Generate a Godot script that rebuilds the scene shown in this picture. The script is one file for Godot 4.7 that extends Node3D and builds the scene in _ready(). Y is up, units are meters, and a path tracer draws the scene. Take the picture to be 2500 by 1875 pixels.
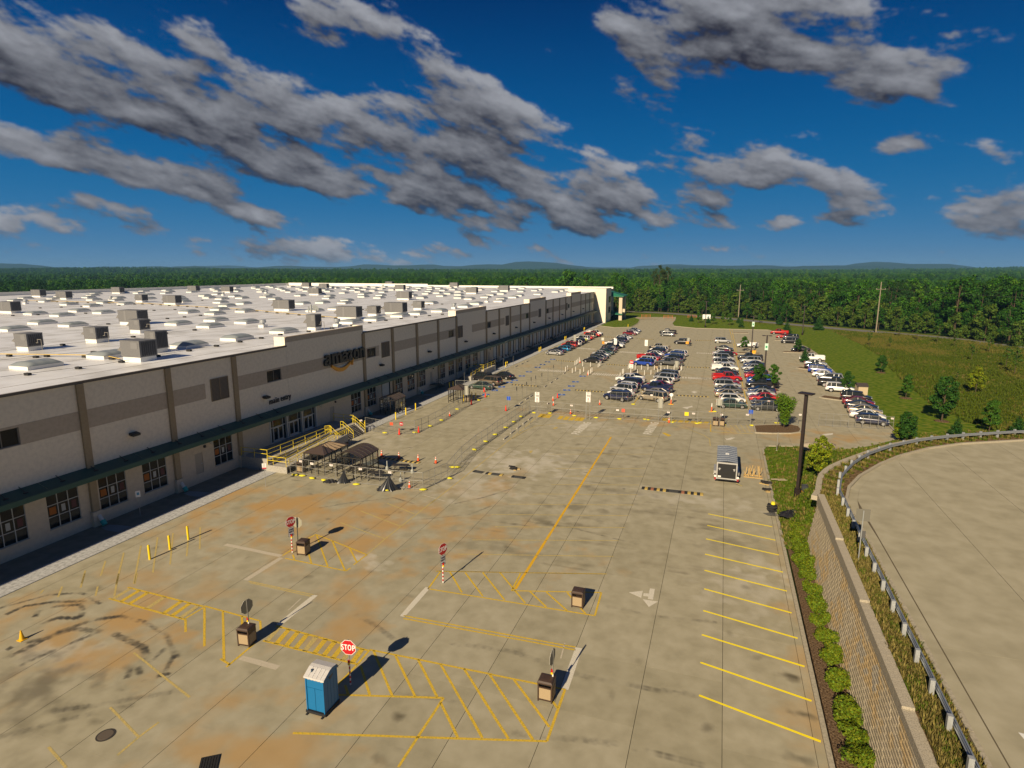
extends Node3D
# A distribution warehouse and its car park seen from the air. Site axes: the long facade runs along -Z, the car park lies to its right (+X).

const FOCAL := 1480.0            # of the 2500 x 1875 photograph
const EYE := Vector3(0, 22, 0)
var pitch := atan(280.5 / 1480.0)
var yaw := 0.33240
var rng := RandomNumberGenerator.new()
var taken := {}
var mats := {}
var texs := {}

class MB:
	var v := PackedVector3Array()
	var n := PackedVector3Array()
	var uv := PackedVector2Array()
	var uv2 := PackedVector2Array()
	var c := PackedColorArray()
	var idx := PackedInt32Array()
	func tri(a: Vector3, b: Vector3, d: Vector3) -> void:   # counter-clockwise seen from outside
		var m := (b - a).cross(d - a).normalized()
		v.append(a); v.append(d); v.append(b)
		n.append(m); n.append(m); n.append(m)
	func quad(a: Vector3, b: Vector3, d: Vector3, e: Vector3) -> void:
		tri(a, b, d); tri(a, d, e)
	func box(at: Vector3, s: Vector3, bs := Basis.IDENTITY) -> void:
		var x := bs.x * s.x * 0.5
		var y := bs.y * s.y * 0.5
		var z := bs.z * s.z * 0.5
		quad(at - x - y + z, at + x - y + z, at + x + y + z, at - x + y + z)
		quad(at + x - y - z, at - x - y - z, at - x + y - z, at + x + y - z)
		quad(at + x - y + z, at + x - y - z, at + x + y - z, at + x + y + z)
		quad(at - x - y - z, at - x - y + z, at - x + y + z, at - x + y - z)
		quad(at - x + y + z, at + x + y + z, at + x + y - z, at - x + y - z)
		quad(at - x - y - z, at + x - y - z, at + x - y + z, at - x - y + z)
	func bx(x0: float, x1: float, y0: float, y1: float, z0: float, z1: float) -> void:
		box(Vector3((x0 + x1) * 0.5, (y0 + y1) * 0.5, (z0 + z1) * 0.5), Vector3(absf(x1 - x0), absf(y1 - y0), absf(z1 - z0)))
	func bar(p: Vector3, q: Vector3, w: float, h: float) -> void:   # box beam from p to q
		var d := q - p
		var f := d.normalized()
		var up := Vector3.UP if absf(f.y) < 0.98 else Vector3.RIGHT
		var s := f.cross(up).normalized()
		box((p + q) * 0.5, Vector3(w, h, d.length()), Basis(s, s.cross(f).normalized(), -f))
	func tube(p: Vector3, q: Vector3, r0: float, r1 := -1.0, seg := 8, caps := true) -> void:
		if r1 < 0.0: r1 = r0
		var f := (q - p).normalized()
		var up := Vector3.UP if absf(f.y) < 0.95 else Vector3.RIGHT
		var s := f.cross(up).normalized()
		var t := s.cross(f)
		for i in seg:
			var a := TAU * i / seg
			var b := TAU * (i + 1) / seg
			var na := s * cos(a) + t * sin(a)
			var nb := s * cos(b) + t * sin(b)
			var q0 := [p + na * r0, p + nb * r0, q + nb * r1, q + na * r1]
			var nn := [na, nb, nb, na]
			for k in [0, 1, 2, 0, 2, 3]:
				v.append(q0[k]); n.append(nn[k])
			if caps:
				tri(p, p + na * r0, p + nb * r0)
				tri(q, q + nb * r1, q + na * r1)
	func path(pts: Array, r: float, seg := 6) -> void:
		for i in pts.size() - 1: tube(pts[i], pts[i + 1], r, r, seg)
	func prism(pts: PackedVector2Array, y0: float, y1: float) -> void:   # outline in (x, z), from y0 up to y1
		var p := pts
		if Geometry2D.is_polygon_clockwise(p): p.reverse()
		var ids := Geometry2D.triangulate_polygon(p)
		for i in range(0, ids.size(), 3):
			var t := [p[ids[i]], p[ids[i + 1]], p[ids[i + 2]]]
			var up = (t[1] - t[0]).cross(t[2] - t[0]) < 0.0
			var o := [0, 1, 2] if up else [0, 2, 1]
			tri(Vector3(t[o[0]].x, y1, t[o[0]].y), Vector3(t[o[1]].x, y1, t[o[1]].y), Vector3(t[o[2]].x, y1, t[o[2]].y))
		for i in p.size():
			var a := p[i]
			var b := p[(i + 1) % p.size()]
			quad(Vector3(b.x, y0, b.y), Vector3(a.x, y0, a.y), Vector3(a.x, y1, a.y), Vector3(b.x, y1, b.y))
	func loft(rings: Array, closed := true) -> void:   # rings of equal length, smooth
		var m: int = rings[0].size()
		var k := rings.size()
		var nn := []
		for i in k:
			var row := PackedVector3Array()
			for j in m:
				var i0: int = maxi(i - 1, 0)
				var i1: int = mini(i + 1, k - 1)
				var j0: int = (j - 1 + m) % m if closed else maxi(j - 1, 0)
				var j1: int = (j + 1) % m if closed else mini(j + 1, m - 1)
				row.append(((rings[i][j1] - rings[i][j0]) as Vector3).cross(rings[i1][j] - rings[i0][j]).normalized())
			nn.append(row)
		for i in k - 1:
			for j in (m if closed else m - 1):
				var j2 := (j + 1) % m
				for w in [[i, j], [i + 1, j2], [i, j2], [i, j], [i + 1, j], [i + 1, j2]]:
					v.append(rings[w[0]][w[1]]); n.append(nn[w[0]][w[1]])
	func fan(ring: Array, flip := false) -> void:
		var mid := Vector3.ZERO
		for p in ring: mid += p
		mid /= ring.size()
		for i in ring.size():
			if flip: tri(mid, ring[(i + 1) % ring.size()], ring[i])
			else: tri(mid, ring[i], ring[(i + 1) % ring.size()])
	func mesh(m: Material = null) -> ArrayMesh:
		var a := []
		a.resize(Mesh.ARRAY_MAX)
		a[Mesh.ARRAY_VERTEX] = v
		a[Mesh.ARRAY_NORMAL] = n
		if uv.size() == v.size() and uv.size() > 0: a[Mesh.ARRAY_TEX_UV] = uv
		if uv2.size() == v.size() and uv2.size() > 0: a[Mesh.ARRAY_TEX_UV2] = uv2
		if c.size() == v.size() and c.size() > 0: a[Mesh.ARRAY_COLOR] = c
		if idx.size() > 0: a[Mesh.ARRAY_INDEX] = idx
		var r := ArrayMesh.new()
		r.add_surface_from_arrays(Mesh.PRIMITIVE_TRIANGLES, a)
		if m: r.surface_set_material(0, m)
		return r

func ray(u: float, v: float) -> Vector3:
	var d := Vector3((u - 1250.0) / FOCAL, -(v - 937.5) / FOCAL, -1.0)
	return (Basis(Vector3.UP, yaw) * Basis(Vector3.RIGHT, -pitch)) * d
func G(u: float, v: float, y := 0.0) -> Vector3:       # the point of the level plane y that a photograph pixel shows
	var d := ray(u, v)
	var p := EYE + d * ((y - EYE.y) / d.y)
	p.y = y
	return p
func P2(u: float, v: float, y := 0.0) -> Vector2:
	var p := G(u, v, y)
	return Vector2(p.x, p.z)
func Z(ox: float, oy: float, s: float, list: Array) -> Array:   # crop coordinates to photograph coordinates
	var r := []
	for q in list: r.append(Vector2(ox + q[0] / s, oy + q[1] / s))
	return r

func numbered(called: String) -> String:
	var k: int = taken.get(called, -1) + 1
	taken[called] = k
	return called if k == 0 else "%s_%03d" % [called, k]
func tag(o: Node, label: String, category: String, group := "") -> void:
	o.set_meta("label", label)
	o.set_meta("category", category)
	if group != "": o.set_meta("group", group)
func thing(called: String, label: String, category: String, at := Vector3.ZERO, turn := 0.0, group := "") -> Node3D:
	var o := Node3D.new()
	o.name = numbered(called)
	add_child(o)
	o.position = at
	o.rotation.y = turn
	tag(o, label, category, group)
	return o
func part(p: Node, called: String, m: Mesh, mt: Material = null, at := Vector3.ZERO) -> MeshInstance3D:
	var o := MeshInstance3D.new()
	o.name = called
	o.mesh = m
	if mt: o.material_override = mt
	p.add_child(o, true)
	o.position = at
	return o
func solo(called: String, m: Mesh, mt: Material, label: String, category: String, at := Vector3.ZERO, turn := 0.0, group := "") -> MeshInstance3D:
	var o := MeshInstance3D.new()
	o.name = numbered(called)
	o.mesh = m
	if mt: o.material_override = mt
	add_child(o)
	o.position = at
	o.rotation.y = turn
	tag(o, label, category, group)
	return o
func setting(called: String, m: Mesh, mt: Material, kind := "structure") -> MeshInstance3D:
	var o := MeshInstance3D.new()
	o.name = numbered(called)
	o.mesh = m
	if mt: o.material_override = mt
	add_child(o)
	o.set_meta("kind", kind)
	return o
func copy(o: Node3D, called: String, label: String, at: Vector3, turn := 0.0, group := "") -> Node3D:
	var r: Node3D = o.duplicate()
	r.name = numbered(called)
	add_child(r)
	r.position = at
	r.rotation.y = turn
	r.set_meta("label", label)
	if group != "": r.set_meta("group", group)
	return r

# colours are given as linear reflectances
func mat(r: float, g: float, b: float, rough := 0.85, metal := 0.0, tex := "", tile := 1.0) -> StandardMaterial3D:
	var key := "%f %f %f %f %f %s %f" % [r, g, b, rough, metal, tex, tile]
	if mats.has(key): return mats[key]
	var m := StandardMaterial3D.new()
	m.albedo_color = Color(r, g, b).linear_to_srgb()
	m.roughness = rough
	m.metallic = metal
	if rough >= 0.85: m.metallic_specular = 0.15
	if tex != "":
		m.albedo_texture = texs[tex]
		m.uv1_triplanar = true
		m.uv1_world_triplanar = true
		m.uv1_scale = Vector3.ONE / tile
	mats[key] = m
	return m
func noise_image(sd: int, freq: float, octaves: int, size := 256) -> Image:
	var f := FastNoiseLite.new()
	f.seed = sd
	f.frequency = freq
	f.fractal_octaves = octaves
	f.noise_type = FastNoiseLite.TYPE_SIMPLEX_SMOOTH
	return f.get_seamless_image(size, size)
func ramp_texture(im: Image, stops: Array) -> ImageTexture:   # grey image through a colour ramp of [at, linear colour]
	var g := Gradient.new()
	g.offsets = PackedFloat32Array(stops.map(func(s): return s[0]))
	g.colors = PackedColorArray(stops.map(func(s): return (s[1] as Color).linear_to_srgb()))
	var lut := PackedByteArray()
	for i in 256:
		var q := g.sample(i / 255.0)
		lut.append(q.r8); lut.append(q.g8); lut.append(q.b8)
	var src := im.get_data()
	var out := PackedByteArray()
	out.resize(src.size() * 3)
	for i in src.size():
		var k := src[i] * 3
		out[i * 3] = lut[k]; out[i * 3 + 1] = lut[k + 1]; out[i * 3 + 2] = lut[k + 2]
	return ImageTexture.create_from_image(Image.create_from_data(im.get_width(), im.get_height(), false, Image.FORMAT_RGB8, out))
func grey(x: float) -> Color: return Color(x, x, x)
func make_textures() -> void:
	texs.grain = ramp_texture(noise_image(3, 0.03, 6, 512), [[0.0, grey(0.62)], [0.5, grey(0.86)], [1.0, grey(1.0)]])
	texs.worn = ramp_texture(noise_image(23, 0.03, 7, 512), [[0.2, Color(0.62, 0.74, 1.0)], [0.42, Color(0.85, 0.88, 0.95)], [0.6, grey(1.0)]])
	texs.fine = ramp_texture(noise_image(5, 0.12, 4, 256), [[0.0, grey(0.7)], [0.5, grey(0.88)], [1.0, grey(1.0)]])
	texs.streak = ramp_texture(noise_image(9, 0.012, 6, 512), [[0.0, Color(0.72, 0.68, 0.62)], [0.45, Color(0.92, 0.9, 0.88)], [1.0, grey(1.0)]])
	texs.grass = ramp_texture(noise_image(11, 0.02, 7, 512), [[0.15, Color(0.055, 0.1, 0.007)], [0.45, Color(0.09, 0.145, 0.01)], [0.62, Color(0.12, 0.16, 0.014)], [0.88, Color(0.18, 0.175, 0.04)]])
	texs.field = ramp_texture(noise_image(12, 0.02, 7, 512), [[0.2, Color(0.06, 0.1, 0.01)], [0.5, Color(0.125, 0.15, 0.016)], [0.7, Color(0.16, 0.15, 0.025)], [0.9, Color(0.18, 0.125, 0.04)]])
	texs.earth = ramp_texture(noise_image(13, 0.03, 6, 512), [[0.2, Color(0.07, 0.05, 0.025)], [0.5, Color(0.15, 0.1, 0.05)], [0.8, Color(0.24, 0.17, 0.09)]])
	texs.wood = ramp_texture(noise_image(14, 0.02, 7, 512), [[0.2, Color(0.008, 0.022, 0.004)], [0.5, Color(0.02, 0.05, 0.008)], [0.8, Color(0.05, 0.09, 0.015)]])
	texs.mulch = ramp_texture(noise_image(15, 0.08, 5, 256), [[0.2, Color(0.05, 0.032, 0.018)], [0.5, Color(0.13, 0.085, 0.05)], [0.8, Color(0.24, 0.17, 0.1)]])
	texs.stone = ramp_texture(noise_image(16, 0.03, 6, 512), [[0.1, grey(0.5)], [0.5, grey(0.8)], [1.0, grey(1.0)]])
	texs.concrete = ramp_texture(noise_image(17, 0.005, 9, 1024), [[0.1, Color(0.305, 0.28, 0.195)], [0.5, Color(0.35, 0.322, 0.228)], [0.9, Color(0.39, 0.36, 0.262)]])
	texs.plaster = ramp_texture(noise_image(19, 0.02, 8, 512), [[0.1, grey(0.88)], [0.5, grey(0.95)], [0.9, grey(1.0)]])
	texs.roof = ramp_texture(noise_image(18, 0.012, 7, 512), [[0.15, Color(0.6, 0.6, 0.58)], [0.5, Color(0.76, 0.77, 0.78)], [0.9, Color(0.84, 0.86, 0.88)]])

func azel(u: float, v: float) -> Vector2:
	var d := ray(u, v).normalized()
	return Vector2(atan2(d.x, -d.z), asin(d.y))

# [u, v, half length, half height, slope, weight]: where the photograph's larger clouds stand, as directions
const CLOUDS := [[150, 150, 420, 110, 0.25, 1.0], [560, 270, 330, 120, 0.32, 1.0], [900, 320, 330, 110, 0.3, 1.0], [1230, 360, 250, 85, 0.28, 1.0], [1150, 250, 90, 60, 0.5, 0.5],
	[180, 265, 180, 45, 0.35, 0.7], [230, 385, 280, 48, 0.18, 1.0], [460, 440, 110, 40, 0.35, 0.9], [640, 370, 120, 50, 0.5, 0.6], [860, 430, 260, 55, 0.28, 1.0], [1080, 480, 130, 35, 0.2, 0.8],
	[840, 70, 110, 80, 0.4, 0.8], [1080, 160, 150, 60, 0.5, 0.8], [1190, 200, 60, 45, 0.6, 0.6], [1850, 60, 330, 130, 0.1, 1.25], [1680, 40, 130, 90, 0.2, 0.8], [2090, 170, 130, 85, 0.3, 1.1], [2120, 220, 50, 55, 0.0, 0.7],
	[1650, 190, 70, 30, 0.0, 0.5], [1690, 340, 130, 75, 0.5, 1.0], [1800, 410, 120, 40, 0.2, 0.8], [1960, 420, 120, 55, 0.2, 1.0], [2060, 480, 70, 45, 0.3, 0.8], [1710, 470, 70, 40, 0.2, 0.7], [1500, 420, 60, 50, 0.7, 0.8],
	[1330, 480, 140, 45, 0.25, 0.8], [1420, 535, 180, 35, 0.1, 0.9], [1640, 545, 110, 28, 0.15, 0.9], [1290, 540, 60, 25, 0.0, 0.8], [2190, 365, 70, 26, 0.0, 0.9], [2440, 380, 80, 60, 0.4, 0.9], [2440, 500, 110, 60, 0.3, 0.8],
	[2050, 535, 90, 30, 0.1, 0.8], [1910, 550, 40, 20, 0.0, 0.7], [2310, 255, 45, 22, 0.2, 0.6], [2250, 215, 30, 25, 0.3, 0.5], [250, 570, 330, 40, 0.1, 0.55], [650, 590, 260, 35, 0.1, 0.5], [620, 520, 90, 25, 0.2, 0.6], [190, 490, 120, 25, 0.2, 0.5], [1240, 230, 50, 30, 0.9, 0.6]]

func sky_texture() -> ImageTexture:
	# the whole sky on a coarse grid, then the quarter that the camera faces on a fine one
	var im := sky_patch(1024, 512, 0, 1024, 0, 262)
	im.resize(4096, 1048, Image.INTERPOLATE_CUBIC)
	var whole := Image.create_empty(4096, 2048, false, Image.FORMAT_RGB8)
	whole.fill(Color(0.12, 0.13, 0.08))
	whole.blit_rect(im, Rect2i(0, 0, 4096, 1048), Vector2i.ZERO)
	var c0 := int((0.5 - yaw / TAU) * 4096.0)
	var fine := sky_patch(4096, 2048, c0 - 560, 1120, 730, 318)
	whole.blit_rect(fine, Rect2i(0, 0, 1120, 318), Vector2i(c0 - 560, 730))
	var turned := Image.create_empty(4096, 2048, false, Image.FORMAT_RGB8)      # a panorama begins at -Z
	turned.blit_rect(whole, Rect2i(2048, 0, 2048, 2048), Vector2i.ZERO)
	turned.blit_rect(whole, Rect2i(0, 0, 2048, 2048), Vector2i(2048, 0))
	return ImageTexture.create_from_image(turned)

func sky_patch(w: int, h: int, x0: int, nx: int, y0: int, ny: int) -> Image:
	var big := FastNoiseLite.new()
	big.seed = 21; big.frequency = 0.55; big.fractal_octaves = 6; big.fractal_gain = 0.55
	var warp := FastNoiseLite.new()
	warp.seed = 8; warp.frequency = 1.5; warp.fractal_octaves = 7; warp.fractal_gain = 0.62
	var cov := PackedFloat32Array()
	cov.resize(nx * ny)
	cov.fill(0.0)
	for cl in CLOUDS:                     # weights of the placed clouds
		var m := azel(cl[0], cl[1])
		var hu := azel(cl[0] + cl[2], cl[1]).x - m.x
		var hv: float = absf(azel(cl[0], cl[1] - cl[3]).y - m.y) * 0.85
		var slope: float = -cl[4]
		var ia0 := int((0.5 + (m.x - hu * 2.2) / TAU) * w) - x0
		var ia1 := int((0.5 + (m.x + hu * 2.2) / TAU) * w) - x0
		for j in ny:
			var el := PI * 0.5 - (j + y0 + 0.5) / h * PI
			if absf(el - m.y) > hv * 2.2 + absf(slope) * hu * 2.2: continue
			for i in range(maxi(ia0, 0), mini(ia1, nx - 1) + 1):
				var da := (((i + x0 + 0.5) / w) - 0.5) * TAU - m.x
				var a := da / hu
				var b := (el - m.y - slope * da) / hv
				var q := a * a * 0.8 + b * b
				if q < 4.5: cov[j * nx + i] += (cl[5] * 0.75 + 0.3) * exp(-q * 0.9)
	var half_view := 0.86
	for j in ny:
		var el := PI * 0.5 - (j + y0 + 0.5) / h * PI
		var se := sin(maxf(el, 0.012))
		var ce := cos(el)
		for i in nx:
			var az := (((i + x0 + 0.5) / w) - 0.5) * TAU
			var off := wrapf(az + yaw, -PI, PI)
			var k := j * nx + i
			var d := Vector3(sin(az) * ce, se, -cos(az) * ce)
			var sc := 1.0 / (se + 0.16)
			var px := d.x * sc
			var pz := d.z * sc
			var a := px * 0.45 + pz * 0.89        # along the cloud streets
			var b := px * 0.89 - pz * 0.45
			var f := big.get_noise_2d(a * 0.8 + 3.1, b * 1.5 - 1.7)
			var g := warp.get_noise_2d(off * 3.6, (el + 0.26 * sin(off)) * 9.5)
			var gen := clampf((absf(off) - half_view) * 3.0, 0.0, 1.0)   # outside the placed clouds the same kind of clouds go on
			var up := clampf((el - 0.43) * 5.0, 0.0, 1.0)
			gen = maxf(gen, up)
			cov[k] = -0.7 + 1.34 * (1.0 - exp(-1.5 * cov[k])) + f * (0.32 + gen * 1.3) + g * 1.3 + gen * 0.4
			if el < 0.14: cov[k] += (0.14 - el) * (2.0 * f + 2.6 * g + 1.6)
	var data := PackedByteArray()
	data.resize(nx * ny * 3)
	var reach := maxi(1, int(h / 2048.0 * 12.0))
	for j in ny:
		var el := maxf(PI * 0.5 - (j + y0 + 0.5) / h * PI, 0.0)
		var t := clampf(el / 0.42, 0.0, 1.0)
		var sr := 0.1 * exp(-el * 20.0)
		var sg := lerpf(0.215, 0.016, pow(t, 0.45))
		var sb := lerpf(0.29, 0.08, pow(t, 1.3))
		for i in nx:
			var k := j * nx + i
			var d := cov[k]
			var al := smoothstep(-0.06, 0.42, d)
			var r := sr
			var g := sg
			var b := sb
			if al > 0.0:
				var ju := maxi(j - reach, 0)
				var jd := mini(j + reach, ny - 1)
				var edge := clampf((d - cov[ju * nx + i]) * 0.42 + 0.3 + (d - cov[maxi(j - reach * 3, 0) * nx + i]) * 0.22, 0.0, 1.0)      # tops towards the sun stand in light, thick bases in shade
				var thick := clampf(d * 0.55, 0.0, 0.75)
				var lit := clampf(0.035 + edge * 0.24 - thick * 0.08, 0.018, 0.5)
				r = lerpf(r, lit * 0.94, al)
				g = lerpf(g, lit * 0.98, al)
				b = lerpf(b, lit * 1.05 + 0.01, al)
			var q := Color(r, g, b).linear_to_srgb()
			data[k * 3] = q.r8; data[k * 3 + 1] = q.g8; data[k * 3 + 2] = q.b8
	return Image.create_from_data(nx, ny, false, Image.FORMAT_RGB8, data)

func make_environment() -> void:
	var cam := Camera3D.new()
	cam.name = "camera"
	cam.fov = rad_to_deg(2.0 * atan(937.5 / FOCAL))
	cam.near = 0.5
	cam.far = 20000.0
	add_child(cam)
	cam.position = EYE
	cam.rotation = Vector3(-pitch, yaw, 0)
	cam.current = true
	var env := Environment.new()
	env.background_mode = Environment.BG_SKY
	var ps := PanoramaSkyMaterial.new()
	ps.panorama = sky_texture()
	env.sky = Sky.new()
	env.sky.sky_material = ps
	env.background_energy_multiplier = 1.0
	env.tonemap_mode = Environment.TONE_MAPPER_LINEAR
	env.tonemap_exposure = 1.36
	env.fog_enabled = true
	env.fog_density = 0.0001
	env.fog_light_color = Color(0.5, 0.72, 0.95)
	env.sdfgi_enabled = true
	env.ssao_enabled = true
	env.ssil_enabled = true
	var we := WorldEnvironment.new()
	we.name = "environment"
	we.environment = env
	add_child(we)
	var sun := DirectionalLight3D.new()
	sun.name = "sun"
	sun.light_color = Color(1.0, 0.915, 0.78)
	sun.light_energy = 1.6
	sun.light_angular_distance = 0.5
	sun.shadow_enabled = true
	add_child(sun)
	sun.look_at_from_position(Vector3.ZERO, Vector3(0.148 * 0.875, -0.485, -0.989 * 0.875), Vector3.UP)

const COURT := 4.2               # the truck court stands this much above the car park
var lot_outline := PackedVector2Array()

func hill_height(x: float, z: float, nz: FastNoiseLite) -> float:
	var r := Vector2(x, z).length()
	var k := smoothstep(300.0, 900.0, r)
	var far := smoothstep(2000.0, 6000.0, r)
	return -0.3 - 5.0 * k + nz.get_noise_2d(x, z) * (7.0 * k + 25.0 * far) + absf(nz.get_noise_2d(x * 0.8 + 900.0, z * 0.8)) * 105.0 * far + 12.0 * far

func make_terrain() -> void:
	var nz := FastNoiseLite.new()
	nz.seed = 4; nz.frequency = 0.00055; nz.fractal_octaves = 4
	var rings := [0.0, 60.0, 120.0, 200.0, 260.0, 320.0]
	var r := 370.0
	while r < 9500.0:
		rings.append(r)
		r *= 1.055
	rings.append(10500.0)
	var b := MB.new()
	var seg := 288
	var pts := []
	for q in rings:
		var row := PackedVector3Array()
		for i in seg:
			var a := TAU * i / seg
			var x: float = sin(a) * q
			var z: float = -cos(a) * q
			row.append(Vector3(x, hill_height(x, z, nz), z))
		pts.append(row)
	b.loft(pts)
	setting("ground", b.mesh(), mat(1, 1, 1, 1.0, 0.0, "wood", 90.0))

func build_lot() -> void:
	for q in [[-45.3, 12.0], [-45.3, -238.0]]: lot_outline.append(Vector2(q[0], q[1]))
	for q in [[1459, 795], [1500, 800], [1540, 799], [1557, 790], [1563, 780], [1545, 774], [1650, 774], [1648, 782], [1641, 790], [1646, 796.5], [1700, 801.7], [1787, 804], [1876.5, 806], [1905, 813], [1936, 836], [1967, 847], [1992.5, 862.7], [2019, 892], [2182, 1051], [2192, 1072], [2120, 1090], [2061, 1098], [1951, 1091], [1874, 1090], [1862, 1099]]:
		lot_outline.append(P2(q[0], q[1]))
	for q in [[5.75, -70.0], [6.0, 12.0]]: lot_outline.append(Vector2(q[0], q[1]))
	# the dark joint filler below, then the slabs of concrete
	var lot := Node3D.new()
	lot.name = "parking_lot"
	add_child(lot)
	lot.set_meta("kind", "structure")
	var b := MB.new()
	b.prism(lot_outline, -0.2, -0.035)
	part(lot, "joint_bed", b.mesh(), mat(0.1, 0.085, 0.06, 1.0))
	var near := concrete_material(true)
	var cells := []
	for ix in range(-12, 34):
		for iz in range(-3, 66):
			var x0 := 1.23 + ix * 4.1
			var z0 := -iz * 4.9 - 2.0
			var cell := PackedVector2Array([Vector2(x0 + 0.012, z0 - 0.002), Vector2(x0 + 4.088, z0 - 0.002), Vector2(x0 + 4.088, z0 - 4.898), Vector2(x0 + 0.012, z0 - 4.898)])
			for piece in Geometry2D.intersect_polygons(cell, lot_outline):
				if piece.size() < 3: continue
				var mid := Vector2(x0 + 2.05, z0 - 2.45)
				cells.append([mid.length(), piece])
	cells.sort_custom(func(p, q): return p[0] < q[0])
	var rest := MB.new()
	var single := 0
	for c in cells:
		var mid: Vector2 = c[1][0]
		var seen: bool = mid.y < -17.0 and (mid.x > -46.0) and absf(atan2(mid.x, -mid.y) + yaw) < 0.78
		if seen and single < 290:
			single += 1
			var sb := MB.new()
			slab(sb, c[1], -0.1, 0.0)
			part(lot, "concrete_slab", sb.mesh(), near[rng.randi() % near.size()])
		else:
			slab(rest, c[1], -0.1, 0.0)
	var o := part(lot, "concrete_slab_field", rest.mesh(), near[0])
	o.set_meta("kind", "stuff")
	paint_lot(lot)

func slab(b: MB, pts: PackedVector2Array, y0: float, y1: float) -> void:
	var i0 := b.v.size()
	b.prism(pts, y0, y1)
	for i in range(i0, b.v.size()):
		var p := b.v[i]
		b.uv.append(Vector2(p.x / 9.0, p.z / 9.0))
		b.uv2.append(Vector2((p.x + 50.0) / 128.0, (-p.z - 10.0) / 256.0))

func concrete_material(_near: bool) -> Array:
	var stains := stain_map()
	var r := []
	for k in [1.0, 0.93, 1.04, 0.97]:
		var m := StandardMaterial3D.new()
		m.albedo_color = Color(k, k, k * 0.985).linear_to_srgb() if k < 1.0 else Color(1, 1, 1)
		m.albedo_texture = texs.concrete
		m.roughness = 0.9
		m.metallic_specular = 0.15
		m.detail_enabled = true
		m.detail_albedo = stains
		m.detail_blend_mode = BaseMaterial3D.BLEND_MODE_MIX
		m.detail_uv_layer = BaseMaterial3D.DETAIL_UV_2
		r.append(m)
	return r

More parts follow.
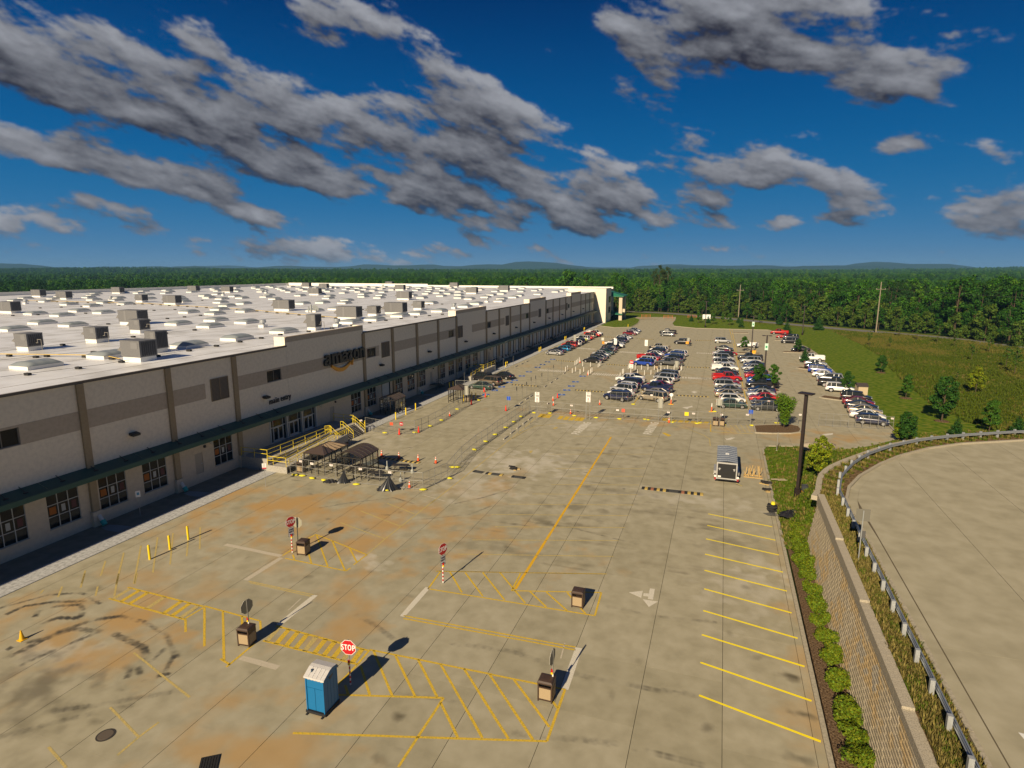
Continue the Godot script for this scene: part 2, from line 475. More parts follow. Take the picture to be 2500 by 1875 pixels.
# stains, tyre marks and washed-out soil lying on the concrete, where the photograph shows them
const SW := 1024
const SH := 2048
var col := PackedFloat32Array()     # r g b a, straight alpha
func stain_map() -> ImageTexture:
	col.resize(SW * SH * 4)
	var f := FastNoiseLite.new()
	f.seed = 31; f.frequency = 0.03; f.fractal_octaves = 5
	var st := FastNoiseLite.new()
	st.seed = 33; st.frequency = 0.06; st.fractal_octaves = 5
	var soil := Color(0.41, 0.265, 0.11)
	for q in [[820, 1270, 17, 5, 0.75], [900, 1240, 14, 4, 0.5], [760, 1330, 9, 4, 0.5], [600, 1210, 8, 3, 0.6], [700, 1225, 7, 3, 0.4], [470, 1290, 8, 3, 0.5], [860, 1480, 2.5, 5, 0.5], [840, 1530, 2, 4, 0.5], [350, 1450, 7, 4, 0.5], [170, 1560, 7, 4, 0.6], [260, 1530, 5, 3, 0.6], [640, 1850, 3.5, 6, 0.65], [560, 1800, 3, 4, 0.4],
			[1400, 1012, 14, 2.5, 0.45], [1700, 1040, 20, 2.5, 0.5], [2050, 1060, 10, 3, 0.4], [1950, 1070, 8, 3, 0.5], [1840, 1130, 1.5, 6, 0.4], [1230, 1180, 2, 5, 0.45], [1480, 905, 30, 4, 0.3], [1620, 930, 20, 5, 0.3], [1110, 1210, 5, 5, 0.3], [2015, 1700, 2, 9, 0.4], [1960, 1500, 1.5, 12, 0.35], [2000, 905, 6, 15, 0.3]]:
		blot(f, G(q[0], q[1]), q[2], q[3], soil, q[4])
	var pale := Color(0.55, 0.52, 0.44)
	for q in [[1280, 1130, 7, 5, 0.6], [1160, 1190, 5, 5, 0.4], [900, 1375, 1.6, 1.1, 0.7], [1430, 1040, 5, 3, 0.4], [1830, 1440, 3, 4, 0.35], [140, 1600, 3, 2, 0.4], [1680, 1220, 7, 2, 0.4], [860, 1080, 8, 8, 0.3], [1850, 1380, 2, 3, 0.35]]:
		blot(st, G(q[0], q[1]), q[2], q[3], pale, q[4])
	var oil := Color(0.09, 0.08, 0.055)
	for q in [[980, 1750, 0.5, 0.4, 0.9], [920, 1850, 0.9, 0.6, 0.8], [1940, 1655, 0.7, 0.35, 0.9], [1960, 1745, 0.7, 0.35, 0.95], [1955, 1855, 0.6, 0.3, 0.7], [50, 1700, 4.5, 3, 0.45], [130, 1650, 3, 2, 0.4], [1780, 1330, 3, 1.5, 0.35], [1400, 1240, 4, 1, 0.45], [1480, 1195, 5, 0.8, 0.45], [1430, 1130, 4, 0.7, 0.4], [1500, 1110, 5, 0.7, 0.4], [1300, 1260, 4, 0.8, 0.35], [1460, 1272, 3, 0.5, 0.5], [1370, 1285, 2, 0.4, 0.6], [1095, 1140, 2, 1.2, 0.4], [1590, 1250, 4, 1.2, 0.3], [1690, 1170, 2.5, 0.8, 0.4], [1740, 1290, 2, 1, 0.3], [1260, 1350, 6, 0.8, 0.3], [1650, 1100, 6, 0.7, 0.3]]:
		blot(st, G(q[0], q[1]), q[2], q[3], oil, q[4])
	rng.seed = 77
	for i in 420:                                # small drips in the stalls
		var p := Vector3(rng.randf_range(-44, 5), 0, rng.randf_range(-18, -240))
		blot(st, p, rng.randf_range(0.12, 0.55), rng.randf_range(0.1, 0.4), oil, rng.randf_range(0.2, 0.65))
	for row in [[1300, 1700, 1075, 9], [1150, 1560, 1150, 9], [1080, 1560, 1250, 10], [1100, 1500, 1340, 8], [1560, 1840, 1250, 8], [1600, 1850, 1400, 6]]:       # sideways tyre smears across the stalls
		for i in row[3]:
			var u: float = rng.randf_range(row[0], row[1])
			var v: float = row[2] + rng.randf_range(-45, 45)
			blot(st, G(u, v), rng.randf_range(1.5, 4.5), rng.randf_range(0.12, 0.3), Color(0.17, 0.15, 0.1), rng.randf_range(0.25, 0.5))
	var tyre := Color(0.055, 0.052, 0.045)
	for q in [[[0, 1485, 120, 1452, 200, 1448, 245, 1475], 0.28, 0.6], [[15, 1500, 60, 1480, 130, 1470, 210, 1468], 0.4, 0.7], [[85, 1505, 95, 1490, 140, 1480, 195, 1476, 205, 1490], 0.35, 0.8], [[100, 1525, 140, 1508, 190, 1510, 205, 1495], 0.5, 0.75], [[65, 1570, 150, 1540, 230, 1513, 290, 1505], 0.5, 0.75], [[0, 1615, 110, 1560, 180, 1535, 270, 1545, 350, 1580, 362, 1615], 0.6, 0.7], [[290, 1505, 350, 1518, 405, 1550, 425, 1600, 400, 1640], 0.45, 0.45], [[362, 1618, 405, 1583], 0.4, 0.9], [[50, 1625, 150, 1580, 250, 1540], 0.4, 0.45],
			[[310, 1655, 320, 1632], 0.4, 0.6], [[335, 1630, 345, 1655, 355, 1662], 0.4, 0.6], [[385, 1650, 415, 1645], 0.4, 0.7], [[20, 1585, 30, 1580], 0.6, 0.7], [[420, 1605, 440, 1600], 0.5, 0.6], [[100, 1740, 250, 1720, 420, 1690], 0.5, 0.25], [[0, 1800, 150, 1760, 330, 1720], 0.5, 0.25], [[870, 1500, 920, 1530, 960, 1560], 0.5, 0.25], [[1110, 1230, 1180, 1215, 1260, 1190], 0.3, 0.35], [[1380, 1285, 1560, 1330], 0.2, 0.3], [[1000, 1270, 1150, 1255, 1200, 1235], 0.25, 0.25], [[1100, 1570, 1250, 1590, 1420, 1650, 1700, 1700], 0.5, 0.22], [[1250, 1790, 1500, 1815, 1720, 1870], 0.5, 0.3], [[1480, 1480, 1600, 1505, 1750, 1520], 0.4, 0.2], [[950, 1690, 1150, 1720], 0.3, 0.15], [[850, 1090, 900, 1110, 950, 1150], 0.3, 0.25], [[780, 1240, 960, 1215, 1010, 1230], 0.3, 0.3]]:
		stroke(st, q[0], q[1] * 0.62, tyre, minf(1.0, q[2] * 1.25))
	var data := PackedByteArray()
	data.resize(SW * SH * 4)
	for k in SW * SH:
		if col[k * 4 + 3] < 0.004: continue
		var q := Color(col[k * 4], col[k * 4 + 1], col[k * 4 + 2]).linear_to_srgb()
		data[k * 4] = q.r8; data[k * 4 + 1] = q.g8; data[k * 4 + 2] = q.b8
		data[k * 4 + 3] = int(clampf(col[k * 4 + 3], 0, 1) * 255.0)
	var im := Image.create_from_data(SW, SH, false, Image.FORMAT_RGBA8, data)
	col.clear()
	return ImageTexture.create_from_image(im)
func lay(k: int, q: Color, a: float) -> void:
	var old := col[k + 3]
	var al := a + old * (1.0 - a)
	if al < 0.003: return
	col[k] = (q.r * a + col[k] * old * (1.0 - a)) / al
	col[k + 1] = (q.g * a + col[k + 1] * old * (1.0 - a)) / al
	col[k + 2] = (q.b * a + col[k + 2] * old * (1.0 - a)) / al
	col[k + 3] = al
func blot(f: FastNoiseLite, at: Vector3, rx: float, rz: float, q: Color, a: float) -> void:
	var cx := (at.x + 50.0) * 8.0
	var cz := (-at.z - 10.0) * 8.0
	rx *= 8.0; rz *= 8.0
	for j in range(maxi(0, int(cz - rz * 1.6)), mini(SH - 1, int(cz + rz * 1.6)) + 1):
		for i in range(maxi(0, int(cx - rx * 1.6)), mini(SW - 1, int(cx + rx * 1.6)) + 1):
			var dx := (i - cx) / rx
			var dz := (j - cz) / rz
			var w := 1.0 - sqrt(dx * dx + dz * dz) + f.get_noise_2d(i * 1.0, j * 1.0) * 1.5
			if w > 0.0: lay((j * SW + i) * 4, q, clampf(w * 0.9, 0.0, 1.0) * a)
func stroke(f: FastNoiseLite, pix: Array, width: float, q: Color, a: float) -> void:
	var c := Curve2D.new()
	for i in range(0, pix.size(), 2):
		var p := P2(pix[i], pix[i + 1])
		var tan_ := Vector2.ZERO
		if i > 0 and i < pix.size() - 2: tan_ = (P2(pix[i + 2], pix[i + 3]) - P2(pix[i - 2], pix[i - 1])) * 0.22
		c.add_point(p, -tan_, tan_)
	var length := c.get_baked_length()
	var s := 0.0
	while s < length:
		var p := c.sample_baked(s)
		var t := (c.sample_baked(minf(s + 0.2, length)) - c.sample_baked(maxf(s - 0.2, 0.0))).normalized()
		var side := Vector2(-t.y, t.x)
		var tread := 0.8 + 0.2 * signf(sin(s * 13.0))
		tread *= clampf(0.75 + 0.9 * f.get_noise_2d(s * 9.0, pix[0]), 0.15, 1.0)
		var w := -width * 0.5
		while w < width * 0.5:
			var k := p + side * w
			var i := int((k.x + 50.0) * 8.0)
			var j := int((-k.y - 10.0) * 8.0)
			if i >= 0 and i < SW and j >= 0 and j < SH:
				var nn := clampf(0.6 + f.get_noise_2d(i * 1.0, j * 1.0) * 1.6, 0.0, 1.0)
				lay((j * SW + i) * 4, q, a * nn * tread * 0.8)
			w += 0.07
		s += 0.07

# painted lines, each a thin sheet 4 mm above the slabs
func line_mesh(p: Vector3, q: Vector3, w: float) -> ArrayMesh:
	var b := MB.new()
	var d := (q - p).normalized()
	var s := Vector3(-d.z, 0, d.x) * w * 0.5
	var y := Vector3(0, 0.005, 0)
	var n := maxi(1, int((q - p).length() / 1.3))
	rng.seed = int(absf(p.x * 71.0 + p.z * 31.0))
	var last := [p - s + y, p + s + y]
	for i in range(1, n + 1):            # worn, slightly uneven edges
		var k := p.lerp(q, float(i) / n)
		var a := 1.0 + rng.randf_range(-0.12, 0.12)
		var c := 1.0 + rng.randf_range(-0.12, 0.12)
		var now := [k - s * a + y, k + s * c + y]
		b.quad(last[0], last[1], now[1], now[0])
		last = now
	return b.mesh()
func strip(lot: Node3D, called: String, m: Material, w: float, pts: Array) -> void:
	for i in pts.size() - 1:
		part(lot, called, line_mesh(G(pts[i].x, pts[i].y), G(pts[i + 1].x, pts[i + 1].y), w), m)
func sheet(lot: Node3D, called: String, m: Material, pts: PackedVector2Array, y := 0.0055) -> void:
	var b := MB.new()
	b.prism(pts, y - 0.004, y)
	part(lot, called, b.mesh(), m)
func crop(s: int, list: Array) -> Array:
	return Z([0, 550, 650, 1150, 0, 800, 1080, 1240, 1560, 1300, 1440, 1700, 1700][s], [0, 1220, 1460, 1460, 1400, 1040, 880, 940, 940, 780, 880, 780, 950][s], [1.0, 4.022, 3.998, 3.998, 3.456, 6.9125, 6.9125, 6.9125, 6.9125, 6.9125, 6.9125, 6.9125, 3.456][s], list)

func paint_lot(lot: Node3D) -> void:
	var ye := mat(0.62, 0.41, 0.03, 0.8, 0.0, "worn", 2.1)
	var faint := mat(0.50, 0.385, 0.14, 0.9, 0.0, "worn", 2.1)
	var br := mat(0.9, 0.72, 0.01, 0.6)
	var wh := mat(0.7, 0.66, 0.54, 0.7, 0.0, "grain", 1.3)
	var fw := mat(0.56, 0.5, 0.38, 0.8, 0.0, "grain", 1.3)
	var bl := mat(0.03, 0.12, 0.42, 0.7)
	# stall lines along the right kerb
	var ra := [[1773, 1602], [1753, 1514], [1738, 1440], [1723, 1379], [1710, 1324], [1700, 1277], [1691, 1236], [1683, 1199], [1675, 1167], [1668, 1138]]
	var la := [[1510, 1502], [1513, 1431], [1516, 1371], [1519, 1319], [1521, 1272], [1522, 1232], [1523, 1197], [1525, 1164], [1528, 1135], [1530, 1110]]
	for i in ra.size(): strip(lot, "stall_line", br, 0.15, [Vector2(la[i][0], la[i][1]) * 1.1302, Vector2(ra[i][0], ra[i][1]) * 1.1302])
	# hatched islands
	for q in [[[1010, 505], [2199, 745]], [[1010, 505], [890, 650]], [[890, 650], [690, 855]], [[700, 945], [1730, 975]], [[1730, 975], [1290, 1650]], [[1045, 510], [1230, 955]], [[1260, 560], [1455, 965]], [[1480, 600], [1670, 970]], [[1700, 645], [2110, 1365]], [[920, 660], [1010, 945]], [[1700, 1020], [1870, 1360]], [[770, 850], [800, 945]]]:
		strip(lot, "hatch_line", ye, 0.14, crop(2, q))
	for q in [[[190, 745], [925, 895]], [[915, 900], [740, 1400]], [[180, 745], [605, 1385]], [[420, 800], [765, 1260]], [[775, 985], [845, 1075]]]:
		strip(lot, "hatch_line", ye, 0.14, crop(3, q))
	strip(lot, "hatch_line", ye, 0.14, [Vector2(1132.7, 1632.6), Vector2(1241.3, 1804)])
	strip(lot, "hatch_line", ye, 0.14, [Vector2(715, 1790), Vector2(1335, 1810)])
	for q in [[[590, 575], [1185, 700]], [[1185, 700], [1230, 670]], [[1260, 640], [1390, 540]], [[890, 340], [1390, 540]], [[780, 400], [890, 340]], [[560, 550], [650, 495]], [[665, 540], [680, 590]], [[815, 520], [845, 625]], [[895, 345], [1005, 655]], [[1050, 405], [1175, 695]], [[1220, 475], [1290, 610]]]:
		strip(lot, "hatch_line", ye, 0.13, crop(1, q))
	for q in [[[1390, 540], [1570, 385], [1870, 150], [2060, 0]], [[1130, 225], [1570, 385]], [[1330, 110], [1730, 265]], [[1590, 35], [1860, 140]], [[230, 800], [870, 935]], [[240, 815], [850, 950]]]:
		strip(lot, "stall_line", faint, 0.11, crop(1, q))
	strip(lot, "aisle_line", faint, 0.12, crop(5, [[1735, 1310], [2212, 940]]))
	strip(lot, "aisle_line", faint, 0.12, [Vector2(1120, 1176), Vector2(1220.3, 1094), Vector2(1266.6, 1055), Vector2(1311, 1018)])
	for q in [[[1724, 275], [1900, 322]], [[1900, 322], [2190, 400]], [[1725, 290], [1725, 615]], [[1880, 320], [1890, 735]], [[2040, 360], [2045, 440]], [[1565, 390], [1565, 495]], [[1860, 720], [1940, 770]], [[1910, 790], [2150, 590]], [[1555, 385], [1725, 285]], [[2195, 400], [2200, 480]]]:
		strip(lot, "hatch_line", ye, 0.14, crop(4, q))
	for q in [[[1130, 670], [1600, 1045]], [[930, 1130], [1165, 1375]], [[990, 1535], [1165, 1385]], [[1165, 1385], [1340, 1255]], [[410, 1465], [560, 1640]], [[340, 170], [365, 140]], [[490, 200], [525, 110]], [[680, 120], [715, 0]], [[805, 190], [825, 110]], [[965, 190], [1000, 0]], [[1135, 90], [1155, 0]]]:
		strip(lot, "old_stall_line", faint, 0.12, crop(4, q))
	for q in [[[690, 1640], [720, 1530]], [[850, 1575], [890, 1450]], [[980, 1650], [1045, 1380]], [[1130, 1640], [1190, 1320]], [[1290, 1550], [1330, 1250]], [[1435, 1480], [1460, 1215]], [[1575, 1410], [1585, 1280]], [[1685, 1350], [1690, 1165]]]:
		strip(lot, "old_stall_line", faint, 0.12, Z(0, 950, 3.456, q))
	# ladder crossings in yellow
	for q in [[[674, 1528], [898, 1588], [642, 1564], [873, 1622], 10], [[312, 1434], [497, 1481], [266, 1461], [452, 1513], 9]]:
		strip(lot, "crossing_edge", ye, 0.16, [Vector2(q[0][0], q[0][1]), Vector2(q[1][0], q[1][1])])
		strip(lot, "crossing_edge", ye, 0.16, [Vector2(q[2][0], q[2][1]), Vector2(q[3][0], q[3][1])])
		for i in q[4]:
			var t = (i + 0.4) / q[4]
			if q[4] == 9 and (i == 3 or i == 5): continue
			var a := Vector2(q[0][0], q[0][1]).lerp(Vector2(q[1][0], q[1][1]), t)
			var c := Vector2(q[2][0], q[2][1]).lerp(Vector2(q[3][0], q[3][1]), t)
			part(lot, "crossing_bar", line_mesh(G(a.x, a.y), G(c.x, c.y), 0.32), ye if i % 4 else faint)
	# white stop bars
	for q in [[[0, 440], [550, 553]], [[550, 570], [200, 790]], [[885, 937], [525, 1230]], [[1990, 862], [1737, 1147]], [[150, 1550], [520, 1650]]]:
		strip(lot, "stop_bar", wh if q[0][0] > 800 else fw, 0.38, crop(1, q))
	strip(lot, "stop_bar", wh, 0.4, crop(3, [[1052, 486], [912, 890]]))
	strip(lot, "stop_bar", fw, 0.08, crop(3, [[915, 440], [875, 590]]))
	strip(lot, "stop_bar", fw, 0.08, crop(1, [[745, 970], [620, 1085]]))
	strip(lot, "aisle_line", ye, 0.12, [Vector2(985, 1503), Vector2(1405, 1580)])
	strip(lot, "aisle_line", ye, 0.12, [Vector2(985, 1510), Vector2(1405, 1587)])
	# island in the middle of the near field
	var k := 1.1302
	for q in [[952, 1234, 925, 1272], [925, 1272, 1285, 1330], [1285, 1330, 1299, 1280], [1299, 1280, 1105, 1276], [942, 1234, 1310, 1240], [972, 1236, 998, 1280], [1005, 1237, 1043, 1288], [1043, 1237, 1090, 1296], [1080, 1237, 1135, 1303], [1145, 1278, 1180, 1311], [1180, 1279, 1225, 1319], [1225, 1280, 1265, 1326], [1105, 1276, 1125, 1238]]:
		strip(lot, "hatch_line", ye, 0.13, [Vector2(q[0], q[1]) * k, Vector2(q[2], q[3]) * k])
	strip(lot, "centre_line", mat(0.78, 0.45, 0.01, 0.7, 0.0, "grain", 1.3), 0.22, [Vector2(1492, 1067), Vector2(1258, 1438)])
	for q in [[1063, 1394, 1482, 1402], [1119, 1352.8, 1497, 1358.5], [1153, 1318, 1511, 1320], [1208, 1286, 1526, 1288], [1200, 1256, 1535, 1259], [1243, 1231, 1547, 1233], [1300, 1206, 1557, 1208], [1345, 1183, 1560, 1184], [1371, 1162.5, 1572, 1163], [1356, 1144, 1576, 1144], [1340, 1109, 1590, 1109], [1370, 1094, 1600, 1094], [1400, 1065, 1610, 1065]]:
		strip(lot, "stall_line", faint, 0.1, [Vector2(q[0], q[1]), Vector2(q[2], q[3])])
	# white double arrow
	for q in [[[565, 415], [1095, 355], [1035, 625]], [[1095, 680], [1680, 770], [1330, 980]], [[1370, 262], [1560, 285], [1490, 695], [1290, 665]], [[1120, 450], [1335, 460], [1310, 575], [1110, 550]]]:
		var pp := PackedVector2Array()
		for w in Z(1500, 1420, 15.8, q): pp.append(P2(w.x, w.y))
		sheet(lot, "arrow_marking", wh, pp)
	for q in [[[725, 380], [830, 365], [900, 350], [905, 375], [840, 385], [820, 405]], [[1455, 895], [1490, 905], [1560, 885], [1625, 890], [1540, 925], [1480, 930]], [[880, 115], [930, 100], [990, 120], [935, 138]]]:
		var pp := PackedVector2Array()
		for w in crop(8, q): pp.append(P2(w.x, w.y))
		sheet(lot, "arrow_marking", wh, pp)
	for q in [[[1340, 155], [1390, 140], [1430, 160], [1385, 152]], [[810, 705], [850, 720], [800, 745], [755, 735]], [[360, 1110], [425, 1105], [400, 1145], [370, 1150]]]:
		var pp := PackedVector2Array()
		for w in crop(7, q): pp.append(P2(w.x, w.y))
		sheet(lot, "arrow_marking", wh if q[0][1] < 200 else faint, pp)
	for q in [[[1060, 380], [1155, 370], [1150, 385], [1090, 392]], [[1430, 475], [1475, 490], [1460, 500], [1440, 492]]]:
		var pp := PackedVector2Array()
		for w in crop(12, q): pp.append(P2(w.x, w.y))
		sheet(lot, "arrow_marking", wh if q[0][0] < 1200 else ye, pp)
	var patch := PackedVector2Array()
	for w in crop(8, [[390, 805], [440, 805], [545, 850], [500, 870], [455, 850]]): patch.append(P2(w.x, w.y))
	sheet(lot, "arrow_marking", ye, patch)
	# lettering on the lanes, read while driving out
	for q in [[1420, 1045], [1590, 1045]]:
		var tm := TextMesh.new()
		tm.text = "PARKING"
		tm.font = sign_font()
		tm.font_size = 96
		tm.pixel_size = 0.017
		tm.depth = 0.004
		var o := part(lot, "lane_lettering", tm, mat(0.6, 0.57, 0.48, 0.8), G(q[0], q[1]) + Vector3(0, 0.005, 0))
		o.rotation = Vector3(-PI / 2, 0, 0)
		o.rotation = (Basis(Vector3.UP, PI / 2 - 0.05) * Basis(Vector3.RIGHT, -PI / 2)).get_euler()
	# white stall lines by the fence, gate crossing bars, curved lane edges
	for q in [[[325, 1330], [1080, 1540]], [[470, 1240], [1080, 1380]], [[600, 1155], [1140, 1285]], [[720, 1080], [1225, 1190]], [[870, 1010], [1100, 1060]], [[180, 1420], [970, 1480]]]:
		strip(lot, "white_stall_line", fw, 0.1, crop(6, q))
	for q in [[530, 1170], [1600, 640], [1900, 480]]: strip(lot, "white_stall_line", fw, 0.1, crop(5, [[q[0] + 1100, q[1] + 0], [q[0] + 1450, q[1] + 100]]))
	for q in [[560, 515], [610, 520], [690, 527], [890, 550], [985, 560], [1080, 570], [1180, 575], [1240, 580]]:
		var c: Vector2 = crop(7, [q])[0]
		part(lot, "crossing_bar", line_mesh(G(c.x - 4, c.y + 4), G(c.x + 4, c.y - 4), 0.7), ye)
	for q in [[430, 580], [510, 610], [590, 610], [700, 615], [800, 622], [910, 632], [1020, 638], [1130, 640]]:
		var c: Vector2 = crop(8, [q])[0]
		part(lot, "crossing_bar", line_mesh(G(c.x - 3, c.y + 3), G(c.x + 3, c.y - 3), 0.7), ye)
	strip(lot, "aisle_line", ye, 0.14, crop(8, [[1210, 600], [1210, 790], [1930, 825]]))
	strip(lot, "aisle_line", faint, 0.12, crop(8, [[590, 670], [830, 745], [1100, 850], [1190, 910], [1205, 1030]]))
	strip(lot, "aisle_line", faint, 0.12, crop(7, [[80, 910], [250, 790], [480, 690], [900, 650], [1380, 640]]))
	for i in 6: strip(lot, "hatch_line", faint, 0.1, crop(8, [[1330 + i * 95, 660], [1480 + i * 80, 800]]))
	# centre and stall lines between the parked rows
	for q in [[[1100, 1105], [985, 350]], [[600, 170], [720, 720], [880, 1500]]]: strip(lot, "aisle_line", ye, 0.14, crop(11, [q[0], q[1]]))
	for q in [[1780, 800, 1788, 830], [1790, 838, 1828, 1004], [1548, 985, 1582, 935]]: strip(lot, "aisle_line", ye, 0.14, [Vector2(q[0], q[1]), Vector2(q[2], q[3])])
	for q in [[100, 850, 550, 880], [750, 480, 1060, 505], [1470, 545, 1850, 570], [1010, 915, 1480, 945]]:      # raised crossings of white blocks
		for i in 12:
			var t := (i + 0.25) / 12.0
			var c: Vector2 = crop(9, [[lerpf(q[0], q[2], t), lerpf(q[1], q[3], t)]])[0]
			var e: Vector2 = crop(9, [[lerpf(q[0], q[2], t + 0.05), lerpf(q[1], q[3], t + 0.05)]])[0]
			part(lot, "crossing_bar", line_mesh(G(c.x, c.y), G(e.x, e.y), 2.4), wh)
	for q in [[1500, 285, 2080, 310]]:
		for i in 12:
			var t := (i + 0.2) / 12.0
			var c: Vector2 = crop(10, [[lerpf(q[0], q[2], t), lerpf(q[1], q[3], t)]])[0]
			var e: Vector2 = crop(10, [[lerpf(q[0], q[2], t + 0.05), lerpf(q[1], q[3], t + 0.05)]])[0]
			part(lot, "crossing_bar", line_mesh(G(c.x, c.y), G(e.x, e.y), 2.0), wh)
	for q in [[0, 565, 290, 575], [-120, 990, 270, 1000]]:
		for i in 9:
			var t := (i + 0.2) / 9.0
			var c: Vector2 = crop(11, [[lerpf(q[0], q[2], t), lerpf(q[1], q[3], t)]])[0]
			var e: Vector2 = crop(11, [[lerpf(q[0], q[2], t + 0.06), lerpf(q[1], q[3], t + 0.06)]])[0]
			part(lot, "crossing_bar", line_mesh(G(c.x, c.y), G(e.x, e.y), 2.0), wh)
	# blue squares with a white wheelchair sign
	for q in [[2010, 577], [2100, 500], [2175, 432], [735, 577], [880, 503], [1000, 445], [1130, 370], [1220, 335], [1340, 262], [1460, 192], [1605, 118], [1690, 70], [1775, 25]]:
		access_square(lot, crop(6, [q])[0], bl, wh)
	for q in [[845, 957], [725, 1052], [340, 672], [255, 715], [170, 760], [90, 805]]:
		access_square(lot, crop(9, [q])[0], bl, wh)
	for q in [[560, 120, 1010, 250], [760, 60, 1090, 170], [420, 170, 660, 240], [900, 20, 1120, 90]]:
		strip(lot, "white_stall_line", fw, 0.1, crop(7, [[q[0], q[1] - 60], [q[2], q[3] - 90]]))
	for i in 7:
		strip(lot, "white_stall_line", fw, 0.1, crop(6, [[1280 + i * 95, 170 - i * 42], [1450 + i * 90, 220 - i * 42]]))
		strip(lot, "white_stall_line", fw, 0.1, crop(6, [[1560 + i * 90, 470 - i * 50], [2080 + i * 60, 560 - i * 60]]))

func access_square(lot: Node3D, c: Vector2, bl: Material, wh: Material) -> void:
	var p := G(c.x, c.y)
	part(lot, "access_square", line_mesh(p + Vector3(-0.62, 0, 0.2), p + Vector3(0.62, 0, -0.2), 1.3), bl)
	var b := MB.new()
	for i in 9:
		var a0 := -2.4 + i * 0.5
		var a1 := a0 + 0.5
		b.quad(p + Vector3(cos(a0) * 0.22, 0.011, sin(a0) * 0.22 + 0.12), p + Vector3(cos(a0) * 0.34, 0.011, sin(a0) * 0.34 + 0.12), p + Vector3(cos(a1) * 0.34, 0.011, sin(a1) * 0.34 + 0.12), p + Vector3(cos(a1) * 0.22, 0.011, sin(a1) * 0.22 + 0.12))
	b.quad(p + Vector3(-0.12, 0.011, -0.5), p + Vector3(-0.12, 0.011, 0.05), p + Vector3(0.0, 0.011, 0.05), p + Vector3(0.0, 0.011, -0.5))
	b.quad(p + Vector3(0.0, 0.011, -0.1), p + Vector3(0.0, 0.011, 0.02), p + Vector3(0.3, 0.011, 0.02), p + Vector3(0.3, 0.011, -0.1))
	part(lot, "access_symbol", b.mesh(), wh)

func sign_font() -> SystemFont:
	if not mats.has("font"):
		var f := SystemFont.new()
		f.font_names = PackedStringArray(["Droid Sans"])
		f.font_weight = 700
		mats.font = f
	return mats.font

const WALL := -50.5
const ROOF := 12.75
const PILASTERS := [20.0, 3.2, -5.4, -14.0, -22.6, -26.8, -35.2, -43.8, -52.3, -78.0, -86.5, -94.9, -103.4, -111.8, -128.3, -136.7, -144.8, -153.1, -161.1, -177.5, -185.7, -193.8, -202.0, -209.9, -225.4, -233.7, -241.5, -249.8]
const RAISED := [[-61.0, -78.0], [-111.8, -128.3], [-161.1, -177.5], [-209.9, -225.4]]

# a wall in the plane x = WALL from z0 down to z1 (z1 < z0), y0 to y1, with rectangular holes [za, zb, ya, yb]
func holed_wall(b: MB, x: float, z0: float, z1: float, y0: float, y1: float, holes: Array, deep := 0.3) -> void:
	var zs := [z0, z1]
	var ys := [y0, y1]
	var mine := []
	for h in holes:
		if h[2] < y1 and h[3] > y0: mine.append(h)
	holes = mine
	for h in holes:
		for q in [h[0], h[1]]:
			if q < z0 and q > z1: zs.append(q)
		for q in [h[2], h[3]]:
			if q > y0 and q < y1: ys.append(q)
	zs.sort(); zs.reverse(); ys.sort()
	for i in zs.size() - 1:
		for j in ys.size() - 1:
			if zs[i] - zs[i + 1] < 0.001 or ys[j + 1] - ys[j] < 0.001: continue
			var mz: float = (zs[i] + zs[i + 1]) * 0.5
			var my: float = (ys[j] + ys[j + 1]) * 0.5
			var open := false
			for h in holes:
				if mz < h[0] and mz > h[1] and my > h[2] and my < h[3]: open = true
			if not open: b.quad(Vector3(x, ys[j], zs[i]), Vector3(x, ys[j], zs[i + 1]), Vector3(x, ys[j + 1], zs[i + 1]), Vector3(x, ys[j + 1], zs[i]))
	for h in holes:
		if h[0] > z0 + 0.01 or h[1] < z1 - 0.01: continue
		if h[0] < z0 - 0.001: b.quad(Vector3(x - deep, h[2], h[0]), Vector3(x, h[2], h[0]), Vector3(x, h[3], h[0]), Vector3(x - deep, h[3], h[0]))
		if h[1] > z1 + 0.001: b.quad(Vector3(x, h[2], h[1]), Vector3(x - deep, h[2], h[1]), Vector3(x - deep, h[3], h[1]), Vector3(x, h[3], h[1]))
		b.quad(Vector3(x, h[2], h[0]), Vector3(x - deep, h[2], h[0]), Vector3(x - deep, h[2], h[1]), Vector3(x, h[2], h[1]))
		b.quad(Vector3(x - deep, h[3], h[0]), Vector3(x, h[3], h[0]), Vector3(x, h[3], h[1]), Vector3(x - deep, h[3], h[1]))

